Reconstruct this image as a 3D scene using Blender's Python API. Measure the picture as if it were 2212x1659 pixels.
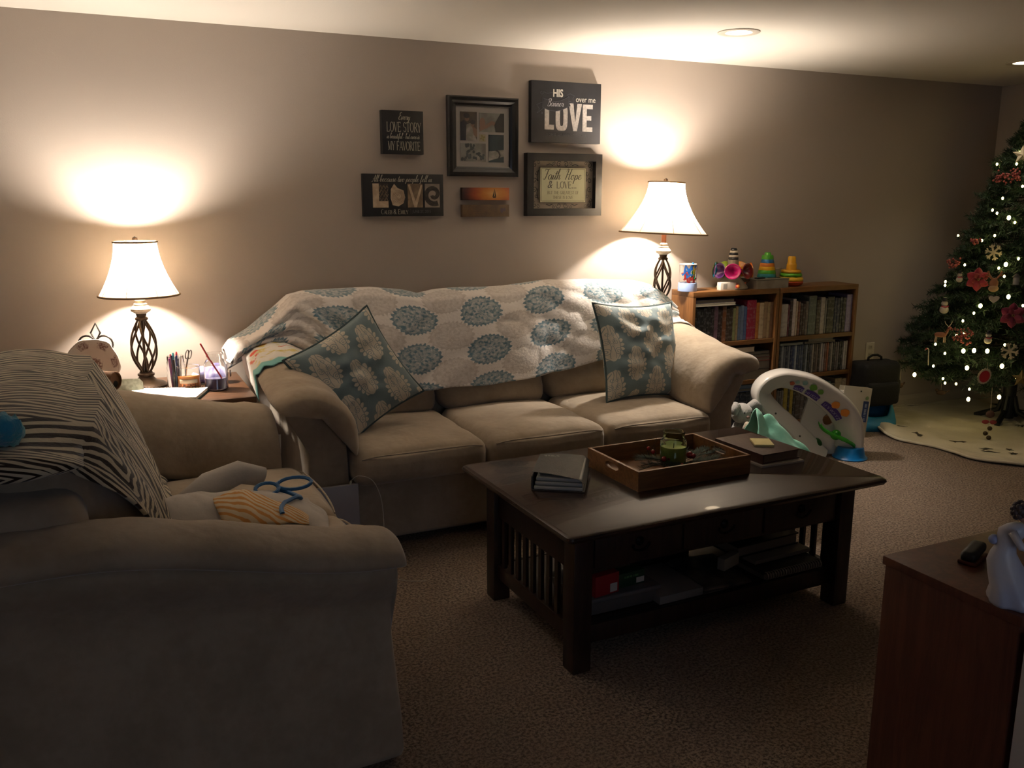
import bpy, bmesh, math, random
import numpy as np
from mathutils import Vector, Matrix, Euler, noise

for o in list(bpy.data.objects): bpy.data.objects.remove(o)
S = bpy.context.scene
C = S.collection
PI = math.pi
R = math.radians

# ------------------------------------------------------------------ camera
cam_d = bpy.data.cameras.new('camera')
cam = bpy.data.objects.new('camera', cam_d); C.objects.link(cam)
YAW, PITCH, ROLL = R(24.96), R(11.89), R(0.11)
fw = Vector((math.sin(YAW)*math.cos(PITCH), math.cos(YAW)*math.cos(PITCH), -math.sin(PITCH)))
rt = Vector((math.cos(YAW), -math.sin(YAW), 0)); up = rt.cross(fw)
rt2 = rt*math.cos(ROLL) + up*math.sin(ROLL); up2 = up*math.cos(ROLL) - rt*math.sin(ROLL)
cam.matrix_world = Matrix(((rt2.x, up2.x, -fw.x, 0), (rt2.y, up2.y, -fw.y, 0), (rt2.z, up2.z, -fw.z, 1.5), (0, 0, 0, 1)))
cam_d.sensor_fit = 'HORIZONTAL'; cam_d.sensor_width = 36.0
cam_d.lens = 36.0*1908/2212
cam_d.clip_start = 0.05
S.camera = cam

# ------------------------------------------------------------------ world, exposure, added cool fill light
S.view_settings.view_transform = 'Standard'
S.view_settings.look = 'None'
S.view_settings.gamma = 1.0
S.view_settings.use_curve_mapping = False
S.view_settings.exposure = 0.0
w = bpy.data.worlds.new('world'); S.world = w; w.use_nodes = True
w.node_tree.nodes['Background'].inputs[0].default_value = (0.5, 0.55, 0.7, 1)
w.node_tree.nodes['Background'].inputs[1].default_value = 0.02
LAMP_W = 70.0
CAN_W = 2.2
def area(name, loc, target, size, power, color, sy=None):
    d = bpy.data.lights.new(name, 'AREA'); d.energy = power; d.color = color; d.size = size
    if sy: d.shape = 'RECTANGLE'; d.size_y = sy
    o = bpy.data.objects.new(name, d); C.objects.link(o); o.location = loc
    o.rotation_euler = (Vector(target)-Vector(loc)).to_track_quat('-Z', 'Y').to_euler()
    return o
area('cool_fill', (0.5, -1.9, 1.3), (1.1, 2.5, 0.5), 1.6, 7.0, (0.66, 0.78, 1.0), 1.2)  # soft bluish fill added behind the camera, no modelled source

# ------------------------------------------------------------------ colour and node helpers
def lin(c):
    return c/12.92 if c <= 0.04045 else ((c+0.055)/1.055)**2.4
def hx(h):
    h = h.lstrip('#'); return tuple(lin(int(h[i:i+2], 16)/255) for i in (0, 2, 4))+(1.0,)
class NT:
    def __init__(s, name):
        s.m = bpy.data.materials.new(name); s.m.use_nodes = True; s.t = s.m.node_tree
        s.b = s.t.nodes['Principled BSDF']; s.out = s.t.nodes['Material Output']
    def node(s, ty, **kw):
        n = s.t.nodes.new(ty)
        for k, v in kw.items(): setattr(n, k, v)
        return n
    def link(s, a, b): s.t.links.new(a, b)
    def set(s, sock, v):
        if isinstance(v, E): s.link(v.o, sock)
        elif hasattr(v, 'is_output'): s.link(v, sock)
        else: sock.default_value = v
    def math(s, op, a, b=0.0, c=None):
        n = s.node('ShaderNodeMath', operation=op)
        s.set(n.inputs[0], a); s.set(n.inputs[1], b)
        if c is not None: s.set(n.inputs[2], c)
        return E(s, n.outputs[0])
    def coord(s, kind='UV'):
        n = s.node('ShaderNodeTexCoord'); sp = s.node('ShaderNodeSeparateXYZ'); s.link(n.outputs[kind], sp.inputs[0])
        return n.outputs[kind], E(s, sp.outputs[0]), E(s, sp.outputs[1]), E(s, sp.outputs[2])
    def combine(s, x, y, z=0.0):
        n = s.node('ShaderNodeCombineXYZ'); s.set(n.inputs[0], x); s.set(n.inputs[1], y); s.set(n.inputs[2], z); return n.outputs[0]
    def noise(s, vec, scale, detail=3.0, rough=0.5, dist=0.0):
        n = s.node('ShaderNodeTexNoise')
        if vec is not None: s.link(vec, n.inputs['Vector'])
        n.inputs['Scale'].default_value = scale; n.inputs['Detail'].default_value = detail
        n.inputs['Roughness'].default_value = rough; n.inputs['Distortion'].default_value = dist
        return E(s, n.outputs['Fac'])
    def mix(s, f, a, b):
        n = s.node('ShaderNodeMix', data_type='RGBA')
        s.set(n.inputs[0], f)
        for k, v in ((6, a), (7, b)):
            if isinstance(v, tuple): n.inputs[k].default_value = v
            else: s.link(v, n.inputs[k])
        return n.outputs[2]
    def ramp(s, f, stops):
        n = s.node('ShaderNodeValToRGB'); s.set(n.inputs[0], f)
        e = n.color_ramp.elements
        while len(e) < len(stops): e.new(0.5)
        for i, (p, c) in enumerate(stops): e[i].position = p; e[i].color = c
        return n.outputs[0]
    def smooth(s, x, a, b):
        n = s.node('ShaderNodeMapRange', interpolation_type='SMOOTHSTEP'); s.set(n.inputs[0], x)
        s.set(n.inputs[1], a); s.set(n.inputs[2], b); return E(s, n.outputs[0])
    def bump(s, h, strength, dist=0.01):
        n = s.node('ShaderNodeBump'); n.inputs['Strength'].default_value = strength; n.inputs['Distance'].default_value = dist
        s.set(n.inputs['Height'], h); s.link(n.outputs[0], s.b.inputs['Normal'])
class E:
    def __init__(s, t, o): s.t, s.o = t, o
    def __add__(s, b): return s.t.math('ADD', s, b)
    def __radd__(s, b): return s.t.math('ADD', s, b)
    def __sub__(s, b): return s.t.math('SUBTRACT', s, b)
    def __rsub__(s, b): return s.t.math('SUBTRACT', b, s)
    def __mul__(s, b): return s.t.math('MULTIPLY', s, b)
    def __rmul__(s, b): return s.t.math('MULTIPLY', s, b)
    def __truediv__(s, b): return s.t.math('DIVIDE', s, b)
    def abs(s): return s.t.math('ABSOLUTE', s)
    def sin(s): return s.t.math('SINE', s)
    def cos(s): return s.t.math('COSINE', s)
    def fract(s): return s.t.math('FRACT', s)
    def floor(s): return s.t.math('FLOOR', s)
    def sqrt(s): return s.t.math('SQRT', s)
    def lt(s, b): return s.t.math('LESS_THAN', s, b)
    def gt(s, b): return s.t.math('GREATER_THAN', s, b)
    def min(s, b): return s.t.math('MINIMUM', s, b)
    def max(s, b): return s.t.math('MAXIMUM', s, b)
    def atan2(s, b): return s.t.math('ARCTAN2', s, b)
    def pow(s, b): return s.t.math('POWER', s, b)

def P(name, col, rough=0.6, metal=0.0, sheen=0.0, bump=None, var=None, trans=0.0, emit=None, estr=0.0, spec=0.5, coat=0.0, alpha=1.0):
    """plain material: bump=(scale, strength), var=(scale, second colour)"""
    t = NT(name); b = t.b
    c = hx(col) if isinstance(col, str) else col
    b.inputs['Base Color'].default_value = c
    b.inputs['Roughness'].default_value = rough; b.inputs['Metallic'].default_value = metal
    b.inputs['Sheen Weight'].default_value = sheen; b.inputs['Transmission Weight'].default_value = trans
    b.inputs['Specular IOR Level'].default_value = spec; b.inputs['Coat Weight'].default_value = coat
    if bump or var: vec = t.coord('Object')[0]
    if var:
        f = t.noise(vec, var[0], 4.0)
        t.link(t.mix(t.smooth(f, 0.35, 0.65), c, hx(var[1]) if isinstance(var[1], str) else var[1]), b.inputs['Base Color'])
    if bump: t.bump(t.noise(vec, bump[0], 4.0, 0.6), bump[1])
    if emit:
        b.inputs['Emission Color'].default_value = hx(emit); b.inputs['Emission Strength'].default_value = estr
    return t.m

def wood(name, c1, c2, rough=0.45, axis=0, scale=1.0, coat=0.0, grooves=None):
    t = NT(name); vec, x, y, z = t.coord('Object')
    s = [14.0, 14.0, 14.0]; s[axis] = 1.2
    v = t.combine(x*s[0]*scale, y*s[1]*scale, z*s[2]*scale)
    f = t.noise(v, 2.2, 5.0, 0.6, 1.2)
    g = t.noise(v, 9.0, 3.0, 0.6)
    h = t.smooth(f*0.7+g*0.3, 0.32, 0.68)
    col = t.mix(h, hx(c1), hx(c2))
    if grooves:
        a, per = grooves
        u = (x, y, z)[a]
        gr = ((u*(1/per)+0.5).fract()-0.5).abs().lt(0.012)
        col = t.mix(gr, col, hx('#120b08'))
    t.link(col, t.b.inputs['Base Color'])
    t.b.inputs['Roughness'].default_value = rough; t.b.inputs['Coat Weight'].default_value = coat
    t.bump(h, 0.08, 0.002)
    return t.m

# ------------------------------------------------------------------ mesh helpers
class MB:
    def __init__(s): s.v = []; s.f = []; s.uv = {}; s.mi = []; s.cm = 0
    def add(s, vs, fs, uvs=None):
        o = len(s.v); s.v += [tuple(q) for q in vs]
        for k, fc in enumerate(fs):
            if uvs is not None: s.uv[len(s.f)] = [uvs[i] for i in fc]
            s.f.append([i+o for i in fc]); s.mi.append(s.cm)
        return s
    def box(s, x0, x1, y0, y1, z0, z1, M=None):
        vs = [Vector((x, y, z)) for z in (z0, z1) for y in (y0, y1) for x in (x0, x1)]
        if M is not None: vs = [M @ q for q in vs]
        return s.add(vs, [(0, 2, 3, 1), (4, 5, 7, 6), (0, 1, 5, 4), (2, 6, 7, 3), (0, 4, 6, 2), (1, 3, 7, 5)])
    def rbox(s, x0, x1, y0, y1, z0, z1, r=0.02, n=4, fn=None, M=None):
        """rounded box; fn(p, u) may move each point, u in [-1,1]^3"""
        c = Vector(((x0+x1)/2, (y0+y1)/2, (z0+z1)/2)); h = Vector(((x1-x0)/2, (y1-y0)/2, (z1-z0)/2))
        r = min(r, h.x, h.y, h.z)
        def ticks(hh, m):
            a = [hh-r+r*math.sin(PI/2*k/3)*1.0 for k in range(4)] if r > 0 else [hh]
            a = sorted(set(round(q, 6) for q in a))
            inner = [(-hh+r)+(2*(hh-r))*k/m for k in range(1, m)] if hh-r > 1e-6 else []
            return sorted(set([-q for q in a]+[round(q, 6) for q in inner]+a))
        T = [ticks(h[i], n) for i in range(3)]
        idx = {}; vs = []; fs = []
        def vid(p):
            k = (round(p[0], 5), round(p[1], 5), round(p[2], 5))
            if k not in idx:
                idx[k] = len(vs); q = Vector(p)
                inn = Vector((max(-h.x+r, min(h.x-r, q.x)), max(-h.y+r, min(h.y-r, q.y)), max(-h.z+r, min(h.z-r, q.z))))
                d = q-inn
                if d.length > 1e-9: q2 = inn+d.normalized()*r
                else: q2 = q
                uu = Vector((p[0]/h.x, p[1]/h.y, p[2]/h.z)); q3 = q2+c
                if fn: q3 = Vector(fn(q3, uu))
                vs.append(M @ q3 if M is not None else q3)
            return idx[k]
        for ax in range(3):
            a, b = (ax+1) % 3, (ax+2) % 3
            for sg in (-1, 1):
                for i in range(len(T[a])-1):
                    for j in range(len(T[b])-1):
                        q = []
                        for (ii, jj) in ((i, j), (i+1, j), (i+1, j+1), (i, j+1)):
                            p = [0, 0, 0]; p[ax] = sg*h[ax]; p[a] = T[a][ii]; p[b] = T[b][jj]; q.append(vid(p))
                        fs.append(q if sg > 0 else q[::-1])
        return s.add(vs, fs)
    def grid(s, nu, nv, fn, uvf=None, closeu=False, closev=False):
        vs = []; uvs = []
        for j in range(nv+(0 if closev else 1)):
            for i in range(nu+(0 if closeu else 1)):
                vs.append(fn(i/nu, j/nv)); uvs.append(uvf(i/nu, j/nv) if uvf else (i/nu, j/nv))
        W_ = nu+(0 if closeu else 1); H_ = nv+(0 if closev else 1)
        fs = [((j*W_+i), (j*W_+(i+1) % W_), (((j+1) % H_)*W_+(i+1) % W_), (((j+1) % H_)*W_+i))
              for j in range(nv) for i in range(nu)]
        return s.add(vs, fs, uvs)
    def tube(s, pts, rad, seg=8, cap=True, closed=False):
        pts = [Vector(p) for p in pts]; n = len(pts)
        rad = rad if isinstance(rad, (list, tuple)) else [rad]*n
        t0 = (pts[1]-pts[0]).normalized()
        up_ = Vector((0, 0, 1)) if abs(t0.z) < 0.9 else Vector((1, 0, 0))
        a = (up_-t0*up_.dot(t0)).normalized(); vs = []
        for i, p in enumerate(pts):
            if closed: t_ = (pts[(i+1) % n]-pts[i-1]).normalized()
            else: t_ = (pts[min(i+1, n-1)]-pts[max(i-1, 0)]).normalized()
            a = (a-t_*a.dot(t_)).normalized(); b = t_.cross(a)
            vs += [p+(a*math.cos(2*PI*k/seg)+b*math.sin(2*PI*k/seg))*rad[i] for k in range(seg)]
        fs = []
        for i in range(n if closed else n-1):
            j = (i+1) % n
            fs += [(i*seg+k, i*seg+(k+1) % seg, j*seg+(k+1) % seg, j*seg+k) for k in range(seg)]
        if cap and not closed:
            fs.append(list(range(seg))[::-1]); fs.append([(n-1)*seg+k for k in range(seg)])
        return s.add(vs, fs)
    def lathe(s, prof, seg=24, c=(0, 0, 0), M=None, cap=True, rf=None):
        c = Vector(c); vs = []
        for (r, z) in prof:
            for k in range(seg):
                a = 2*PI*k/seg; rr = r*(rf(a) if rf else 1)
                q = Vector((rr*math.cos(a), rr*math.sin(a), z))
                vs.append((M @ q if M is not None else q)+c)
        fs = [(i*seg+k, i*seg+(k+1) % seg, (i+1)*seg+(k+1) % seg, (i+1)*seg+k) for i in range(len(prof)-1) for k in range(seg)]
        if cap:
            if prof[0][0] > 1e-6: fs.append(list(range(seg))[::-1])
            if prof[-1][0] > 1e-6: fs.append([(len(prof)-1)*seg+k for k in range(seg)])
        return s.add(vs, fs)
    def ball(s, c, r, seg=12, M=None):
        r = r if isinstance(r, (tuple, list)) else (r, r, r); c = Vector(c); nv = max(4, seg//2); vs = [Vector((0, 0, -1))]
        for j in range(1, nv):
            th = -PI/2+PI*j/nv
            vs += [Vector((math.cos(th)*math.cos(2*PI*k/seg), math.cos(th)*math.sin(2*PI*k/seg), math.sin(th))) for k in range(seg)]
        vs.append(Vector((0, 0, 1))); L = len(vs)-1
        fs = [(0, 1+(k+1) % seg, 1+k) for k in range(seg)]
        for j in range(nv-2):
            o = 1+j*seg; fs += [(o+k, o+(k+1) % seg, o+seg+(k+1) % seg, o+seg+k) for k in range(seg)]
        o = 1+(nv-2)*seg; fs += [(o+k, o+(k+1) % seg, L) for k in range(seg)]
        vs = [Vector((q.x*r[0], q.y*r[1], q.z*r[2])) for q in vs]
        if M is not None: vs = [M @ q for q in vs]
        return s.add([q+c for q in vs], fs)
    def prism(s, pts, z0, z1, M=None):
        """outline in xy extruded in z, then transformed by M"""
        n = len(pts); vs = [Vector((p[0], p[1], z0)) for p in pts]+[Vector((p[0], p[1], z1)) for p in pts]
        if M is not None: vs = [M @ q for q in vs]
        return s.add(vs, [list(range(n))[::-1], [n+i for i in range(n)]]+[(i, (i+1) % n, n+(i+1) % n, n+i) for i in range(n)])
    def plate_hole(s, outer, holes_inner, z0, z1, M=None):
        """one ring: outer and inner loops of equal length"""
        n = len(outer); vs = []
        for z in (z0, z1): vs += [Vector((p[0], p[1], z)) for p in outer]+[Vector((p[0], p[1], z)) for p in holes_inner]
        if M is not None: vs = [M @ q for q in vs]
        fs = []
        for i in range(n):
            j = (i+1) % n
            fs += [(j, i, n+i, n+j), (2*n+i, 2*n+j, 3*n+j, 3*n+i), (i, j, 2*n+j, 2*n+i), (n+j, n+i, 3*n+i, 3*n+j)]
        return s.add(vs, fs)
    def loft(s, secs, cap=True):
        n = len(secs[0]); vs = [q for sec in secs for q in sec]
        fs = [(i*n+k, i*n+(k+1) % n, (i+1)*n+(k+1) % n, (i+1)*n+k) for i in range(len(secs)-1) for k in range(n)]
        if cap: fs.append(list(range(n))[::-1]); fs.append([(len(secs)-1)*n+k for k in range(n)])
        return s.add(vs, fs)
    def xf(s, M): s.v = [tuple(M @ Vector(q)) for q in s.v]; return s
    def build(s, name, mat, parent=None, world=False, smooth=True, bevel=0.0, sub=0, solid=0.0, soff=0.0, angle=35):
        me = bpy.data.meshes.new(name)
        vs = s.v
        if parent is not None and world:
            Mi = WM(parent).inverted(); vs = [tuple(Mi @ Vector(q)) for q in vs]
        me.from_pydata(vs, [], s.f)
        mats = mat if isinstance(mat, (list, tuple)) else [mat]
        for m_ in mats: me.materials.append(m_)
        if len(mats) > 1: me.polygons.foreach_set('material_index', s.mi)
        if s.uv:
            uvl = me.uv_layers.new(name='UVMap')
            for pi, p in enumerate(me.polygons):
                if pi in s.uv:
                    for k, li in enumerate(p.loop_indices): uvl.data[li].uv = s.uv[pi][k]
        bm = bmesh.new(); bm.from_mesh(me)
        bmesh.ops.recalc_face_normals(bm, faces=bm.faces)
        if bevel > 0:
            es = [e for e in bm.edges if len(e.link_faces) == 2 and e.calc_face_angle(0) > R(40)]
            bmesh.ops.bevel(bm, geom=es, offset=bevel, segments=2, affect='EDGES', profile=0.6, clamp_overlap=True)
        bm.to_mesh(me); bm.free()
        if smooth:
            me.polygons.foreach_set('use_smooth', [True]*len(me.polygons))
            if angle < 180: me.set_sharp_from_angle(angle=R(angle))
        me.update()
        o = bpy.data.objects.new(name, me); C.objects.link(o)
        if parent is not None: o.parent = parent
        if solid:
            md = o.modifiers.new('thickness', 'SOLIDIFY'); md.thickness = solid; md.offset = soff
        if sub:
            md = o.modifiers.new('smooth', 'SUBSURF'); md.levels = sub; md.render_levels = sub
        return o
def WM(o):
    M = o.matrix_local_manual if hasattr(o, 'matrix_local_manual') else Matrix.LocRotScale(o.location, o.rotation_euler, o.scale)
    return (WM(o.parent) @ M) if o.parent else M
def tag(o, label, cat, group=None, kind=None):
    o['label'] = label; o['category'] = cat
    if group: o['group'] = group
    if kind: o['kind'] = kind
    return o
def thing(name, label, cat, loc=(0, 0, 0), rot=(0, 0, 0), group=None):
    o = bpy.data.objects.new(name, None); C.objects.link(o); o.empty_display_size = 0.05
    o.location = loc; o.rotation_euler = rot if isinstance(rot, (tuple, list, Euler)) else (0, 0, rot)
    return tag(o, label, cat, group)
def struct(o): o['kind'] = 'structure'; return o
def nz(x, y, z=0.0): return noise.noise(Vector((x, y, z)))
def interp(x, tab): return float(np.interp(x, [a for a, b in tab], [b for a, b in tab]))
def ss(a, b, x):
    t = max(0.0, min(1.0, (x-a)/(b-a))); return t*t*(3-2*t)
def mesh_text(body, size=0.1, shear=0.0, xs=1.0, align='CENTER', spacing=1.0, offset=0.0, depth=0.0004):
    cu = bpy.data.curves.new('lettering', 'FONT'); cu.body = body; cu.size = size; cu.shear = shear
    cu.align_x = align; cu.align_y = 'CENTER'; cu.space_character = spacing; cu.offset = offset; cu.extrude = depth; cu.resolution_u = 3
    ob = bpy.data.objects.new('lettering', cu)
    me = bpy.data.meshes.new_from_object(ob)
    vs = [Vector((v.co.x*xs, v.co.y, v.co.z)) for v in me.vertices]; fs = [list(p.vertices) for p in me.polygons]
    bpy.data.objects.remove(ob); bpy.data.curves.remove(cu); bpy.data.meshes.remove(me)
    return vs, fs
def faded_print(mb, M, w, h, rows=1, seed=0):
    """worn illegible print: short upright dashes in rows"""
    rnd = random.Random(seed)
    for r_ in range(rows):
        x = -w/2
        while x < w/2:
            d = h*rnd.uniform(0.25, 0.6)
            if rnd.random() < 0.84:
                y = -r_*h*1.5; q = [(x, y-h/2*rnd.uniform(0.6, 1)), (x+d*0.7, y-h/2), (x+d*0.7, y+h/2*rnd.uniform(0.5, 1)), (x+d*0.1, y+h/2)]
                mb.add([M @ Vector((a, b, 0)) for a, b in q], [(0, 1, 2, 3)])
            x += d
    return mb
def put_text(mb, body, M, **k):
    vs, fs = mesh_text(body, **k); mb.add([M @ q for q in vs], fs); return mb
# ------------------------------------------------------------------ shared materials
def m_carpet():
    t = NT('carpet'); vec, x, y, z = t.coord('Object')
    a = t.noise(vec, 100, 4, 0.7); b = t.noise(vec, 9, 3); c = t.noise(vec, 1.6, 2)
    col = t.mix(t.smooth(a, 0.38, 0.6), hx('#524238'), hx('#b49e89'))
    col = t.mix(t.smooth(b, 0.3, 0.75)*0.35, col, hx('#7d6857'))
    col = t.mix(t.smooth(c, 0.35, 0.7)*0.18, col, hx('#a58f7c'))
    t.link(col, t.b.inputs['Base Color']); t.b.inputs['Roughness'].default_value = 1.0
    t.b.inputs['Specular IOR Level'].default_value = 0.05; t.b.inputs['Sheen Weight'].default_value = 0.15
    t.bump(a*0.8+b*0.3, 0.9, 0.02); return t.m
M_carpet = m_carpet()
M_wall = P('wall_paint', '#aea297', 0.75, bump=(220, 0.06), spec=0.25)
M_ceil = P('ceiling_paint', '#e2dbd0', 0.85, bump=(160, 0.06), spec=0.2)
M_trim = P('trim_paint', '#b8ad9c', 0.45)
def m_suede(name, c1, c2):
    t = NT(name); vec, x, y, z = t.coord('Object')
    f = t.noise(vec, 5.0, 4, 0.6); g = t.noise(vec, 34.0, 3, 0.6)
    t.link(t.mix(t.smooth(f*0.75+g*0.25, 0.35, 0.65), hx(c1), hx(c2)), t.b.inputs['Base Color'])
    t.b.inputs['Roughness'].default_value = 0.9; t.b.inputs['Sheen Weight'].default_value = 0.35
    t.b.inputs['Specular IOR Level'].default_value = 0.15
    t.bump(t.noise(vec, 7.0, 3, 0.55)+g*0.15, 0.25, 0.03); return t.m
M_sofa = m_suede('microfibre', '#9b8b76', '#ac9c87')
M_dark = P('black_cloth', '#0c0b0b', 0.95)

# ------------------------------------------------------------------ the room
CH = 2.28; XR = 5.91; YB = 4.48; XL = -1.75; YF = -2.4
struct(MB().box(XL, XR, YF, YB, -0.06, 0.0).build('floor', M_carpet, smooth=False))
# ceiling with round openings for the recessed lights
CANS = [(2.876, 3.612), (5.0, 3.66)]
def ceiling():
    mb = MB(); xs = [XL, 2.876-0.2, 2.876+0.2, 5.0-0.2, 5.0+0.2, XR]; ys = [YF, 3.42, 3.84, YB]
    for i in range(5):
        for j in range(3):
            x0, x1, y0, y1 = xs[i], xs[i+1], ys[j], ys[j+1]
            if j == 1 and i in (1, 3):
                cx, cy = CANS[0 if i == 1 else 1]; n = 32; outer = []; inner = []
                for k in range(n):
                    a = 2*PI*k/n; d = Vector((math.cos(a), math.sin(a)))
                    tt = min(((x1-cx) if d.x > 0 else (x0-cx))/d.x if abs(d.x) > 1e-6 else 9, ((y1-cy) if d.y > 0 else (y0-cy))/d.y if abs(d.y) > 1e-6 else 9)
                    outer.append((cx+d.x*tt, cy+d.y*tt)); inner.append((cx+d.x*0.066, cy+d.y*0.066))
                # corners of the cell
                for (qx, qy) in ((x0, y0), (x0, y1), (x1, y0), (x1, y1)):
                    b = min(range(n), key=lambda k: (outer[k][0]-qx)**2+(outer[k][1]-qy)**2); outer[b] = (qx, qy)
                mb.plate_hole(outer, inner, CH, CH+0.12)
            else: mb.box(x0, x1, y0, y1, CH, CH+0.12)
    mb.box(XL, XR, YF, YB, CH+0.12, CH+0.16)
    return mb.build('ceiling', M_ceil, smooth=False)
struct(ceiling())
struct(MB().box(XL-0.1, XR+0.1, YB, YB+0.1, -0.06, CH+0.16).build('wall_back', M_wall, smooth=False))
struct(MB().box(XR, XR+0.1, YF, YB, -0.06, CH+0.16).build('wall_right', M_wall, smooth=False))
struct(MB().box(XL-0.1, XL, YF, YB, -0.06, CH+0.16).build('wall_left', M_wall, smooth=False))
struct(MB().box(XL-0.1, XR+0.1, YF-0.1, YF, -0.06, CH+0.16).build('wall_front', M_wall, smooth=False))
def baseboard(name, p0, p1, nrm):
    p0, p1, nrm = Vector(p0), Vector(p1), Vector(nrm); mb = MB()
    prof = [(0, 0), (0.016, 0), (0.016, 0.075), (0.012, 0.084), (0.008, 0.098), (0.004, 0.104), (0, 0.104)]
    mb.loft([[p+nrm*a+Vector((0, 0, b)) for a, b in prof] for p in (p0, p1)])
    return struct(mb.build(name, M_trim, smooth=False))
baseboard('baseboard_back', (XL, YB, 0), (XR, YB, 0), (0, -1, 0))
baseboard('baseboard_right', (XR, YF, 0), (XR, YB-0.016, 0), (-1, 0, 0))

# ------------------------------------------------------------------ recessed ceiling lights
M_canwhite = P('white_enamel', '#cfc6b8', 0.4)
M_canglow = P('lit_lens', '#fff3dc', 0.4, emit='#ffe2b8', estr=14.0)
for i, (x, y) in enumerate(CANS):
    t = thing('recessed_light', ['lit recessed ceiling light with white trim ring above the sofa\'s right end',
              'lit recessed ceiling light above the Christmas tree, cut by the photo edge'][i], 'ceiling light', (x, y, CH), 0, 'recessed ceiling lights')
    MB().lathe([(0.064, 0.0), (0.064, -0.004), (0.09, -0.007), (0.1, -0.004), (0.1, 0.0)], 40, cap=False).build('trim_ring', M_canwhite, t)
    MB().lathe([(0.064, 0.004), (0.062, 0.03), (0.055, 0.1), (0.0, 0.1)], 32, cap=False).build('housing', M_canwhite, t)
    MB().lathe([(0.0, 0.006), (0.063, 0.006), (0.063, 0.01), (0.0, 0.01)], 32, cap=False).build('lens', M_canglow, t)
    d = bpy.data.lights.new('recessed_beam', 'SPOT'); d.energy = CAN_W*4; d.color = (1, 0.86, 0.68); d.spot_size = R(95); d.spot_blend = 0.7; d.shadow_soft_size = 0.05
    lo = bpy.data.objects.new('recessed_beam', d); C.objects.link(lo); lo.parent = t; lo.location = (0, 0, -0.012)

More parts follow.
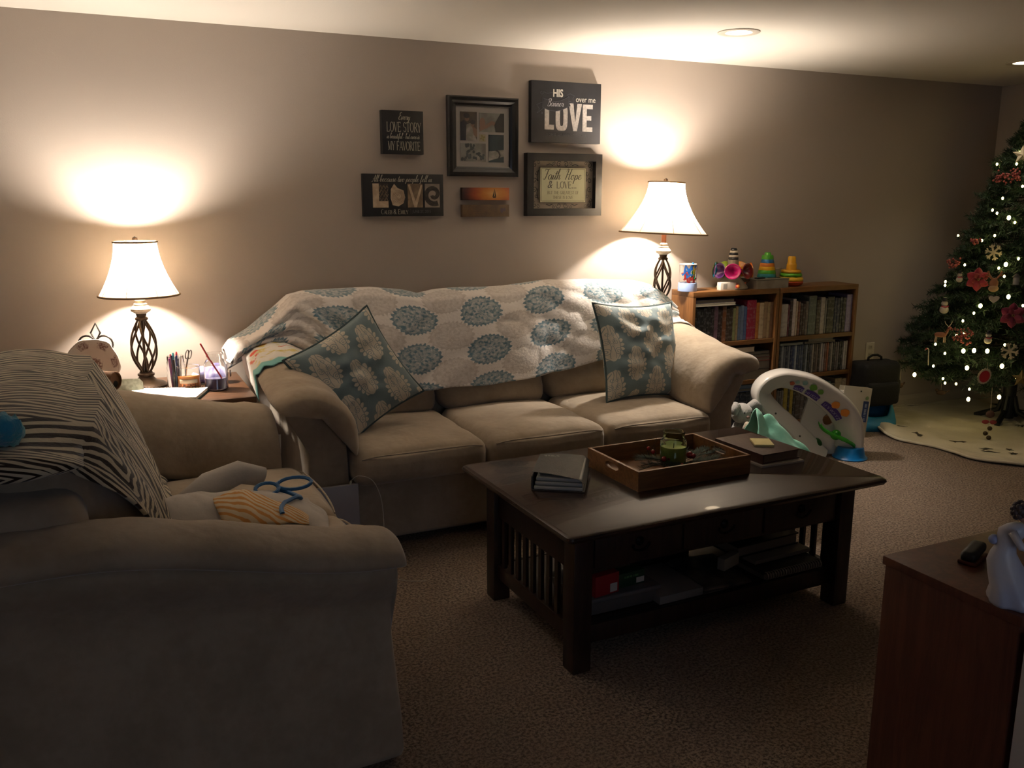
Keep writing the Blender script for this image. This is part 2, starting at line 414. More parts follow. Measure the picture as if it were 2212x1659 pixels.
# ------------------------------------------------------------------ couches (sofa and loveseat share one pattern)
JP = [(-.02, .012), (0.0, .014), (0.0, .05), (0.0, .454), (-.014, .555), (-.048, .618), (-.105, .663), (-.153, .683), (-.202, .684), (-.241, .666), (-.259, .643),
      (-.246, .605), (-.2, .555), (-.172, .518), (-.167, .474), (-.176, .351), (-.178, .05), (-.178, .014), (-.158, .012)]
def couch(name, label, n, cw, loc, rotz, hb, feet=True):
    """local frame: x across from the left inner arm face, y from the arm fronts to the back, z up"""
    t = thing(name, label, 'sofa' if n == 3 else 'loveseat', loc, rotz)
    W = n*cw; D = 0.9
    mb = MB(); mb.rbox(-0.02, W+0.02, 0.03, 0.86, 0.04, 0.32, 0.02, 4)
    mb.build('frame', M_sofa, t)
    mb = MB(); mb.rbox(-0.16, W+0.16, 0.66, 0.93, 0.06, hb-0.14, 0.06, 4, fn=lambda p, u: (p.x, p.y+0.03*u.z, p.z))
    mb.build('back_frame', M_sofa, t)
    for k in range(n):
        mb = MB(); x0, x1 = k*cw+0.004, (k+1)*cw-0.004
        def f(p, u, k=k):
            q = Vector(p); c = (1-u.x**2)*(1-u.y**2)
            if u.z > 0: q.z += 0.028*c+0.006*nz(p.x*9+k*7, p.y*7)
            else: q.z -= 0
            q.y -= 0.02*(1-u.x**2)*(1-u.z**2)*(u.y < 0)*1.0
            q.x += 0.006*nz(p.y*8, p.z*9+k)
            return q
        c_ = mb.rbox(x0, x1, -0.075, 0.6, 0.315, 0.465, 0.05, 9, fn=f).build('seat_cushion', M_sofa, t, angle=180)
        # piping along the front edges
        pp = MB()
        for zz in (0.452,):
            pts = [(x0+0.03+(x1-x0-0.06)*j/14, 0, zz) for j in range(15)]
            pts = [Vector((q[0], -0.068-0.016*(1-(2*j/14-1)**2), zz-0.012*abs(2*j/14-1)**6)) for j, q in enumerate(pts)]
            pp.tube(pts, 0.0035, 6)
        pp.build('welt', M_sofa, c_)
    for k in range(n):
        mb = MB(); x0, x1 = k*cw+0.004-((0.03 if n == 3 else 0.07) if k == 0 else 0), (k+1)*cw-0.004+(0.03 if k == n-1 else 0)
        def f(p, u, k=k):
            q = Vector(p); s_ = (p.z-0.44)
            q.y = p.y+0.42*s_-(0.035*(1-u.x**2)*(1-u.z**2) if u.y < 0 else 0)
            q.z = p.z+0.02*(1-u.x**2)*(u.z > 0)
            q.y += (0.014 if n == 3 else 0.03)*nz(p.x*7+5*k, p.z*8, 3)+0.02*nz(p.x*3, p.z*16+k, 8)*(u.z < 0.6)
            return q
        mb.rbox(x0, x1, 0.5, 0.72, 0.44, hb-0.02, 0.09, 8, fn=f).build('back_cushion', M_sofa, t, angle=180)
    for sd in (0, 1):
        def X(a): return a if sd == 0 else W-a
        def rise(y): return (0.1 if n == 3 else 0.12)*ss(0.0, 0.75, y)-(0.0 if n == 3 else 0.05)
        secs = []
        for y, g in ((0.0, 0.94), (0.012, 0.985), (0.03, 1.0), (0.2, 1.0), (0.45, 1.0), (0.7, 1.0), (0.88, 1.0), (0.92, 0.96)):
            sec = []
            for a, z in JP:
                ca, cz = -0.1, 0.4
                a2 = ca+(a-ca)*g; yy = y-(0.03*ss(0.4, 0.05, z)*ss(0.1, 0.0, y) if n == 2 else 0); z2 = cz+(z-cz)*(g if g == 1 else (g+1)/2)
                z2 += rise(y)*ss(0.3, 0.6, z)
                sec.append(Vector((X(a2), yy, z2)))
            secs.append(sec)
        arm = MB().loft(secs).build('arm', M_sofa, t, sub=1, angle=180)
        # pillow top over the arm
        dz = 0.0 if n == 3 else -0.03
        top = [(0.03, .44), (0.034, .52), (0.024, .59), (-0.004, .65), (-0.06, .705), (-0.13, .735), (-0.2, .738), (-0.262, .722), (-0.3, .692), (-0.285, .662)]
        low = [(-0.262, .652), (-.235, .668), (-.2, .684), (-.15, .68), (-.1, .66), (-.045, .615), (-.012, .55), (0.004, .46)]
        secs = []
        ys = [-0.065, -0.056, -0.035, 0.0, 0.07]+[0.07+0.83*j/22 for j in range(1, 23)]
        if n == 2: ys = [q+0.05*ss(0.1, 0.0, q) for q in ys]
        for j, y in enumerate(ys):
            y0_ = y-(0.05*ss(0.13, 0.03, y) if n == 2 else 0)
            e = ss(-0.07, -0.01, y0_) if y < 0.1 else 1.0
            e = 0.35+0.65*math.sqrt(max(0, e))
            sec = []
            nt = len(top)
            for k, (a, z) in enumerate(top):
                # wrinkles run across the pad, strongest near the front lip
                wv = 0.009*nz(y*16+sd*9+(3 if n == 2 else 0), a*3+z*3, sd+n)+0.013*nz(y*34, a*2.5-z*2, 4+n)*(0.4+0.6*ss(0.3, 0, y))
                kk = min(nt-1-k, k)/3.0; kk = min(1, kk)
                mid = low[min(len(low)-1, int((nt-1-k)/(nt-1)*(len(low)-1)+0.5))]
                aa = mid[0]+(a-mid[0])*(e*(1.18 if n == 3 else 0.98)+wv*16*kk); zz = mid[1]+(z-mid[1])*(e*(1.18 if n == 3 else 0.98)+wv*16*kk)
                sec.append(Vector((X(aa), y, zz+rise(y))))
            for (a, z) in low: sec.append(Vector((X(a), y, z+rise(y)+0.002)))
            secs.append(sec)
        MB().loft(secs).build('arm_pad', M_sofa, t, sub=1, angle=180)
    if feet:
        for x in (-0.12, W+0.12):
            for y in (0.07, 0.8):
                MB().lathe([(0.025, 0.0), (0.03, 0.05)], 12, (x, y, 0)).build('foot', M_dark, t)
    return t
SX, SY = 0.882, 3.5
sofa = couch('sofa', 'long three-seat tan microfibre sofa against the wall under the framed signs', 3, 0.607, (SX, SY, 0), 0, 1.0)
LX, LY = 0.612, 2.235
loveseat = couch('loveseat', 'tan microfibre loveseat at the left, turned side-on with zebra throw', 2, 0.595, (LX, LY, 0), PI/2+R(1.6), 1.0)

# ------------------------------------------------------------------ medallion blanket on the sofa back
def m_medallion():
    t = NT('medallion_fleece'); vec, u, v, z = t.coord('UV')
    nv = t.noise(vec, 26, 4, 0.65); nf = t.noise(vec, 70, 3, 0.6)
    base = hx('#ebe4de')
    def layer(col, du, dv, base, dn=1.0):
        a = ((u+du)*(1/0.365)); b = ((v+dv)*(1/0.236))
        x = (a.fract()-0.5)*0.365; y = (b.fract()-0.5)*0.236
        ang = y.atan2(x); r = ((x*x)*0.72+(y*y)*1.25).sqrt()
        edge = 0.101+(ang*26).sin()*0.005+(nf-0.5)*0.03+(ang*1.0+1.57).cos().abs()*0.0
        inside = t.smooth(edge-r, -0.002, 0.004)
        lace = t.smooth(((ang*9).sin()*(r*150).sin())*0.18+nv*0.9+(nf-0.5)*0.8-0.3, 0.0, 0.4)
        dens = inside*(0.55+0.45*lace)*t.smooth(nf, 0.2, 0.5)
        rim = t.smooth(r, 0.074, 0.094)*inside
        dens = dens.max(rim*0.9)*dn
        return t.mix(dens, base, hx(col))
    c = layer('#5f7f8d', 0.0, 0.0, base); c = layer('#c2b8b0', 0.1825, 0.118, c, 0.8)
    t.link(c, t.b.inputs['Base Color']); t.b.inputs['Roughness'].default_value = 0.95; t.b.inputs['Sheen Weight'].default_value = 0.4
    t.b.inputs['Specular IOR Level'].default_value = 0.1
    t.bump(nf, 0.25, 0.01); return t.m
ZT = [(.50, .80), (.53, .84), (.626, .89), (.7, .945), (.761, .985), (.83, 1.04), (.90, 1.056), (1.05, 1.06), (1.22, 1.06), (1.38, 1.04), (1.47, 1.022), (1.58, 1.04), (1.72, 1.043), (1.98, 1.042), (2.26, 1.062), (2.55, 1.055), (2.75, 1.045), (2.86, 1.02), (2.92, .97), (2.955, .93)]
ZB = [(.50, .765), (.56, .785), (.62, .80), (.85, .79), (.90, .77), (.96, .68), (1.1, .615), (1.31, .59), (1.57, .583), (1.82, .585), (2.0, .595), (2.22, .627), (2.4, .65), (2.6, .69), (2.78, .77), (2.955, .82)]
def blanket():
    x0, x1 = 0.50, 2.955
    def f(a, b):
        x = x0+(x1-x0)*a; zt = interp(x, ZT); zb = interp(x, ZB)
        ed = ss(0.95, 0.6, x)+ss(2.8, 2.96, x)
        # drape: 0..0.18 behind, 0.18..0.38 over the top, rest down the front
        crest = 4.3
        if b < 0.18:
            k = b/0.18; y = 4.437-0.012*k; z = zt-0.16*(1-k)-0.02*k
        elif b < 0.38:
            k = (b-0.18)/0.2; y = 4.425-0.22*k; z = zt-0.018+0.018*math.sin(PI*k)-0.012*k
        else:
            k = (b-0.38)/0.62; z = zt-0.03+(zb-zt+0.03)*k
            y = 3.958+(z-0.45)*0.445-0.012
            bulge = -0.04*math.sin(PI*min(1, max(0, ((x-SX) % 0.607)/0.607)))*(0 < x-SX < 1.82)*math.sin(PI*min(1, k*0.9+0.1))
            y += bulge
            y = min(y, 4.205)
            # the ends hang over the arm pads
            y += 0.10*ss(0.92, 0.6, x)*k
        # folds: diagonals from the upper left to the lower right, gathers at the left shoulder
        front = ss(0.3, 0.5, b)
        d = (x*0.9-(1-b)*0.9*0.9)
        fo = 0.014*nz(d*5.2, x*0.9-b*1.1, 2.0)+0.011*nz(d*11, x*1.5, 7.0)
        fo += 0.02*ss(1.5, 2.2, x)*ss(2.9, 2.5, x)*(math.sin((x*1.15-(1.0-b)*-1.3)*14+nz(x*3, b*3)*1.5)*0.5)*math.sin(PI*min(1, b))
        gath = ss(1.25, 0.85, x)*0.032*math.sin((x-0.62*(b-0.3))*44+2*nz(x*4, b*2))*ss(0.25, 0.6, b)
        y -= (abs(fo)*front+max(0, gath)*0.9+0.0)
        z += 0.012*nz(x*6, 3.3, b*2)*ss(0.1, 0.3, b)
        y -= 0.012
        return (x+0.015*nz(b*6, x*3, 1), y, z)
    def uvf(a, b): return ((x1-x0)*a*1.0+0.03, b*0.92+0.14-0.05*math.sin(a*6))
    o = MB().grid(230, 80, f, uvf).build('throw_blanket', m_medallion(), angle=180, solid=0.012, soff=0.0)
    tag(o, 'white fleece blanket with blue and grey medallions draped along the sofa back', 'blanket')
blanket()

# ------------------------------------------------------------------ damask pillows
def m_damask():
    t = NT('damask'); vec, u, v, z = t.coord('UV')
    bg = hx('#788a8e'); fg = hx('#d2c8b6')
    nf = t.noise(vec, 120, 3, 0.6); nb = t.noise(vec, 5, 3)
    bgc = t.mix(t.smooth(nb, 0.3, 0.7), bg, hx('#6e8185'))
    def motif(du, dv):
        a = (u+du)*(1/0.26); b = (v+dv)*(1/0.24)
        x = ((a.fract()-0.5)*0.26).abs(); y = (b.fract()-0.5)*0.24
        # teardrop: wide below the middle, pointed on top
        yy = (y+0.1)*(1/0.2)
        wdt = (t.math('MAXIMUM', yy, 0.001).pow(0.62)*t.math('MAXIMUM', 1.0-yy, 0.0).pow(0.85))*0.165
        ang = (y+0.02).atan2(x)
        scal = (ang*15).sin()*0.0055
        ins = t.smooth(wdt+scal-x, -0.001, 0.002)*yy.gt(0.0)*yy.lt(1.0)
        r = ((x*x)+((y+0.015)*(y+0.015))*0.6).sqrt()
        # scrollwork: two mirrored spirals, petal gaps round the rim, an inner leaf outline
        def scroll(cx, cy, rad, pitch):
            px = x-cx; py = y-cy; rc = (px*px+py*py).sqrt()
            return ((rc*(1/pitch)+py.atan2(px)*(1/6.2832)).fract().lt(0.3))*rc.lt(rad)
        ln = scroll(0.027, -0.048, 0.021, 0.0095).max(scroll(0.021, 0.004, 0.017, 0.0085)).max(scroll(0.0, -0.012, 0.0105, 0.0075)).max(scroll(0.012, 0.045, 0.012, 0.0075))
        gap = ((ang*15.0).sin().lt(-0.72))*(x-wdt*0.7).gt(0.0)
        l2 = ((x-wdt*0.7).abs()-0.0017).lt(0.0)*yy.lt(0.9)
        l3 = ((x-0.0105-(y*70.0).sin()*0.0045).abs()-0.0014).lt(0.0)*yy.gt(0.08)*(x*x+(y+0.012)*(y+0.012)).gt(0.00012)
        ln = ln.max(gap).max(l2).max(l3)
        return ins*(1.0-ln*0.85)
    mk = motif(0.03, 0.02).max(motif(0.16, 0.14))
    t.link(t.mix(mk*(0.8+0.2*nf), bgc, fg), t.b.inputs['Base Color']); t.b.inputs['Roughness'].default_value = 0.75
    t.b.inputs['Sheen Weight'].default_value = 0.2; t.bump(nf+mk*0.4, 0.2, 0.004); return t.m
M_damask = m_damask()
M_pipe = P('teal_piping', '#46585a', 0.8)
def pillow(label, c, xa, ya, size, th, uo, sag):
    """c centre, xa / ya the in-plane axes (unit), size half-edge"""
    xa = Vector(xa).normalized(); ya = Vector(ya); ya = (ya-xa*ya.dot(xa)).normalized(); za = xa.cross(ya)
    M = Matrix(((xa.x, ya.x, za.x, c[0]), (xa.y, ya.y, za.y, c[1]), (xa.z, ya.z, za.z, c[2]), (0, 0, 0, 1)))
    t = thing('throw_pillow', label, 'pillow', c, M.to_euler(), 'teal damask throw pillows')
    mb = MB(); N = 40
    def edge(a): return 1-0.1*(1-a*a)
    for sd in (1, -1):
        def f(u, v):
            a, b = 2*u-1, 2*v-1
            x = a*edge(b)*size; y = b*edge(a)*size
            h = th*max(0, (1-a**2))**0.42*max(0, (1-b**2))**0.42
            h *= 1+0.12*nz(a*2+uo*5, b*2, sd)
            h += sag*max(0, 1-a*a)*max(0, 1-b*b)*nz(a*3+uo, b*4, 2)*0.02
            return (x, y, sd*h)
        mb.grid(N, N, f, (lambda u, v: (u*2*size+uo, v*2*size+uo*0.6)) if sd > 0 else (lambda u, v: (v*2*size, u*2*size)))
    mb.build('cover', M_damask, t, angle=180)
    pts = []
    for k in range(120):
        s_ = k/30; sdn = int(s_); f_ = 2*(s_-sdn)-1
        a, b = [(f_, -1), (1, f_), (-f_, 1), (-1, -f_)][sdn]
        pts.append((a*edge(b)*size, b*edge(a)*size, 0))
    MB().tube(pts, 0.006, 6, closed=True).build('piping', M_pipe, t)
    return t
pillow('teal damask pillow tipped on one corner against the sofa\'s left arm', (1.0, 3.80, 0.72), (0.80, 0.22, 0.40), (-0.38, 0.25, 0.85), 0.235, 0.085, 0.0, 1)
pillow('teal damask pillow propped upright against the sofa\'s right arm', (2.53, 3.85, 0.72), (0.98, 0.08, -0.05), (0.03, 0.30, 0.80), 0.258, 0.085, 0.07, 1.5)
# ------------------------------------------------------------------ lamps
M_iron = P('bronze_iron', '#3a2a1c', 0.45, metal=0.55, bump=(60, 0.15))
M_iron2 = P('dark_iron', '#1e1814', 0.5, metal=0.4)
M_copper = P('copper_tube', '#7a4a32', 0.45, metal=0.4)
M_alab = P('mottled_stone', '#cfc4b0', 0.5, var=(22, '#6e6250'), bump=(30, 0.2))
def m_shade():
    t = NT('lamp_shade_linen'); vec = t.coord('Object')[0]
    col = hx('#e6d2b4')
    df = t.node('ShaderNodeBsdfDiffuse'); df.inputs[0].default_value = col
    tr = t.node('ShaderNodeBsdfTranslucent'); tr.inputs[0].default_value = hx('#f4e4ca')
    mx = t.node('ShaderNodeMixShader'); mx.inputs[0].default_value = 0.5
    t.link(df.outputs[0], mx.inputs[1]); t.link(tr.outputs[0], mx.inputs[2]); t.link(mx.outputs[0], t.out.inputs[0]); return t.m
M_shade = m_shade()
M_shadetrim = P('shade_trim', '#8a6f50', 0.8)
M_bulb = P('lit_bulb', '#fff2d8', 0.4, emit='#fff3e4', estr=LAMP_W/(PI*4*PI*0.032**2)/1.0)
def lamp(label, loc, zb, cage0, cage1, rc, st, sb, hs, zs, name, cat, tilt=0, base_r=0.085, floor=False):
    """cage0..cage1 cage heights, st/sb shade radii, zs shade bottom, hs its height"""
    t = thing(name, label, cat, loc)
    if floor:
        b = MB().lathe([(0.0, 0.0), (0.14, 0.0), (0.145, 0.012), (0.13, 0.028), (0.06, 0.045), (0.03, 0.07), (0.02, 0.1), (0.018, cage0-0.12), (0.034, cage0-0.1), (0.036, cage0-0.03), (0.03, cage0-0.02), (0.026, cage0)], 24, cap=False)
    else:
        b = MB().lathe([(0.0, 0.0), (base_r, 0.0), (base_r+0.003, 0.01), (base_r-0.01, 0.02), (0.045, 0.03), (0.032, 0.045), (0.027, 0.07), (0.028, cage0-0.018), (0.036, cage0-0.012), (0.036, cage0-0.004), (0.026, cage0)], 24, cap=False)
    b.build('base', M_iron, t)
    # twisted cage of five bars and a straight inner rod
    cg = cage1-cage0
    for k in range(8):
        sgn = 1 if k % 2 == 0 else -1
        pts = []
        for j in range(25):
            s_ = j/24; r = 0.014+(rc-0.014)*math.sin(PI*s_**0.92)**0.85
            a = 2*PI*(k//2)/4+sgn*(s_-0.5)*PI*0.55+0.3
            pts.append((r*math.cos(a), r*math.sin(a), cage0+cg*s_))
        MB().tube(pts, 0.0048, 6).build('cage_bar', M_iron, t)
    MB().tube([(0, 0, cage0), (0, 0, cage1)], 0.006, 8).build('rod', M_iron, t)
    MB().lathe([(0.0, cage1-0.004), (0.026, cage1-0.004), (0.028, cage1+0.004), (0.02, cage1+0.01), (0.024, cage1+0.03), (0.0, cage1+0.03)], 20).build('collar', M_iron, t)
    MB().lathe([(0.022, cage1+0.024), (0.041, cage1+0.036), (0.043, cage1+0.046), (0.034, cage1+0.058), (0.028, cage1+0.062), (0.029, cage1+0.067), (0.021, cage1+0.072), (0.022, cage1+0.083), (0.015, cage1+0.09)], 24).build('stone_knop', M_alab, t)
    ztop = zs+hs
    MB().lathe([(0.014, cage1+0.088), (0.014, zs+0.07)], 16).build('neck', M_copper, t)
    MB().ball((0, 0, zs+hs*0.76), 0.032, 16).build('bulb', M_bulb, t)
    # harp and finial
    hp = []
    for j in range(21):
        a = PI*j/20; hp.append((0.05*math.cos(a)*(1.0), 0, zs+0.06+(hs-0.065)*math.sin(a)**0.6))
    MB().tube(hp, 0.0018, 5).build('harp', M_iron, t)
    MB().lathe([(0.004, ztop-0.012), (0.007, ztop+0.0), (0.013, ztop+0.008), (0.011, ztop+0.018), (0.0, ztop+0.024)], 14).build('finial', M_iron, t)
    M = Matrix.Translation((0, 0, zs+hs/2)) @ Matrix.Rotation(tilt, 4, 'Y') @ Matrix.Translation((0, 0, -zs-hs/2))
    N = 48; prof = []
    for j in range(13):
        s_ = j/12; r = sb+(st-sb)*(1-(1-s_)**1.75)
        prof.append((r, zs+hs*s_))
    sh = MB().lathe(prof, N, cap=False).xf(M).build('shade', M_shade, t, angle=180)
    for (r, z, w_) in ((sb+0.002, zs, 0.008), (st+0.002, ztop, 0.007)):
        MB().tube([M @ Vector((r*math.cos(2*PI*k/40), r*math.sin(2*PI*k/40), z)) for k in range(40)], w_*0.6, 6, closed=True).build('rim', M_shadetrim, sh)
    for k in range(8):
        a = 2*PI*k/8+0.42
        MB().tube([M @ Vector(((r+0.001)*math.cos(a), (r+0.001)*math.sin(a), z)) for r, z in prof], 0.0013, 4).build('seam', M_shadetrim, sh)
    sp = MB()
    for k in range(3):
        a = 2*PI*k/3; sp.tube([M @ Vector((0, 0, ztop-0.004)), M @ Vector((st*math.cos(a), st*math.sin(a), ztop-0.001))], 0.0016, 5)
    sp.build('spider', M_iron, sh)
    return t
TZ = 0.662   # end table top
lamp('lit bronze cage table lamp with bell shade on the end table', (0.153, 4.24, TZ), 0, 0.065, 0.308, 0.054, 0.088, 0.166, 0.232, 0.415, 'table_lamp', 'lamp')
lamp('lit tall cage lamp with bell shade between sofa and bookcase', (2.895, 4.20, 0), 0, 0.943, 1.165, 0.053, 0.1, 0.243, 0.278, 1.308, 'floor_lamp', 'lamp', tilt=R(2.6), floor=True)
# ------------------------------------------------------------------ end table behind the loveseat's far arm
M_oak = wood('end_table_wood', '#4a3222', '#6b4a33', 0.4, axis=0)
t = thing('end_table', 'brown wooden end table under the left lamp behind the loveseat', 'table', (0.17, 4.15, 0))
MB().box(-0.3, 0.40, -0.32, 0.29, TZ-0.03, TZ).build('tabletop', M_oak, t, bevel=0.006)
for x in (-0.27, 0.33):
    for y in (-0.26, 0.26): MB().box(x-0.022, x+0.022, y-0.022, y+0.022, 0, TZ-0.03).build('leg', M_oak, t, bevel=0.003)
mb = MB(); mb.box(-0.25, 0.31, -0.27, -0.25, TZ-0.13, TZ-0.03); mb.box(-0.25, 0.31, 0.25, 0.27, TZ-0.13, TZ-0.03); mb.box(-0.28, -0.26, -0.24, 0.24, TZ-0.13, TZ-0.03); mb.box(0.32, 0.34, -0.24, 0.24, TZ-0.13, TZ-0.03)
mb.build('apron', M_oak, t)
MB().box(-0.27, 0.33, -0.25, 0.25, 0.16, 0.18).build('shelf', M_oak, t)
MB().box(0.355, 0.375, -0.28, 0.28, 0.02, TZ-0.03).build('side_panel', M_oak, t)
# papers tucked over the right edge of the end table
M_card = P('cream_card', '#d9d6c6', 0.8, var=(40, '#b9b8a6'))
def slab(name, label, cat, c, sx, sy, sz, rz, mat, group=None, bevel=0.0):
    o = MB().box(-sx/2, sx/2, -sy/2, sy/2, 0, sz).build(name, mat, bevel=bevel, smooth=bevel > 0)
    o.location = c; o.rotation_euler = (0, 0, rz); return tag(o, label, cat, group)
mb = MB(); mb.prism([(0, 0), (0.07, 0.0), (0.07, 0.12), (0.015, 0.13)], 0, 0.004, Matrix.Translation((0.575, 3.80, 0.46)) @ Matrix.Rotation(R(90), 4, 'X') @ Matrix.Rotation(R(40), 4, 'Y'))
tag(mb.build('greeting_card', P('bow_print_card', '#cfd2c4', 0.8, var=(55, '#8e917f')), smooth=False), 'pale greeting card stuck upright in the gap between loveseat and sofa arms', 'card')
mb = MB(); mb.prism([(0, 0), (0.035, 0.0), (0.04, 0.085), (0.005, 0.09)], 0, 0.003, Matrix.Translation((0.625, 3.80, 0.40)) @ Matrix.Rotation(R(90), 4, 'X') @ Matrix.Rotation(R(30), 4, 'Y'))
tag(mb.build('paper_tag', P('white_paper', '#dcd8cc', 0.8), smooth=False), 'small white paper tag in the gap between loveseat and sofa arms', 'tag')

# plate on its wrought-iron easel
M_china = None
def m_plate():
    t = NT('transferware_plate'); vec, x, y, z = t.coord('Object')
    base = hx('#f0e6d8'); red = hx('#7d4a40')
    r = (x*x+y*y).sqrt(); a = y.atan2(x); n1 = t.noise(vec, 70, 4, 0.6); n2 = t.noise(vec, 150, 3, 0.6)
    rim = t.smooth(r, 0.078, 0.082)*(1.0-t.smooth(r, 0.107, 0.11))
    fl = t.smooth((a*7).sin()*0.35+n1, 0.42, 0.62)*rim*(0.35+0.65*t.smooth(n2, 0.4, 0.6))
    cx = x-0.003; cy = y+0.004; rc = ((cx*cx)*1.3+cy*cy).sqrt()
    ce = (1.0-t.smooth(rc+(n1-0.5)*0.05, 0.036, 0.044))*t.smooth(n2*0.6+n1*0.6, 0.42, 0.62)
    line = ((r-0.113).abs()-0.0012).lt(0.0)*0.5
    t.link(t.mix((fl.max(ce).max(line))*0.85, base, red), t.b.inputs['Base Color']); t.b.inputs['Roughness'].default_value = 0.18; return t.m
pr = Matrix.Translation((-0.055, 4.10, 0.793)) @ Matrix.Rotation(R(-22), 4, 'Z') @ Matrix.Rotation(R(74), 4, 'X')
t = thing('dinner_plate', 'scalloped brown transfer-print plate standing on an iron easel', 'plate', pr.translation, pr.to_euler())
def sc(a): return 1+0.028*math.cos(6*a)+0.012*math.cos(12*a+1)
MB().lathe([(0.0, 0.0), (0.06, 0.0), (0.075, 0.006), (0.085, 0.012), (0.116, 0.02), (0.118, 0.023), (0.115, 0.024), (0.085, 0.016), (0.074, 0.01), (0.06, 0.004), (0.0, 0.004)], 72, rf=sc).build('dish', m_plate(), t, angle=180)
t = thing('plate_easel', 'black wrought-iron easel with fleur-de-lis top holding the plate', 'plate stand', (-0.055, 4.12, TZ), R(-22))
def loop(pts, rad=0.0038, closed=False): return MB().tube(pts, rad, 6, closed=closed)
TB = [(0.0, y, z) for y, z in ((-0.03, 0.012), (0.0, 0.08), (0.035, 0.2), (0.042, 0.235))]
loop(TB).build('spine', M_iron2, t)
dm = [(0, 0.042, 0.232), (-0.02, 0.048, 0.268), (0, 0.054, 0.308), (0.02, 0.048, 0.268)]
loop(dm, 0.0042, True).build('finial', M_iron2, t)
for sg in (-1, 1):
    pts = [(sg*(0.036-0.036*math.cos(a)), 0.04, 0.22+0.036*math.sin(a)) for a in [PI*1.25*k/12 for k in range(13)]]
    loop(pts, 0.0042).build('scroll', M_iron2, t)
    loop([(0, 0.0, 0.08), (sg*0.05, -0.012, 0.03), (sg*0.065, -0.03, 0.004), (sg*0.07, -0.075, 0.004), (sg*0.07, -0.08, 0.025), (sg*0.068, -0.07, 0.034)], 0.0042).build('foot_hook', M_iron2, t)
loop([(0, 0.035, 0.2), (0, 0.09, 0.1), (0, 0.12, 0.004)], 0.004).build('back_leg', M_iron2, t)
# cardboard tube behind the throw
M_kraft = P('kraft_board', '#7a5638', 0.8, var=(18, '#64442c'))
t = thing('cardboard_tube', 'brown cardboard tube leaning out from behind the zebra throw', 'tube', (-0.055, 3.90, 0.775), (R(90), R(6), R(52)))
MB().lathe([(0.035, -0.14), (0.038, -0.138), (0.038, 0.098), (0.036, 0.1), (0.0335, 0.098), (0.0335, -0.14)], 28, cap=False).build('tube', M_kraft, t)
MB().lathe([(0.0, 0.084), (0.0335, 0.084), (0.0335, 0.088), (0.0, 0.088)], 24, cap=False).build('end_cap', M_kraft, t)
MB().lathe([(0.0, 0.0885), (0.013, 0.0885), (0.013, 0.0895), (0.0, 0.0895)], 20, (0.012, -0.014, 0), cap=False).build('hole', M_dark, t)
# recipe card leaning against the lamp base
mb = MB(); mb.prism([(-0.055, 0), (0.055, 0), (0.055, 0.05), (0.042, 0.066), (-0.036, 0.07), (-0.052, 0.056)], 0, 0.002, Matrix.Translation((0.077, 4.09, TZ+0.001)) @ Matrix.Rotation(R(78), 4, 'X'))
tag(mb.build('note_card', P('sage_card', '#aeb3a0', 0.8, var=(60, '#8f9683')), smooth=False), 'pale green note card leaning in front of the left lamp base', 'card')
# notebook and papers
M_page = P('page_white', '#e9e4da', 0.85)
M_teal = P('teal_cover', '#24494c', 0.6)
t = thing('spiral_notebook', 'open white spiral notebook with dark teal cover in front of the left lamp', 'notebook', (0.212, 3.985, TZ), R(-20))
MB().box(-0.16, 0.16, -0.105, 0.105, 0, 0.006).build('cover', M_teal, t)
MB().box(-0.155, 0.155, -0.10, 0.10, 0.006, 0.018).build('pages', M_page, t)
mb = MB()
for k in range(22):
    x = -0.145+0.29*k/21; mb.tube([(x+0.002*math.cos(a)*0, 0.1+0.009*math.cos(a), 0.013+0.010*math.sin(a)) for a in [2*PI*j/10 for j in range(10)]], 0.0009, 4, closed=True)
mb.build('wire_binding', P('black_wire', '#1c1c1e', 0.4, metal=0.6), t)
slab('letter', 'loose white letter with pink print lying on the spiral notebook', 'paper', (0.17, 3.962, TZ+0.0185), 0.2, 0.15, 0.001, R(-12), P('pink_print_paper', '#eee8e2', 0.85, var=(12, '#e3c2c0')))
# glass things
def m_glass(name, tint='#ffffff', rough=0.02):
    t = NT(name); b = t.b
    b.inputs['Base Color'].default_value = hx(tint); b.inputs['Transmission Weight'].default_value = 1.0; b.inputs['Roughness'].default_value = rough; b.inputs['IOR'].default_value = 1.45
    return t.m
M_glass = m_glass('clear_glass')
def jar(parent, r, h, neck_r, wall=0.0025, name='glass'):
    p = [(0.0, 0.0), (r-0.006, 0.0), (r, 0.006), (r, h*0.66), (r-0.002, h*0.72), (neck_r+0.002, h*0.82), (neck_r, h*0.85), (neck_r, h*0.985), (neck_r-0.001, h), (neck_r-wall, h), (neck_r-wall, h*0.85), (r-wall-0.002, h*0.71), (r-wall, h*0.65), (r-wall, 0.008), (0.0, 0.006)]
    return MB().lathe(p, 36, cap=False).build(name, M_glass, parent, angle=60)
t = thing('pencil_jar', 'glass jar crammed with pens and pencils on the end table', 'jar', (0.275, 4.16, TZ))
jar(t, 0.04, 0.145, 0.036)
pens = ['#1d2233', '#222a4a', '#26305c', '#b5222a', '#7a2a6a', '#e8e4e0', '#1f7f8e', '#101014', '#2b2f60', '#a02030', '#30343c', '#4a4a52', '#1a1e40']
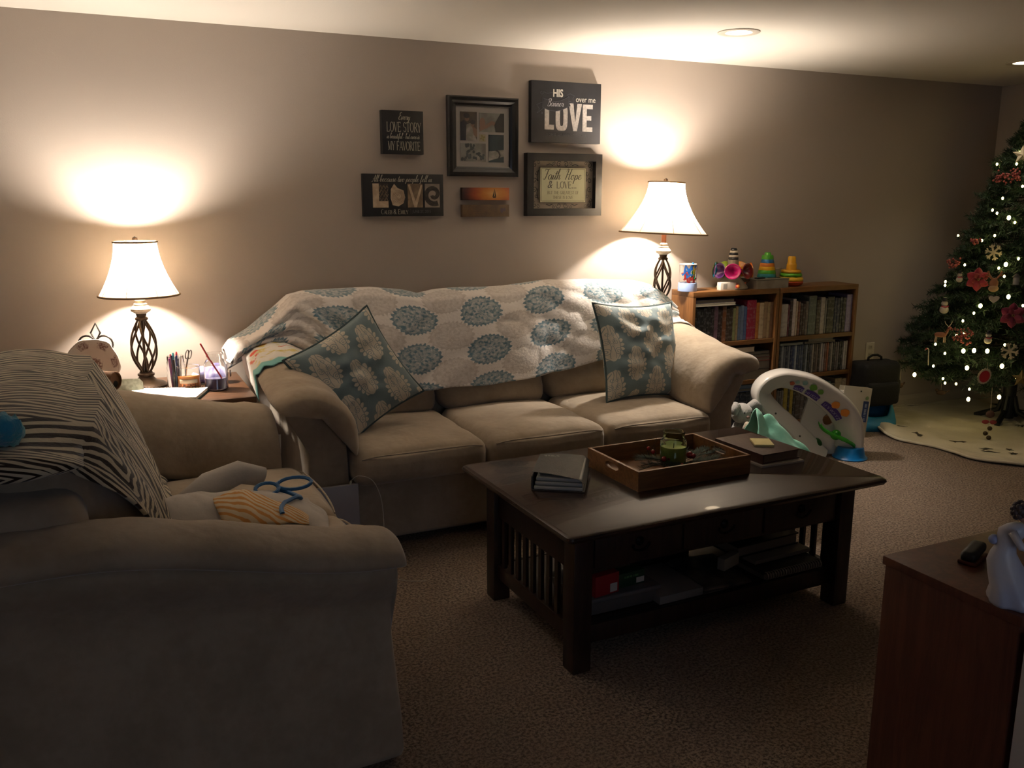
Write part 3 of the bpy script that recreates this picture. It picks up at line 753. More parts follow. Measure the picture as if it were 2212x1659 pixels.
for k, c in enumerate(pens):
    a = k*2.4; r0 = 0.012+0.014*((k*37) % 10)/10; hh = 0.115+0.035*((k*53) % 10)/10
    p0 = Vector((r0*math.cos(a)*0.8, r0*math.sin(a)*0.8, 0.01)); p1 = Vector((r0*1.15*math.cos(a+0.15), r0*1.15*math.sin(a+0.15), hh))
    col = P('pen_'+c[1:], c, 0.35)
    q = thing('pen', 'a %s pen standing among the others in the glass jar' % {'#b5222a': 'red', '#a02030': 'dark red', '#e8e4e0': 'white', '#1f7f8e': 'teal', '#7a2a6a': 'purple'}.get(c, 'dark'), 'pen', (0.275, 4.16, TZ), 0, 'pens in the jar')
    d = (p1-p0).normalized()
    MB().tube([p0, p0+d*(hh*0.96)], 0.0042, 8).build('barrel', col, q); MB().tube([p0+d*(hh*0.96), p0+d*hh*1.03], [0.0045, 0.0028], 8).build('cap', col, q)
t = thing('scissors', 'grey scissors handles poking out of the pen jar', 'scissors', (0.302, 4.15, TZ+0.02), (R(8), R(10), 0.4))
MB().tube([(0, 0, 0), (0, 0, 0.115)], 0.004, 6).build('blade', P('steel', '#9a9a9a', 0.3, metal=0.9), t)
for sg in (-1, 1): MB().tube([(sg*0.007+0.007*math.cos(a), 0, 0.134+0.02*math.sin(a)) for a in [2*PI*k/14 for k in range(14)]], 0.003, 6, closed=True).build('handle', P('grey_grip', '#6d6a66', 0.5), t)
t = thing('jar_candle', 'orange jar candle with paper label on the end table', 'candle', (0.322, 4.105, TZ))
MB().lathe([(0.0, 0.0), (0.046, 0.0), (0.049, 0.004), (0.049, 0.098), (0.051, 0.1), (0.051, 0.104), (0.048, 0.105), (0.046, 0.1), (0.0465, 0.006), (0.0, 0.005)], 36, cap=False).build('glass', M_glass, t, angle=60)
MB().lathe([(0.0, 0.006), (0.046, 0.006), (0.046, 0.066), (0.0, 0.064)], 32).build('wax', P('orange_wax', '#c8761f', 0.5, var=(14, '#e08a28')), t)
mb = MB(); mb.grid(16, 4, lambda u, v: (0.0496*math.cos(-2.55+1.7*u), 0.0496*math.sin(-2.55+1.7*u), 0.012+0.04*v))
def m_label():
    t = NT('pumpkin_label'); vec, u, v, z = t.coord('UV')
    t.link(t.mix(v.gt(0.55), t.mix(t.smooth(t.noise(vec, 9, 3), 0.4, 0.6), hx('#5a3222'), hx('#c8763a')), hx('#b8a489')), t.b.inputs['Base Color']); return t.m
mb.build('label', m_label(), t, solid=0.0005)
t = thing('mason_jar', 'clear mason jar holding a little purple drink and a red straw', 'jar', (0.432, 4.05, TZ))
jar(t, 0.05, 0.165, 0.037)
MB().lathe([(0.0, 0.0085), (0.0465, 0.0085), (0.0465, 0.055), (0.0, 0.055)], 32).build('drink', P('purple_drink', '#5f5a86', 0.1, trans=0.4), t)
mb = MB(); mb.tube([(0, 0, 0), (0.008, 0, 0)], 0.002)
o = thing('drinking_straw', 'red bendy straw leaning in the mason jar', 'straw', (0.432, 4.05, TZ))
MB().tube([(-0.058, -0.012, 0.212), (-0.02, -0.008, 0.13), (0.02, -0.004, 0.06), (0.036, 0.0, 0.012)], 0.0036, 8).build('tube', P('red_plastic', '#c01f24', 0.35), o)
M_purple = P('lilac_plastic', '#6f68b0', 0.4, var=(25, '#d8d5ea'))
t = thing('sippy_cup', 'lilac patterned cup lying behind the mason jar, silver ring at its end', 'cup', (0.43, 4.2, TZ+0.042), (0, R(90), R(-8)))
MB().lathe([(0.0, -0.085), (0.034, -0.085), (0.04, -0.08), (0.041, 0.05), (0.034, 0.07), (0.0, 0.07)], 28).build('body', M_purple, t)
MB().tube([(0.0+0.014*math.cos(a), 0.014*math.sin(a), 0.082) for a in [2*PI*k/18 for k in range(18)]], 0.003, 6, closed=True).build('ring', P('chrome', '#c8c8c8', 0.15, metal=1.0), t)

# ------------------------------------------------------------------ zebra throw over the loveseat
def m_zebra():
    t = NT('zebra_fleece'); vec, u, v, z = t.coord('UV')
    n1 = t.noise(vec, 5.5, 3, 0.5); n2 = t.noise(t.combine(u*9.0, v*3.0), 2.5, 3, 0.5)
    tri = ((u*(1/0.27)+0.2+(n1-0.5)*0.25).fract()-0.5).abs()
    ph = v*0.9+u*0.3+tri*0.75+(n1-0.5)*0.16+(n2-0.5)*0.05
    st = (ph*80.0).sin()
    m_ = t.smooth(st+(n2-0.5)*1.7, -0.2, 0.12)
    nf = t.noise(vec, 90, 3)
    t.link(t.mix(m_, hx('#2b2018'), hx('#c6bba3')), t.b.inputs['Base Color'])
    t.b.inputs['Roughness'].default_value = 0.95; t.b.inputs['Sheen Weight'].default_value = 0.35; t.b.inputs['Specular IOR Level'].default_value = 0.1
    t.bump(nf, 0.25, 0.01); return t.m
M_zebra = m_zebra()
ML = Matrix.LocRotScale(Vector((LX, LY, 0)), Euler((0, 0, PI/2+R(1.6))), None)
def zebra():
    W = 1.19
    # lower edge of the throw (local z) along local x
    LOW = [(-0.13, 0.94), (-0.06, 0.84), (0.02, 0.73), (0.12, 0.64), (0.28, 0.545), (0.46, 0.495), (0.6, 0.475), (1.3, 0.462)]
    def surf(x, k):
        """k in 0..1 behind the crest to the front edge"""
        zl = interp(x, LOW); ends = ss(0.1, -0.13, x)*0.5+ss(1.02, 1.24, x)
        top = 1.015-0.13*ss(0.98, 1.2, x)**1.3-0.05*ss(0.05, -0.14, x)
        if k < 0.28:
            q = k/0.28; y = 1.03-0.03*q; z = top-0.32*(1-q)-0.03*q
        elif k < 0.5:
            q = (k-0.28)/0.22; y = 1.0-0.32*q; z = top-0.03+0.032*math.sin(PI*q)-0.01*q
        else:
            q = (k-0.5)/0.5; z = top-0.04+(zl-top+0.04)*q
            y = 0.5+0.42*(z-0.44)-0.055-0.04*math.sin(PI*min(1, max(0, (x % 0.595)/0.595)))*math.sin(PI*min(1, q*0.8+0.2))
            y = min(y, 0.68)
            # at the very bottom the throw turns onto the seat
            y -= 0.025*ss(0.9, 1.0, q)*ss(0.55, 0.8, x)
            y += 0.1*ss(0.02, -0.14, x)
        y += 0.05*ends*ss(0.4, 0.7, k)*(x > 0.6)*0.6
        return Vector((x, y, z))
    def f(a, b):
        sx = -0.34+(1.155+0.34)*a
        lim = -0.115-0.085*ss(0.66, 0.5, b); x = max(sx, lim+0.015*ss(-0.3, -0.1, sx)); wr = max(0.0, lim+0.005-sx)
        x2 = x + (0.05*ss(0.75, 1.0, b) if x > 1.0 else 0)
        p = surf(x2, b)
        fr = ss(0.3, 0.55, b)
        fold = 0.016*nz(x*7-b*3.2, b*2, 4)+0.008*nz(x*16-b*6, b*3, 9)+0.02*ss(0.7, 1.0, b)*max(0, math.sin(x*24))*ss(0.8, 1.05, x)
        p.y -= abs(fold)*fr+0.008
        p.y = min(p.y+wr, 1.0 if b > 0.3 else 1.05); p.x -= 0.02*ss(0, 0.08, wr)+0.01*abs(nz(wr*9, b*5))*(wr > 0)
        p.z += 0.008*nz(x*6, b*4, 1)+0.006
        return ML @ p
    def uvf(a, b): return (1.495*a, b*0.86)
    o = MB().grid(150, 90, f, uvf).build('zebra_throw', M_zebra, angle=180, solid=0.01)
    tag(o, 'brown and cream zebra-striped fleece throw over the loveseat back', 'throw')
zebra()
# turquoise knitted thing at the left edge
M_knit = P('turquoise_knit', '#2f93b8', 0.95, sheen=0.4, bump=(70, 0.7), var=(9, '#3fa39a'))
def knit():
    c = Vector((-0.225, 2.11, 1.01))
    mb = MB(); mb.ball((0, 0, 0), 1, 28)
    mb.v = [tuple(c+Vector((q[0]*0.042+0.01, q[1]*0.06-q[2]*0.0+0.015*nz(q[0]*2, q[1]*3, 1), q[2]*0.035*(1.0-0.6*ss(0.2, 1.0, q[1]))+0.014*nz(q[0]*3, q[1]*4, q[2]*3)-0.02*q[1]))) for q in mb.v]
    tag(mb.build('knitted_hat', M_knit, angle=180), 'turquoise knitted baby hat resting on the zebra throw', 'hat')
knit()

# ------------------------------------------------------------------ cloths over the sofa arms
def m_muslin():
    t = NT('watercolour_muslin'); vec, u, v, z = t.coord('UV')
    n = t.noise(vec, 5, 4, 0.6, 0.5); n2 = t.noise(vec, 8.5, 3, 0.6)
    col = t.mix(t.smooth(n2, 0.52, 0.64)*t.smooth(u, 0.1, 0.4), hx('#e9e4dc'), hx('#d9c77a'))
    col = t.mix(t.smooth(n, 0.60, 0.66)*t.smooth(v, 0.2, 0.35)*(1.0-t.smooth(v, 0.6, 0.85)), col, hx('#cf5a40'))
    d = u-0.32; e = v-0.47; rr = (d*d*2.2+e*e*5.0).sqrt()
    col = t.mix(1.0-t.smooth(rr+(n-0.5)*0.12, 0.07, 0.1), col, hx('#d8604a'))
    d = u-0.42; e = v-0.33; rr = (d*d*2.2+e*e*6.0).sqrt()
    col = t.mix(1.0-t.smooth(rr+(n-0.5)*0.12, 0.07, 0.1), col, hx('#c7902f'))
    col = t.mix(t.smooth(v, 0.84, 0.88)*(1.0-t.smooth(u, 0.55, 0.85)), col, hx('#7fb9b8'))
    t.link(col, t.b.inputs['Base Color']); t.b.inputs['Roughness'].default_value = 0.95; t.bump(t.noise(vec, 40, 3), 0.2, 0.01); return t.m
def padpoint(a, y):
    """a along the arm-pad cross-section 0 (inside) .. 1 (outside), local couch y"""
    top = [(0.034, .52), (0.024, .59), (-0.004, .65), (-0.06, .705), (-0.13, .735), (-0.2, .738), (-0.262, .722), (-0.3, .692), (-0.292, .64), (-0.285, .57)]
    k = a*(len(top)-1); i = min(len(top)-2, int(k)); f = k-i
    return (top[i][0]*(1-f)+top[i+1][0]*f, top[i][1]*(1-f)+top[i+1][1]*f+0.1*ss(0.0, 0.75, y))
def cloth_left():
    def f(u, v):
        y = 0.74-0.36*v-0.05*(1-u)*v+0.008*math.sin(u*40)*v
        a, z = padpoint(0.98-0.86*u, y)
        n = 0.014+0.008*abs(nz(u*7, v*6, 2))
        ang = PI*(0.98-0.86*u)
        return (SX+a-0.016*math.sin(max(0, ang-1.7))-0.0, SY+y, z+n+0.02*ss(0.15, 0, v))
    o = MB().grid(50, 40, f).build('muslin_cloth', m_muslin(), angle=180, solid=0.004)
    tag(o, 'white muslin cloth with watercolour print and aqua edge on the sofa\'s left arm', 'cloth')
cloth_left()
def m_band():
    t = NT('banded_cloth'); vec, u, v, z = t.coord('UV')
    c = t.ramp(v, [(0.0, hx('#c98436')), (0.16, hx('#c98436')), (0.2, hx('#7fb4b4')), (0.34, hx('#5a5750')), (0.5, hx('#8f8b84')), (0.6, hx('#e8e2d8')), (1.0, hx('#f0ebe2'))])
    t.link(c, t.b.inputs['Base Color']); t.b.inputs['Roughness'].default_value = 0.9; return t.m
def cloth_right():
    W = 3*0.607
    def f(u, v):
        y = 0.86-0.34*v
        a, z = padpoint(0.12+0.68*u, y)
        return (SX+W-a+0.004, SY+y, z+0.013+0.006*abs(nz(u*6, v*7, 5))+0.045*(1-ss(0.0, 0.5, v))*math.sin(PI*min(1, u*1.2)))
    o = MB().grid(40, 40, f).build('folded_cloth', m_band(), angle=180, solid=0.006)
    tag(o, 'folded white cloth with grey and orange bands on the sofa\'s right arm', 'cloth')
cloth_right()

# ------------------------------------------------------------------ baby outfit on the loveseat seat
M_onesie = P('grey_jersey', '#aaa39c', 0.95, sheen=0.2, bump=(30, 0.2), var=(6, '#bab3ac'))
M_cream = P('cream_jersey', '#d5cbb9', 0.95, bump=(30, 0.2))
def m_stripe():
    t = NT('orange_stripe_knit'); vec, u, v, z = t.coord('UV'); n = t.noise(vec, 9, 3)
    s_ = ((u*0.8+v*0.9)*44+n*2.5).sin()
    t.link(t.mix(t.smooth(s_, -0.1, 0.5), hx('#d6c4a6'), hx('#c98f4e')), t.b.inputs['Base Color']); t.b.inputs['Roughness'].default_value = 0.95; return t.m
t = thing('baby_outfit', 'crumpled grey baby outfit with orange stripes and blue ribbon on the loveseat seat', 'clothes', (0.20, 2.80, 0.478)); t.scale = (1.28, 1.2, 1.12)
def bodyf(u, v):
    x = -0.27+0.58*u; yy = -0.13+0.27*v
    h = 0.085*math.sin(PI*min(1, u*1.02))**0.7*math.sin(PI*v)**0.6
    h += 0.022*nz(x*9, yy*12, 1)*math.sin(PI*v)+0.012*abs(nz(x*22+yy*10, yy*10, 5))
    return (x+0.02*nz(yy*9, x*5), yy+0.03*nz(x*7, 2)+0.06*math.sin(u*3)-0.03, max(0.002, h))
MB().grid(70, 50, bodyf).build('body', M_onesie, t, angle=180, solid=0.004)
MB().tube([(-0.02, 0.1, 0.03), (0.06, 0.16, 0.07), (0.14, 0.2, 0.085), (0.2, 0.205, 0.06)], [0.035, 0.04, 0.036, 0.03], 14).build('sleeve', M_onesie, t, angle=180)
MB().tube([(-0.2, 0.02, 0.02), (-0.25, 0.06, 0.06), (-0.26, 0.04, 0.1), (-0.245, -0.01, 0.07)], [0.03, 0.035, 0.03, 0.03], 14).build('sleeve', M_cream, t, angle=180)
MB().grid(24, 24, lambda u, v: (lambda p: (p[0]+0.006, p[1]-0.004, p[2]+0.008))(bodyf(0.55+0.36*v*(1-u*0.0), 0.02+(0.6*(1-abs(2*v-0.7)*0.62))*u))).build('striped_patch', m_stripe(), t, angle=180, solid=0.003)
M_rib = P('blue_ribbon', '#1f5f96', 0.5)
MB().tube([(lambda p: (p[0], p[1], p[2]+0.012))(bodyf(0.86+0.05*math.sin(s_*5), 0.85-0.75*s_)) for s_ in [k/14 for k in range(15)]], 0.006, 8).build('ribbon', M_rib, t)
bp = bodyf(0.84, 0.8)
for sg, sc_ in ((-1, 0.03), (1, 0.045)):
    MB().tube([(bp[0]+sg*sc_*(1-math.cos(a)), bp[1]+0.02*math.sin(a)+sg*0.01, bp[2]+0.018+0.012*math.sin(a)) for a in [2*PI*k/16 for k in range(16)]], 0.0055, 6, closed=True).build('bow_loop', M_rib, t)

# ------------------------------------------------------------------ laptop standing against the loveseat front, with its lead
M_alu = P('brushed_aluminium', '#a5a2a6', 0.5, metal=0.25)
t = thing('laptop', 'closed silver laptop stood on its short edge against the sofa\'s left arm', 'laptop', (0.775, 3.405, 0.002), (R(-4), 0, 0))
MB().rbox(-0.12, 0.12, -0.008, 0.0, 0.0, 0.345, 0.004, 4).build('lid', M_alu, t)
MB().rbox(-0.12, 0.12, 0.001, 0.012, 0.0, 0.345, 0.005, 4).build('base', M_alu, t)
t = thing('charging_cable', 'thin white charging cable arching up from the laptop corner', 'cable', (0, 0, 0))
cp = [(0.862, 3.425, 0.352), (0.868, 3.41, 0.372), (0.892, 3.395, 0.388), (0.94, 3.385, 0.368), (0.968, 3.37, 0.312), (0.976, 3.35, 0.23), (0.965, 3.31, 0.1), (0.955, 3.24, 0.012), (1.0, 3.16, 0.006), (1.08, 3.12, 0.006)]
def catmull(cp, n=8):
    cp = [Vector(q) for q in cp]; cp = [2*cp[0]-cp[1]]+cp+[2*cp[-1]-cp[-2]]; out = []
    for i in range(1, len(cp)-2):
        for k in range(n):
            s_ = k/n; a, b, c, d = cp[i-1:i+3]
            out.append(0.5*((2*b)+(c-a)*s_+(2*a-5*b+4*c-d)*s_*s_+(3*b-a-3*c+d)*s_**3))
    return out+[cp[-2]]
MB().tube(catmull(cp), 0.0016, 6).build('lead', P('white_rubber', '#b9b2a6', 0.5), t)
MB().tube([(0.862, 3.425, 0.346), (0.864, 3.42, 0.362)], 0.0045, 8).build('plug', P('lit_plug', '#d8d8c0', 0.3), t)
# ------------------------------------------------------------------ coffee table
M_walnut = wood('coffee_table_top_wood', '#241712', '#3d2a20', 0.24, coat=0.25, axis=0, grooves=(1, 0.2))
M_walnut2 = wood('coffee_table_wood', '#1e1410', '#33221a', 0.4, axis=2)
M_pull = P('antique_pull', '#17120f', 0.4, metal=0.7)
CT = thing('coffee_table', 'dark mission-style coffee table with slatted ends in front of the sofa', 'table', (1.856, 2.60, 0), R(1.2))
TH = 0.5
def tabletop():
    mb = MB(); secs = []
    def ring(ins, z):
        x0, x1, y0, y1 = -0.655+ins, 0.695-ins, -0.395+ins, 0.445-ins; r = 0.02; pts = []
        for (cx, cy, a0) in ((x1-r, y1-r, 0), (x0+r, y1-r, 90), (x0+r, y0+r, 180), (x1-r, y0+r, 270)):
            for k in range(5):
                a = R(a0+90*k/4); pts.append((cx+r*math.cos(a), cy+r*math.sin(a), z))
        return pts
    for ins, z in ((0.022, TH-0.03), (0.006, TH-0.024), (0.0, TH-0.014), (0.003, TH-0.006), (0.012, TH)): secs.append(ring(ins, z))
    return mb.loft(secs)
tabletop().build('tabletop', M_walnut, CT, angle=30)
LG = []
for sx in (-1, 1):
    for sy in (-1, 1):
        x, y = sx*0.563, sy*0.298
        MB().box(x-0.034, x+0.034, y-0.034, y+0.034, 0, TH-0.03).build('leg', M_walnut2, CT, bevel=0.006)
mb = MB(); mb.box(-0.53, 0.53, 0.29, 0.31, 0.335, TH-0.03); mb.box(-0.53, 0.53, -0.31, -0.296, 0.335, TH-0.03)
mb.box(-0.578, -0.558, -0.265, 0.265, 0.335, TH-0.03); mb.box(0.558, 0.578, -0.265, 0.265, 0.335, TH-0.03)
mb.build('apron', M_walnut2, CT, bevel=0.002)
for k in range(3):
    x0 = -0.515+0.347*k
    d = MB().box(x0, x0+0.337, -0.32, -0.309, 0.347, TH-0.042).build('drawer', M_walnut2, CT, bevel=0.003)
    cx = x0+0.168
    pm = MB(); pm.lathe([(0.0, 0.0), (0.016, 0.0), (0.016, 0.004), (0.007, 0.012), (0.0, 0.012)], 14, M=Matrix.Translation((cx, -0.32, 0.413)) @ Matrix.Rotation(R(90), 4, 'X'))
    pm.tube([(cx+0.032*math.cos(a), -0.334-0.006*math.sin(a), 0.408+0.026*math.sin(a)) for a in [PI+PI*q/12 for q in range(13)]], 0.0035, 6)
    pm.build('pull', M_pull, d)
for sx in (-1, 1):
    MB().box(sx*0.568-0.012, sx*0.568+0.012, -0.265, 0.265, 0.09, 0.145).build('end_rail', M_walnut2, CT, bevel=0.002)
    for k in range(9):
        y = -0.232+0.464*k/8
        MB().box(sx*0.568-0.006, sx*0.568+0.006, y-0.011, y+0.011, 0.145, 0.335).build('slat', M_walnut2, CT)
MB().box(-0.552, 0.552, -0.285, 0.285, 0.118, 0.138).build('shelf', M_walnut2, CT)
for sy in (-1, 1): MB().box(-0.53, 0.53, sy*0.2925-0.0075, sy*0.2925+0.0075, 0.08, 0.142).build('stretcher', M_walnut2, CT, bevel=0.002)

# ------------------------------------------------------------------ things on the coffee table
M_leather = P('worn_black_leather', '#2a2f32', 0.6, var=(30, '#202427'), bump=(160, 0.25))
M_gilt = P('grey_page_edges', '#aaaca8', 0.6, bump=(300, 0.2))
t = thing('bible', 'thick worn grey-black leather book with grey page edges, beside the wooden tray', 'book', (1.462, 2.715, TH), R(-33))
def pg(p, u):
    return (p[0], p[1]+0.0, p[2])
mb = MB()
for k in range(3): mb.rbox(-0.083+0.003*k, 0.088-0.002*k, -0.148+0.004*k, 0.128, 0.004+0.0148*k, 0.0172+0.0148*k, 0.005, 4)
mb.build('pages', M_gilt, t)
cov = MB(); cov.rbox(-0.092, 0.095, -0.15, 0.135, 0.0, 0.004, 0.002, 4); cov.rbox(-0.094, -0.086, -0.14, 0.135, 0.0, 0.05, 0.004, 4)
def flop(u, v):
    x = -0.092+0.187*u; y = -0.125+0.265*v-0.03*u*(1-v)
    z = 0.049+0.004*math.sin(PI*u)-0.004*(1-v)*u+0.012*(1-v)*(1-u)
    if u > 0.9: z -= (u-0.9)*0.16
    return (x, y, z)
cov.grid(16, 16, flop); cov.build('cover', M_leather, t, solid=0.0)
tx = MB(); faded_print(tx, Matrix.Translation((-0.045, 0.105, 0.0552)) @ Matrix.Rotation(R(4), 4, 'Z'), 0.055, 0.006, 2, 3)
tx.build('title', P('worn_silver_print', '#8c8f90', 0.5), t, smooth=False)

M_tray = wood('tray_wood', '#6a4626', '#8a6038', 0.45, axis=0)
TX, TY = 1.878, 2.645
t = thing('serving_tray', 'rectangular brown wooden tray with slot handles on the coffee table', 'tray', (TX, TY, TH), R(1.0))
hw, hd, th_, hh = 0.248, 0.172, 0.011, 0.072
MB().box(-hw+th_, hw-th_, -hd+th_, hd-th_, 0.0, 0.008).build('bottom', M_tray, t)
for sg in (-1, 1): MB().box(-hw, hw, sg*hd-(th_ if sg > 0 else 0), sg*hd+(th_ if sg < 0 else 0), 0, hh).build('side', M_tray, t, bevel=0.0015)
def slotpanel():
    n = 48; inner = []; outer = []
    for k in range(n):
        a = 2*PI*k/n; c, s_ = math.cos(a), math.sin(a)
        # stadium slot 0.085 x 0.022
        q = 0.011; L = 0.033
        if abs(c) > 1e-9 and abs(s_/c)*L <= q: x = math.copysign(L+q*math.sqrt(max(0, 1-(s_*1.6)**2)), c); y = s_*q*1.6 if abs(s_*1.6) < 1 else math.copysign(q, s_)
        else: y = math.copysign(q, s_); x = max(-L, min(L, c/abs(s_)*q if abs(s_) > 1e-9 else L))
        inner.append((x, y+0.012))
        X, Y = hd-th_, hh/2; tt = min(X/abs(c) if abs(c) > 1e-9 else 9, Y/abs(s_) if abs(s_) > 1e-9 else 9); outer.append((c*tt, s_*tt))
    for (qx, qy) in ((hd-th_, hh/2), (-hd+th_, hh/2), (-hd+th_, -hh/2), (hd-th_, -hh/2)):
        b = min(range(n), key=lambda k: (outer[k][0]-qx)**2+(outer[k][1]-qy)**2); outer[b] = (qx, qy)
    return outer, inner
oi = slotpanel()
for sg in (-1, 1):
    M = Matrix.Translation((sg*hw-(th_ if sg > 0 else 0), 0, hh/2)) @ Matrix(((0, 0, 1, 0), (1, 0, 0, 0), (0, 1, 0, 0), (0, 0, 0, 1)))
    MB().plate_hole(oi[0], oi[1], 0, th_, M).build('end', M_tray, t, angle=30)
# candle in the tray
def m_greenglass():
    return m_glass('green_tint_glass', '#dfeacb')
t = thing('green_candle', 'green candle in an open glass jar standing in the tray', 'candle', (TX+0.055, TY+0.045, TH+0.009))
p = [(0.0, 0.0), (0.044, 0.0), (0.05, 0.006), (0.05, 0.082), (0.048, 0.09), (0.041, 0.098), (0.04, 0.102), (0.041, 0.108), (0.043, 0.122), (0.0425, 0.125), (0.04, 0.125), (0.037, 0.108), (0.037, 0.1), (0.046, 0.086), (0.047, 0.008), (0.0, 0.006)]
MB().lathe(p, 40, cap=False).build('glass', m_greenglass(), t, angle=60)
MB().lathe([(0.0, 0.0065), (0.0465, 0.0085), (0.0465, 0.066), (0.03, 0.062), (0.0, 0.061)], 36).build('wax', P('green_wax', '#7d8a3f', 0.45, var=(20, '#93a052')), t)
MB().tube([(0, 0, 0.058), (0.002, 0, 0.072)], 0.0012, 6).build('wick', M_dark, t)
# greenery ring
M_needle = P('dusty_pine', '#69756a', 0.8, var=(40, '#4c584e')); M_twig = P('brown_twig', '#4a352a', 0.8)
random.seed(5)
t = thing('pine_ring', 'dusty artificial pine candle ring lying in the tray', 'wreath', (TX+0.055, TY+0.02, TH+0.0085))
nb = MB(); tw = MB()
sprigs = []
for k in range(26):
    a = 2*PI*k/26+random.uniform(-0.2, 0.2)
    if 0.35*PI < a < 0.62*PI: continue
    L = random.uniform(0.07, 0.115)*(1.5 if abs(math.cos(a)) > 0.8 else 0.85)
    c0 = Vector((0.05*math.cos(a), 0.05*math.sin(a)*0.9-0.0, 0.01)); d = Vector((math.cos(a), 0.75*math.sin(a), random.uniform(0.0, 0.1)))
    sprigs.append((c0, d, L))
for c0, d, L in sprigs:
    tw.tube([c0, c0+d*L*0.5+Vector((0, 0, 0.006)), c0+d*L], 0.0014, 5)
    for j in range(90):
        s_ = random.uniform(0.1, 1.0); b = c0+d*L*s_+Vector((0, 0, 0.005))
        side = d.cross(Vector((0, 0, 1))).normalized()
        an = random.uniform(0, 2*PI); dirv = (d*0.9+side*math.cos(an)*0.9+Vector((0, 0, 1))*abs(math.sin(an))*0.7).normalized()
        e_ = b+dirv*random.uniform(0.016, 0.028); wv = side*0.0017
        e_.z = max(e_.z, 0.002); b.z = max(b.z, 0.003)
        nb.add([b-wv, b+wv, e_+wv*0.3, e_-wv*0.3], [(0, 1, 2, 3)])
tw.build('twig', M_twig, t); nb.build('needles', M_needle, t, smooth=False)
tp = MB()
for (x, y, h, lean) in ((-0.075, 0.06, 0.075, -0.03), (-0.06, 0.075, 0.09, 0.02), (-0.09, 0.05, 0.06, -0.05), (-0.055, 0.05, 0.085, -0.015)):
    tp.tube([(x, y, 0.005), (x+lean*0.4, y+0.01, h*0.6), (x+lean, y+0.004, h)], [0.0013, 0.0011, 0.0006], 5)
    tp.tube([(x+lean*0.4, y+0.01, h*0.6), (x+lean*0.4+0.02, y+0.01, h*0.85)], 0.0008, 4)
tp.build('bare_twig', M_twig, t)
M_berry = P('red_berry', '#8e1a1c', 0.25, coat=0.5)
for k, (x, y, r, g) in enumerate(((-0.028, 0.005, 0.013, 'round red berry left of the candle among the pine'), (-0.05, 0.012, 0.011, 'dark red berry leaning on the twigs left of the candle'), (0.066, 0.008, 0.014, 'red berry right of the candle in the tray'), (0.073, -0.004, 0.011, 'red berry in front of the right-hand berry pair'), (-0.012, -0.052, 0.008, 'small red berry lying at the front of the pine ring'), (-0.076, 0.05, 0.009, 'small red berry on the upright twigs'), (-0.088, 0.062, 0.008, 'topmost small red berry on the upright twigs'))):
    z = 0.014+r*0.9 if k < 4 else (0.012 if k == 4 else 0.045+0.012*(k-5))
    o = MB().ball((0, 0, 0), r, 14).build('berry', M_berry, angle=180); o.location = (TX+0.055+x, TY+0.02+y, TH+0.0085+z); tag(o, g, 'berry', 'red berries in the tray')

M_brown = P('brown_cloth_cover', '#3f241b', 0.55, bump=(120, 0.15)); M_pages = P('old_pages', '#6d5a47', 0.8, bump=(260, 0.2))
BK = Vector((2.315, 2.675, TH))
slab('letter_pad', 'white paper pad under the brown book on the coffee table', 'paper pad', (2.32, 2.645, TH), 0.205, 0.27, 0.007, R(-1), P('pad_white', '#a9a196', 0.8))
t = thing('brown_book', 'brown hardback book lying on the paper pad on the coffee table', 'book', (2.318, 2.668, TH+0.007), R(3))
MB().box(-0.088, 0.092, -0.13, 0.13, 0.004, 0.034).build('pages', M_pages, t)
mb = MB(); mb.box(-0.096, 0.098, -0.137, 0.137, 0, 0.004); mb.box(-0.096, 0.098, -0.137, 0.137, 0.034, 0.038); mb.box(-0.096, -0.089, -0.137, 0.137, 0.003, 0.035)
mb.build('cover', M_brown, t, bevel=0.0012)
slab('sticky_notes', 'pale yellow sticky-note block on the brown book', 'notepad', (2.333, 2.655, TH+0.0455), 0.076, 0.095, 0.009, R(-28), P('pale_yellow_paper', '#efe3a6', 0.8), bevel=0.001)

# ------------------------------------------------------------------ things on the coffee table's shelf
SZ = 0.139
def CTP(x, y, z): return tuple(WM(CT) @ Vector((x, y, z)))
def item(name, label, cat, x, y, z, sx, sy, sz, rz, mat, bevel=0.001):
    return slab(name, label, cat, CTP(x, y, z), sx, sy, sz, rz, mat, bevel=bevel)
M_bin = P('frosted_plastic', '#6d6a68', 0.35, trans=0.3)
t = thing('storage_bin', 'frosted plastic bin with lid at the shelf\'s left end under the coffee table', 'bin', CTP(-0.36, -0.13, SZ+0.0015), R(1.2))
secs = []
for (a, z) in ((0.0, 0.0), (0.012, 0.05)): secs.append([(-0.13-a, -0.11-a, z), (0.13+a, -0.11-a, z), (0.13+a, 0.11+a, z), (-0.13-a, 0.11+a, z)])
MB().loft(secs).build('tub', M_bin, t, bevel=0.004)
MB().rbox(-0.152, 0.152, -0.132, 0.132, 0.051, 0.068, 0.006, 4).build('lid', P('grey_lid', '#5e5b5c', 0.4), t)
M_redbox = P('red_carton', '#8f1720', 0.5); M_greenbox = P('dark_green_carton', '#12361f', 0.5); M_lab = P('barcode_white', '#b9b4ad', 0.7)
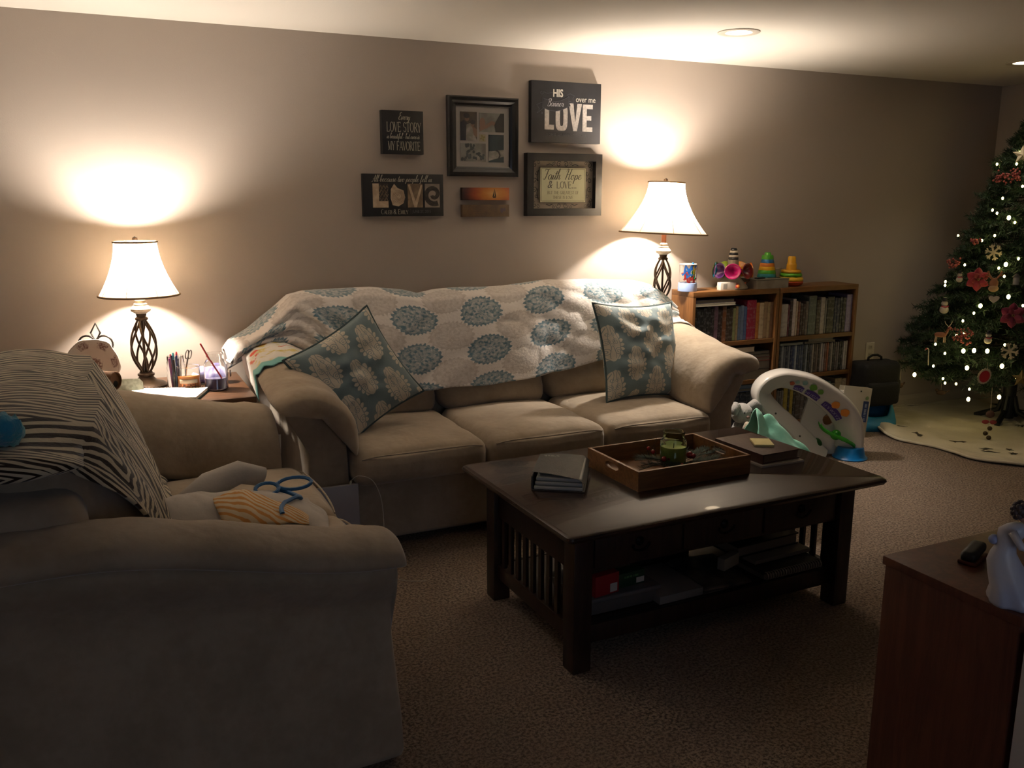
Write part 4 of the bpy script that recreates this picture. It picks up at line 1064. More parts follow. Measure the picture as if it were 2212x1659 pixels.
def carton(label, x, y, z, sx, sy, sz, rz, mat, lx, txt=None):
    t = thing('card_box', label, 'box', CTP(x, y, z), rz)
    MB().box(-sx/2, sx/2, -sy/2, sy/2, 0, sz).build('carton', mat, t, bevel=0.001)
    MB().box(lx, lx+sx*0.3, -sy/2-0.0012, -sy/2-0.0003, 0.006, sz*0.5).build('barcode_label', M_lab, t)
    if txt:
        mb = MB(); faded_print(mb, Matrix.Translation((0.0, -sy/2-0.0008, sz*0.7)) @ Matrix.Rotation(R(90), 4, 'X'), 0.06, 0.008, 1, 5)
        mb.build('lettering', P('pale_green_print', '#5f8a5a', 0.7), t, smooth=False)
carton('red carton with white barcode standing on the plastic bin lid', -0.423, -0.235, SZ+0.0705, 0.1, 0.03, 0.072, R(8), M_redbox, 0.012)
carton('dark green carton with pale lettering on the plastic bin lid', -0.31, -0.2, SZ+0.0705, 0.11, 0.05, 0.05, R(5), M_greenbox, 0.02, True)
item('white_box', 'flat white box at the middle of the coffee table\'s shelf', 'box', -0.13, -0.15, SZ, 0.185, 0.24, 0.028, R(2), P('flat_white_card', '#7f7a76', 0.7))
for k in range(4): item('magazine', ['bottom', 'second', 'third', 'top'][k]+' magazine of the curled stack at the middle of the shelf', 'magazine', 0.065+0.004*k, -0.14-0.006*k, SZ+0.007*k, 0.21-0.006*k, 0.26, 0.0065, R(3-3*k), P('magazine_cover_%d' % k, ['#6e655c', '#4a4440', '#7a7168', '#5b544e'][k], 0.5, var=(14, '#2e2b2a')))
item('dark_book', 'dark paperback leaning at the middle back of the coffee table\'s shelf', 'book', 0.02, 0.12, SZ, 0.24, 0.16, 0.09, R(6), P('black_paperback', '#1c1b1d', 0.5))
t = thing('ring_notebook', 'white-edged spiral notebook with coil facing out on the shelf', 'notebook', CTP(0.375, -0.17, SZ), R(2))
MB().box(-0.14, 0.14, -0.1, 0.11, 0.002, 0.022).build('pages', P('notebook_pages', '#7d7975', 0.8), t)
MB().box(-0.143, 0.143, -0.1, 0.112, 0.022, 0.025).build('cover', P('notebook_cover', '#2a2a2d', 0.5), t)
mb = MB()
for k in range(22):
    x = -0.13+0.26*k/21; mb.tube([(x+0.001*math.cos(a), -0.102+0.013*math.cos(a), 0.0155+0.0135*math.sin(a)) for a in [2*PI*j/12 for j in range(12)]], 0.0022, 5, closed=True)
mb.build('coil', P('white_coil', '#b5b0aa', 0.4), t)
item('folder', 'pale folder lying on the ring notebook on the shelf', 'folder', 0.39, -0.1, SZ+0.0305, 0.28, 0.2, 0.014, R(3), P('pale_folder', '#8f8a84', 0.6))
t = thing('large_book', 'big black-covered hardback topmost at the right end of the shelf', 'book', CTP(0.36, -0.03, SZ+0.046), R(4))
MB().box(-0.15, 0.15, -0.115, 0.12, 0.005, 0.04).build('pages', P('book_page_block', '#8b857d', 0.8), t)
mb = MB(); mb.box(-0.155, 0.155, -0.12, 0.125, 0.0, 0.005); mb.box(-0.155, 0.155, -0.12, 0.125, 0.04, 0.046); mb.box(-0.155, 0.155, 0.12, 0.127, 0.004, 0.042); mb.build('cover', P('glossy_black_cover', '#141518', 0.3), t)
item('blue_paperback', 'dark blue paperback lying on the big black hardback under the table', 'book', 0.29, -0.02, SZ+0.0935, 0.2, 0.16, 0.022, R(12), P('navy_cover', '#1d2433', 0.4, var=(9, '#3c4a5c')))
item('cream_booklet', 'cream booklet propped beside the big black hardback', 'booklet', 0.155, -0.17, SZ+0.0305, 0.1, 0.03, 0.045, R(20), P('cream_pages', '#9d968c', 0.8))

# ------------------------------------------------------------------ media console at the right with figurine, white cabinet beside it
M_cherry = wood('console_wood', '#4a281d', '#653a2a', 0.4, axis=2)
CZ = 0.75
t = thing('console_cabinet', 'reddish-brown console cabinet cut by the lower right edge', 'cabinet', (1.476, 0.965, 0))
MB().box(0.004, 0.5, 0.0, 0.309, 0.0, CZ-0.02).build('body', M_cherry, t, bevel=0.002)
MB().box(0.0, 0.51, -0.006, 0.315, CZ-0.02, CZ).build('top', M_cherry, t, bevel=0.003)
M_whitep = P('white_lacquer', '#b7b4b6', 0.45)
t = thing('white_cabinet', 'white painted cabinet side at the lower right corner', 'cabinet', (1.478, 0.60, 0))
MB().box(0.0, 0.45, 0.0, 0.35, 0.0, 0.70).build('side_panel', M_whitep, t, bevel=0.003)
MB().box(0.0, 0.45, 0.0, 0.35, 0.702, 0.72).build('top', M_whitep, t, bevel=0.002)
# kneeling ceramic figure with baby, porcelain white and blue
M_porc = P('white_porcelain', '#c9c6cc', 0.35, var=(7, '#b4b9d0')); M_bluep = P('blue_glaze', '#8e9cc8', 0.35, var=(9, '#a9b3d6'))
M_skinp = P('figurine_skin', '#b08a78', 0.45); M_hairp = P('figurine_hair', '#4a3f42', 0.5, bump=(50, 0.5))
t = thing('nativity_figurine', 'porcelain figurine of a kneeling woman in white and pale blue on the console', 'figurine', (1.516, 1.024, CZ), R(-60)); t.rotation_euler.y = R(-3); t.scale = (0.86, 0.86, 0.86)
secs = []
prof = [(0.0, 0.054, 0.056, 0.022, 0.0), (0.008, 0.058, 0.06, 0.024, 0), (0.03, 0.046, 0.05, 0.016, 0), (0.06, 0.04, 0.04, 0.004, 0), (0.09, 0.034, 0.032, -0.006, 0), (0.11, 0.026, 0.026, -0.008, 0), (0.13, 0.02, 0.02, -0.003, 0), (0.15, 0.026, 0.02, 0.004, 0), (0.165, 0.029, 0.02, 0.009, 0), (0.175, 0.02, 0.016, 0.013, 0), (0.182, 0.009, 0.009, 0.017, 0)]
for (z, rx, ry, dx, dy) in prof:
    secs.append([(dx+rx*math.cos(a)*(1+(0.09*math.sin(7*a)+0.06*math.sin(4*a+1))*max(0, 1-z/0.1)), dy+ry*math.sin(a)*(1+(0.1*math.sin(6*a+2))*max(0, 1-z/0.1)), z) for a in [2*PI*k/40 for k in range(40)]])
MB().loft(secs).build('robe', M_porc, t, angle=180)
mb = MB(); mb.grid(24, 16, lambda u, v: (0.045+0.045*v+0.0, -0.035+0.09*u+0.02*v, 0.05*(1-v)**1.4*(0.8+0.25*math.sin(u*9))+0.006))
mb.build('train', M_bluep, t, solid=0.008, angle=180)
MB().ball((0.03, 0.0, 0.204), (0.017, 0.0155, 0.02), 20).build('head', M_skinp, t, angle=180)
hm = MB()
for k in range(34):
    a = k*2.4; zz = 0.9-1.5*k/34; rr = math.sqrt(max(0, 1-zz*zz)); px, py = rr*math.cos(a), rr*math.sin(a)
    if px > 0.45 and zz < 0.5: continue
    hm.ball((0.026+px*0.019, py*0.018, 0.209+zz*0.019), 0.008, 8)
hm.build('hair', M_hairp, t, angle=180)
MB().tube([(0.01, -0.027, 0.168), (0.03, -0.038, 0.14), (0.055, -0.02, 0.128)], [0.009, 0.008, 0.006], 10).build('sleeve', M_porc, t, angle=180)
MB().tube([(0.01, 0.027, 0.168), (0.035, 0.036, 0.142), (0.06, 0.014, 0.128)], [0.009, 0.008, 0.006], 10).build('sleeve', M_porc, t, angle=180)
hd_ = MB()
for sy in (-1, 1):
    base = Vector((0.062, sy*0.012, 0.127)); hd_.ball(base, (0.006, 0.0045, 0.003), 10)
    for f_ in range(4): hd_.tube([base+Vector((0.004, (f_-1.5)*0.002, 0)), base+Vector((0.0115-abs(f_-1.5)*0.001, (f_-1.5)*0.0024, -0.0015))], 0.0011, 5)
    hd_.tube([base+Vector((0.0, -sy*0.004, 0)), base+Vector((0.005, -sy*0.007, 0.001))], 0.0012, 5)
hd_.build('hands', M_skinp, t, angle=180)
MB().ball((-0.027, 0.0, 0.137), (0.012, 0.014, 0.011), 12).build('sash_bow', M_bluep, t, angle=180)
M_black = P('matte_black', '#14161a', 0.45)
t = thing('dark_ornament', 'small dark green-black ornament lying behind the porcelain figurine', 'ornament', (1.628, 1.18, CZ), R(20)); t.scale = (0.8, 0.8, 0.8)
mb = MB(); mb.rbox(-0.05, 0.045, -0.02, 0.02, 0.012, 0.04, 0.012, 5, fn=lambda p, u: (p.x, p.y, p.z+0.006*u.x)); mb.build('body', P('bottle_green', '#171d1e', 0.4), t, angle=180)
MB().rbox(-0.05, 0.05, -0.024, 0.024, 0.0, 0.012, 0.005, 4).build('base', P('red_brown_base', '#4a1c14', 0.5), t)
# ------------------------------------------------------------------ bookcases
M_case = wood('bookcase_laminate', '#5e3c1e', '#79522c', 0.45, axis=2)
M_case_h = wood('bookcase_laminate_shelf', '#5e3c1e', '#79522c', 0.45, axis=0)
BY0, BY1, BH = 4.235, 4.455, 0.961
BX = [(3.142, 3.788), (3.794, 4.440)]
for i, (x0, x1) in enumerate(BX):
    t = thing('bookcase', ['low oak-look bookcase nearer the lamp, toys on top', 'low oak-look bookcase nearer the Christmas tree'][i], 'bookcase', ((x0+x1)/2, BY0, 0), 0, 'bookcases against the back wall')
    h = (x1-x0)/2
    for sg in (-1, 1): MB().box(sg*h-(0.02 if sg > 0 else 0), sg*h+(0.02 if sg < 0 else 0), 0, BY1-BY0, 0, BH-0.032).build('side_panel', M_case, t, bevel=0.0015)
    MB().box(-h, h, 0, BY1-BY0, BH-0.032, BH).build('top', M_case_h, t, bevel=0.002)
    for z in (0.625, 0.375, 0.075): MB().box(-h+0.02, h-0.02, 0.004, BY1-BY0-0.004, z, z+0.025).build('shelf', M_case_h, t)
    MB().box(-h+0.02, h-0.02, 0.012, 0.024, 0, 0.075).build('kick_board', M_case_h, t)
    MB().box(-h+0.02, h-0.02, BY1-BY0-0.004, BY1-BY0, 0.075, BH-0.032).build('back_panel', M_case, t)

ORD = ('first second third fourth fifth sixth seventh eighth ninth tenth eleventh twelfth thirteenth fourteenth fifteenth sixteenth seventeenth eighteenth nineteenth twentieth '
       'twenty-first twenty-second twenty-third twenty-fourth twenty-fifth twenty-sixth twenty-seventh twenty-eighth twenty-ninth thirtieth thirty-first thirty-second thirty-third thirty-fourth thirty-fifth thirty-sixth').split()
BM = {}
def bookmat(c, seed):
    key = (c, seed % 3)
    if key not in BM:
        t = NT('book_cover_'+c[1:]+'_'+'abc'[seed % 3]); vec, x, y, z = t.coord('Object')
        n = t.noise(t.combine(x*40.0, y*8.0, z*26.0+seed*3.1), 1.6, 3, 0.6)
        b = ((z*(1/0.06)+seed*0.37).fract()-0.5).abs().lt(0.09)
        c0 = hx(c); lum = sum(c0[:3])/3
        c1 = tuple(min(1, q*0.45+(0.2 if lum < 0.1 else 0.0)) for q in c0[:3])+(1,)
        col = t.mix(t.smooth(n, 0.5, 0.68)*0.55, c0, c1)
        t.link(t.mix(b*0.25, col, c1), t.b.inputs['Base Color']); t.b.inputs['Roughness'].default_value = 0.42; BM[key] = t.m
    return BM[key]
M_bookpage = P('book_page_edges', '#8f8270', 0.8, bump=(250, 0.2))
def book(name, label, cat, x, z, w, h, d, mat, group, lean=0.0, y=None):
    """upright book, spine at the front"""
    o = MB(); o.cm = 0; o.rbox(0, w, 0.0, 0.012, 0, h, min(0.004, w*0.3), 2)
    o.box(0, 0.0016, 0.006, d, 0, h); o.box(w-0.0016, w, 0.006, d, 0, h)
    o.cm = 1; o.box(0.0016, w-0.0016, 0.008, d-0.004, 0.002, h-0.004)
    ob = o.build(name, [mat, M_bookpage], smooth=False)
    ob.location = (x, BY0+0.018 if y is None else y, z); ob.rotation_euler = (0, lean, 0)
    return tag(ob, label, cat, group)
CN = {}
def cname(c):
    r, g, b = [int(c[i:i+2], 16) for i in (1, 3, 5)]
    mx, mn = max(r, g, b), min(r, g, b)
    if mx < 62: return 'blackish' if mx-mn < 14 else ('dark blue' if b == mx else ('dark brown' if r == mx else 'dark green'))
    if mx-mn < 26: return 'grey' if mx < 150 else 'whitish'
    if r == mx and b > g: return 'magenta' if mx > 110 and g < 60 else 'mauve'
    if r == mx: return 'red' if g < 60 else ('orange' if mx-mn > 90 and g < 130 else ('yellow' if mx-mn > 80 else ('tan' if mx < 170 else 'cream')))
    if b == mx: return 'blue' if r < 110 or b-r > 40 else 'lilac'
    return 'green'
def row(x0, x1, z, specs, where, group, cat='book', name='book', depth=0.165):
    tot = sum(s_[0] for s_ in specs); k = (x1-x0)/tot; x = x0
    for i, (w, h, c) in enumerate(specs):
        book(name, '%s %s, %s from the left on %s' % (cname(c), cat, ORD[i], where), cat, x+0.0006, z, w*k-0.0012, h, depth, bookmat(c, i), group)
        x += w*k
Z1, Z2, Z3 = 0.6505, 0.4005, 0.1005
random.seed(11)
row(3.164, 3.765, Z1, [(36, .215, '#17171b'), (34, .21, '#1b1c22'), (36, .205, '#15161a'), (30, .213, '#1d1a20'), (44, .22, '#161519'), (36, .205, '#241d22'), (40, .218, '#6b5260'), (30, .2, '#2a1c22'), (16, .19, '#35251f'), (42, .216, '#6e4426'), (34, .2, '#3a2a20'), (36, .205, '#31251d'), (30, .2, '#7d8258'), (26, .21, '#8f7d5d'), (30, .208, '#55657e'), (32, .213, '#62738c'), (32, .206, '#4a5d84'), (100, .245, '#8a1238'), (36, .225, '#a5662e'), (50, .222, '#b5a284'), (40, .228, '#8c7458'), (30, .224, '#a08a66'), (34, .224, '#7a5d44')],
    'the lamp-side bookcase\'s top shelf', 'upright books, top shelf, lamp-side bookcase')
def flat(name, label, cat, x0, x1, z, h, d, c, group, y=None, seed=0):
    o = MB(); o.cm = 0; o.box(0, x1-x0, 0, d, 0, 0.002); o.box(0, x1-x0, 0, d, h-0.002, h); o.box(0, 0.004, 0, d, 0.001, h-0.001)
    o.cm = 1; o.box(0.003, x1-x0-0.003, 0.003, d-0.003, 0.002, h-0.002)
    ob = o.build(name, [bookmat(c, seed), P('edge_'+c[1:], c if sum(hx(c)[:3]) > 0.5 else '#6d655a', 0.7)], smooth=False)
    ob.location = (x0, BY0+0.012 if y is None else y, z); return tag(ob, label, cat, group)
flat('book', 'white slim book lying across the row on the lamp-side top shelf', 'book', 3.166, 3.46, 0.8735, 0.017, 0.16, '#d8d2c2', None, y=BY0+0.004)
flat('book', 'purple-blue book lying topmost on the lamp-side top shelf', 'book', 3.17, 3.455, 0.8915, 0.02, 0.16, '#3b3768', None)
row(3.816, 4.418, Z1, [(96, .205, '#aaa49c'), (18, .2, '#5d1f2c'), (34, .225, '#2a1720'), (36, .235, '#c3b8b4'), (24, .22, '#b0a08c'), (30, .215, '#6e4232'), (28, .205, '#2f211f'), (30, .2, '#3a2a28'), (34, .215, '#5f534d'), (92, .25, '#4f5953'), (50, .222, '#2a2019'), (52, .235, '#a29a92'), (24, .228, '#6c6a66'), (88, .235, '#15161a'), (32, .228, '#1f2740'), (36, .225, '#272b44'), (30, .23, '#191c26'), (44, .225, '#12141c'), (74, .245, '#8a80a0')],
    'the tree-side bookcase\'s top shelf', 'upright books, top shelf, tree-side bookcase')
# DVD cases on the middle shelf
dv = ['#1a1c24', '#232a38', '#8a8d92', '#5c606c', '#23293a', '#6a6e78', '#1b2348', '#2e3e66', '#9aa0a8', '#2b3a5c', '#3c4658', '#45506a', '#26303c', '#7a828c', '#1c2028', '#3a3c46', '#8e8880', '#3c3230', '#6a5d58', '#2c2626', '#a39a98', '#8b8488', '#5c3a34', '#8a4f3a', '#403a3c', '#8c8580', '#2b2a2e', '#4c4446', '#6b6468', '#1f1e22', '#2c2a30', '#aaa5a6', '#94908e']
row(3.816, 4.405, Z2, [(18, .187+0.004*((i*7) % 3)/2, c) for i, c in enumerate(dv)], 'the tree-side bookcase\'s middle shelf', 'film cases on the middle shelf', 'DVD case', 'dvd_case', 0.14)
flat('dvd_case', 'grey DVD case lying flat over the row, its left half', 'DVD case', 3.832, 4.02, 0.5945, 0.014, 0.13, '#8d9088', None)
flat('dvd_case', 'dark DVD case lying flat over the row, its right half', 'DVD case', 4.03, 4.29, 0.5945, 0.014, 0.13, '#5a585c', None)
flat('dvd_case', 'slim silvery DVD case topmost of the two layers over the row', 'DVD case', 4.06, 4.27, 0.609, 0.013, 0.13, '#8a857e', None)
# stack on the lamp-side middle shelf
zz = Z2
for (x0, x1, h, c, lab) in ((3.42, 3.757, .062, '#17181c', 'thick black book at the bottom of the stack on the lamp-side middle shelf'), (3.43, 3.758, .05, '#2a1a1c', 'dark red-brown book second from the bottom of the flat stack'), (3.44, 3.757, .022, '#8e2420', 'bright red book in the flat stack on the middle shelf'),
                            (3.45, 3.755, .02, '#14161c', 'thin blackish book under the dark blue one in the flat stack'), (3.46, 3.75, .018, '#20242f', 'dark blue book second from the top of the flat stack'), (3.44, 3.63, .03, '#b9a794', 'cream book topmost on the flat stack')):
    flat('book', lab, 'book', x0, x1, zz, h, 0.18, c, None, seed=int(h*1000)); zz += h+0.0006
row(3.164, 3.41, Z2, [(30, .19, '#2a2422'), (30, .2, '#1d1c20'), (36, .185, '#3b2f28'), (30, .2, '#201d22'), (34, .19, '#2c2622')], 'the lamp-side bookcase\'s middle shelf', 'upright books, middle shelf, lamp-side bookcase')
# bottom shelves
row(3.30, 3.765, Z3, [(44, .225, '#1a2236'), (40, .22, '#141c2c'), (34, .225, '#1c2740'), (26, .22, '#3a4250'), (40, .225, '#10182a'), (36, .218, '#1b2438'), (30, .225, '#222c3c'), (34, .22, '#4c5660'), (38, .225, '#141a26'), (40, .222, '#20262e')],
    'the lamp-side bookcase\'s bottom shelf', 'upright books, bottom shelf, lamp-side bookcase')
flat('book', 'blue book lying flat on the dark books of the bottom shelf', 'book', 3.42, 3.74, 0.3265, 0.02, 0.18, '#3c5484', None)
flat('book', 'pale blue-grey book under the blue one on the bottom shelf', 'book', 3.44, 3.74, 0.349, 0.018, 0.17, '#6f7f9a', None)
row(3.816, 4.42, Z3, [(14, .2, '#55524e'), (14, .205, '#605d58'), (14, .2, '#4e4b48'), (14, .202, '#5a5652'), (26, .215, '#8a7c2c'), (14, .21, '#2a2618'), (20, .22, '#94852e'), (16, .215, '#26221c'), (30, .205, '#3d342c'), (26, .2, '#4c443c'), (30, .21, '#2c2826'), (40, .23, '#2a2522'), (36, .235, '#b39a80'), (36, .22, '#4e6a6c'), (24, .23, '#3a5458'), (26, .215, '#6d6658'), (46, .245, '#a39478'), (30, .24, '#b1a184')],
    'the tree-side bookcase\'s bottom shelf', 'upright books, bottom shelf, tree-side bookcase')

# ------------------------------------------------------------------ toys on the bookcases
T0 = BH
M_clear = m_glass('clear_plastic', '#ffffff')
LT = {'blue': '#1f6fd0', 'red': '#d23a32', 'yellow': '#d8b21c', 'green': '#1f9a62'}
LTM = {k: P('letter_'+k, v, 0.35) for k, v in LT.items()}
t = thing('letter_canister', 'clear canister of coloured magnet letters with pale blue base', 'canister', (3.165, 4.33, T0))
MB().lathe([(0.0, 0.0), (0.056, 0.0), (0.057, 0.003), (0.055, 0.048), (0.05, 0.05), (0.0, 0.05)], 36).build('lid_base', P('pale_blue_plastic', '#9fb6e6', 0.4), t)
MB().lathe([(0.052, 0.05), (0.052, 0.152), (0.05, 0.155), (0.0, 0.155), (0.0, 0.1535), (0.0495, 0.1535), (0.0507, 0.151), (0.0507, 0.05)], 36, cap=False).build('canister', M_clear, t, angle=60)
MB().lathe([(0.0, 0.1556), (0.05, 0.1556), (0.051, 0.158), (0.05, 0.16), (0.0, 0.16)], 36).build('end_cap', P('white_plastic', '#d5d0c8', 0.4), t)
random.seed(3)
for k, (ch, c, x, z, r) in enumerate((('N', 'blue', -0.024, 0.128, 0.2), ('K', 'blue', -0.02, 0.108, -0.3), ('V', 'blue', 0.006, 0.138, 0.7), ('B', 'yellow', 0.024, 0.13, -0.5), ('e', 'yellow', 0.02, 0.118, 0.4), ('S', 'green', 0.012, 0.098, 0.1),
                                      ('R', 'red', -0.026, 0.078, 0.5), ('A', 'red', -0.008, 0.07, -0.6), ('M', 'red', 0.018, 0.07, 0.8), ('X', 'green', 0.032, 0.085, 0.3), ('T', 'red', -0.034, 0.088, -0.2), ('H', 'blue', -0.03, 0.096, 0.9))):
    yy = -math.sqrt(max(0, 0.042**2-x*x))
    o = MB(); put_text(o, ch, Matrix.Identity(4), size=0.058, offset=0.0024, depth=0.003)
    ob = o.build('magnet_letter', LTM[c], smooth=False); ob.location = (3.165+x, 4.33+yy*0.85, T0+z)
    ob.rotation_euler = (R(90), r, math.atan2(x, -yy)); tag(ob, '%s plastic letter %s inside the clear canister' % (c, ch), 'magnet letter', 'magnet letters in the canister')
# trumpet toy
t = thing('horn_toy', 'baby toy with a ring of coloured horns and a striped top', 'toy', (3.50, 4.335, T0)); t.scale = (1.15, 1.15, 1.1)
M_greyp = P('warm_grey_plastic', '#8f8672', 0.5)
MB().lathe([(0.0, 0.0), (0.08, 0.0), (0.083, 0.008), (0.076, 0.02), (0.042, 0.06), (0.03, 0.085), (0.028, 0.16), (0.0, 0.16)], 36).build('base', M_greyp, t)
M_blk = P('stripe_black', '#17161c', 0.4); M_whi = P('stripe_white', '#c9c0ae', 0.4)
for k in range(7):
    z0 = 0.135+0.0125*k; r = 0.026*math.sqrt(max(0.05, 1-((z0-0.15)/0.085)**2)) if z0 > 0.15 else 0.026; z1 = z0+0.0122; r1 = 0.026*math.sqrt(max(0.0, 1-((z1-0.15)/0.085)**2)) if z1 > 0.15 else 0.026
    MB().lathe([(0.0, z0), (r, z0), ((r+r1)/2+0.001, (z0+z1)/2), (r1, z1), (0.0, z1)], 24).build('striped_ring', (M_blk, M_whi)[k % 2], t, angle=180)
horns = [(-90, '#b81c70', 'magenta'), (-38, '#7a1418', 'dark red'), (14, '#c8641c', 'orange'), (66, '#d88a1e', 'amber'), (118, '#9ab02a', 'lime'), (160, '#4e5a30', 'olive'), (190, '#1f86b0', 'blue'), (-135, '#4a2058', 'purple')]
for (ad, c, nm) in horns:
    a = R(ad-39); M = Matrix.Translation((0.028*math.cos(a), 0.028*math.sin(a), 0.095)) @ Matrix.Rotation(a, 4, 'Z') @ Matrix.Rotation(R(84), 4, 'Y')
    ob = MB().lathe([(0.012, 0.0), (0.013, 0.03), (0.02, 0.05), (0.038, 0.066), (0.043, 0.068), (0.043, 0.07), (0.036, 0.068), (0.018, 0.052), (0.010, 0.03), (0.0, 0.028)], 28, M=M, cap=False).build('horn', P('horn_'+nm.replace(' ', '_'), c, 0.25, coat=0.4), t, angle=180); ob['label'] = nm+' horn'
t = thing('medicine_box', 'small white carton with barcode in front of the horn toy', 'box', (3.415, 4.28, T0), R(-8))
MB().box(-0.052, 0.052, -0.022, 0.022, 0, 0.046).build('carton', P('white_carton', '#cdc4b6', 0.6), t, bevel=0.003)
MB().box(-0.035, -0.01, -0.0232, -0.0223, 0.008, 0.038).build('barcode', P('barcode_grey', '#8f8a82', 0.6), t)
t = thing('rattle', 'orange and red bead rattle lying in front of the horn toy', 'rattle', (3.475, 4.262, T0+0.02))
MB().ball((0, 0, 0), 0.02, 18).build('bead', P('rattle_red', '#b0343c', 0.35), t, angle=180)
MB().ball((0.0, -0.012, 0.002), 0.013, 16).build('face', P('rattle_orange', '#e0803a', 0.35), t, angle=180)
mb = MB()
for k in range(5): mb.ball((0.026+0.014*k, 0.006*k, -0.006+0.005*k), 0.008, 10)
mb.build('bead_chain', P('rattle_chain', '#a4552c', 0.4), t, angle=180)
MB().tube([(0.095, 0.03, 0.014), (0.13, 0.04, 0.03), (0.17, 0.05, 0.034), (0.21, 0.045, 0.03)], 0.004, 6).build('strap', P('strap_brown', '#4a3424', 0.7), t)
t = thing('shallow_box', 'grey shallow storage box with clutter on the bookcases\' join', 'box', (3.735, 4.345, T0), R(0))
M_tbox = P('taupe_box', '#7d7263', 0.5, var=(10, '#93887a'))
MB().box(-0.125, 0.125, -0.1, 0.1, 0.0, 0.004).build('bottom', M_tbox, t)
for sg in (-1, 1):
    MB().box(-0.125, 0.125, sg*0.1-0.002, sg*0.1+0.002, 0.0, 0.05).build('wall', M_tbox, t); MB().box(sg*0.125-0.002, sg*0.125+0.002, -0.098, 0.098, 0, 0.05).build('wall', M_tbox, t)
MB().rbox(-0.13, 0.13, -0.104, 0.104, 0.05, 0.058, 0.003, 3).build('lid', P('clear_grey_lid', '#6a6357', 0.3), t)
slab('silver_pen', 'silver pen lying on the shallow grey box', 'pen', (3.765, 4.27, T0+0.0585), 0.085, 0.006, 0.005, R(-14), P('pen_silver', '#b5afa2', 0.25, metal=0.9))
slab('black_remote', 'small black remote lying on the shallow grey box', 'remote', (3.665, 4.28, T0+0.0585), 0.07, 0.025, 0.008, R(10), M_black)
t = thing('stacking_cups', 'tower of striped stacking cups, green at top and bottom', 'toy', (3.785, 4.36, T0+0.0585))
cc = ['#2f7f86', '#4a9a2e', '#d8a21e', '#c8742a', '#2f6fa8', '#4fa032']
z = 0.0
for k, c in enumerate(cc):
    r = 0.058-0.0042*k; h = 0.022 if k < 5 else 0.026
    MB().lathe([(0.0, z), (r, z), (r+0.001, z+0.003), (r-0.004, z+h), (0.0, z+h)], 32).build('cup', P('cup_'+c[1:], c, 0.4), t); z += h
MB().lathe([(0.0, z), (0.022, z), (0.019, z+0.014), (0.014, z+0.018), (0.0, z+0.018)], 20).build('cup_knob', P('cup_knob', '#58ac3a', 0.4), t)
t = thing('white_cup', 'translucent white cup standing behind the ring stacker', 'cup', (3.90, 4.41, T0))
MB().lathe([(0.0, 0.0), (0.036, 0.0), (0.042, 0.105), (0.04, 0.105), (0.034, 0.004), (0.0, 0.004)], 28, cap=False).build('body', P('frosted_white', '#b5a894', 0.4, trans=0.3), t)
t = thing('ring_stacker', 'yellow, green and orange ring stacker with a knobbly yellow column', 'toy', (3.955, 4.33, T0))
def torus(parent, nm, z, R_, r_, mat, wav=0):
    mb = MB(); mb.grid(48, 14, lambda u, v: ((R_+r_*math.cos(2*PI*v))*math.cos(2*PI*u), (R_+r_*math.cos(2*PI*v))*math.sin(2*PI*u), z+r_*0.85*math.sin(2*PI*v)*(1+0.25*wav*math.sin(16*PI*u))), closeu=True, closev=True)
    return mb.build(nm, mat, parent, angle=180)
MB().lathe([(0.0, 0.0), (0.05, 0.0), (0.072, 0.012), (0.078, 0.026), (0.07, 0.034), (0.0, 0.034)], 36).build('base', P('stacker_red', '#b5441c', 0.4), t, angle=60)
torus(t, 'ring', 0.042, 0.058, 0.019, P('stacker_yellow', '#d8ac2a', 0.4), 0.6)
torus(t, 'ring', 0.068, 0.052, 0.0165, P('stacker_green', '#4c8f1c', 0.4), 0.5)
torus(t, 'ring', 0.09, 0.049, 0.013, P('stacker_amber', '#c8941e', 0.4), 0.4)
MB().lathe([(0.0, 0.09), (0.032, 0.095), (0.031, 0.135), (0.029, 0.137), (0.026, 0.15), (0.024, 0.178), (0.02, 0.184), (0.0, 0.184)], 28).build('column', P('stacker_column', '#d8a01e', 0.4), t, angle=40)

# ------------------------------------------------------------------ wall outlet
t = thing('wall_outlet', 'white double socket on the wall behind the black bag', 'outlet', (4.848, YB, 0.457))
MB().rbox(-0.039, 0.039, -0.006, 0.0, -0.06, 0.06, 0.003, 4).build('plate', P('outlet_white', '#c9c0ae', 0.4), t)
for z in (-0.027, 0.027):
    f_ = MB().rbox(-0.017, 0.017, -0.009, -0.006, z-0.014, z+0.014, 0.0025, 3).build('socket', P('socket_ivory', '#b8ae9a', 0.4), t)
    s_ = MB(); s_.box(-0.008, -0.006, -0.0096, -0.009, z-0.004, z+0.006); s_.box(0.006, 0.008, -0.0096, -0.009, z-0.004, z+0.006); s_.build('slots', M_dark, f_)

# ------------------------------------------------------------------ floor things by the bookcase
M_bag = P('black_nylon', '#07080a', 0.85, bump=(120, 0.2))
t = thing('backpack', 'black soft bag with top handle standing on the blue baby seat', 'bag', (4.60, 4.20, 0.155), R(-8))
MB().rbox(-0.165, 0.165, -0.085, 0.085, 0.0, 0.30, 0.05, 6, fn=lambda p, u: (p.x+0.012*nz(p.z*9, u.y*2), p.y-0.02*(1-u.x**2)*(u.y < 0), p.z)).build('body', M_bag, t, angle=180)
MB().rbox(-0.125, 0.125, -0.125, -0.075, 0.02, 0.17, 0.03, 5).build('front_pocket', M_bag, t, angle=180)
MB().rbox(0.15, 0.19, -0.05, 0.05, 0.06, 0.17, 0.018, 4).build('side_pocket', M_bag, t, angle=180)
MB().tube([(-0.055, 0, 0.29), (-0.05, 0, 0.32), (-0.02, 0, 0.335), (0.02, 0, 0.335), (0.05, 0, 0.32), (0.055, 0, 0.29)], 0.008, 8).build('handle', M_bag, t, angle=180)
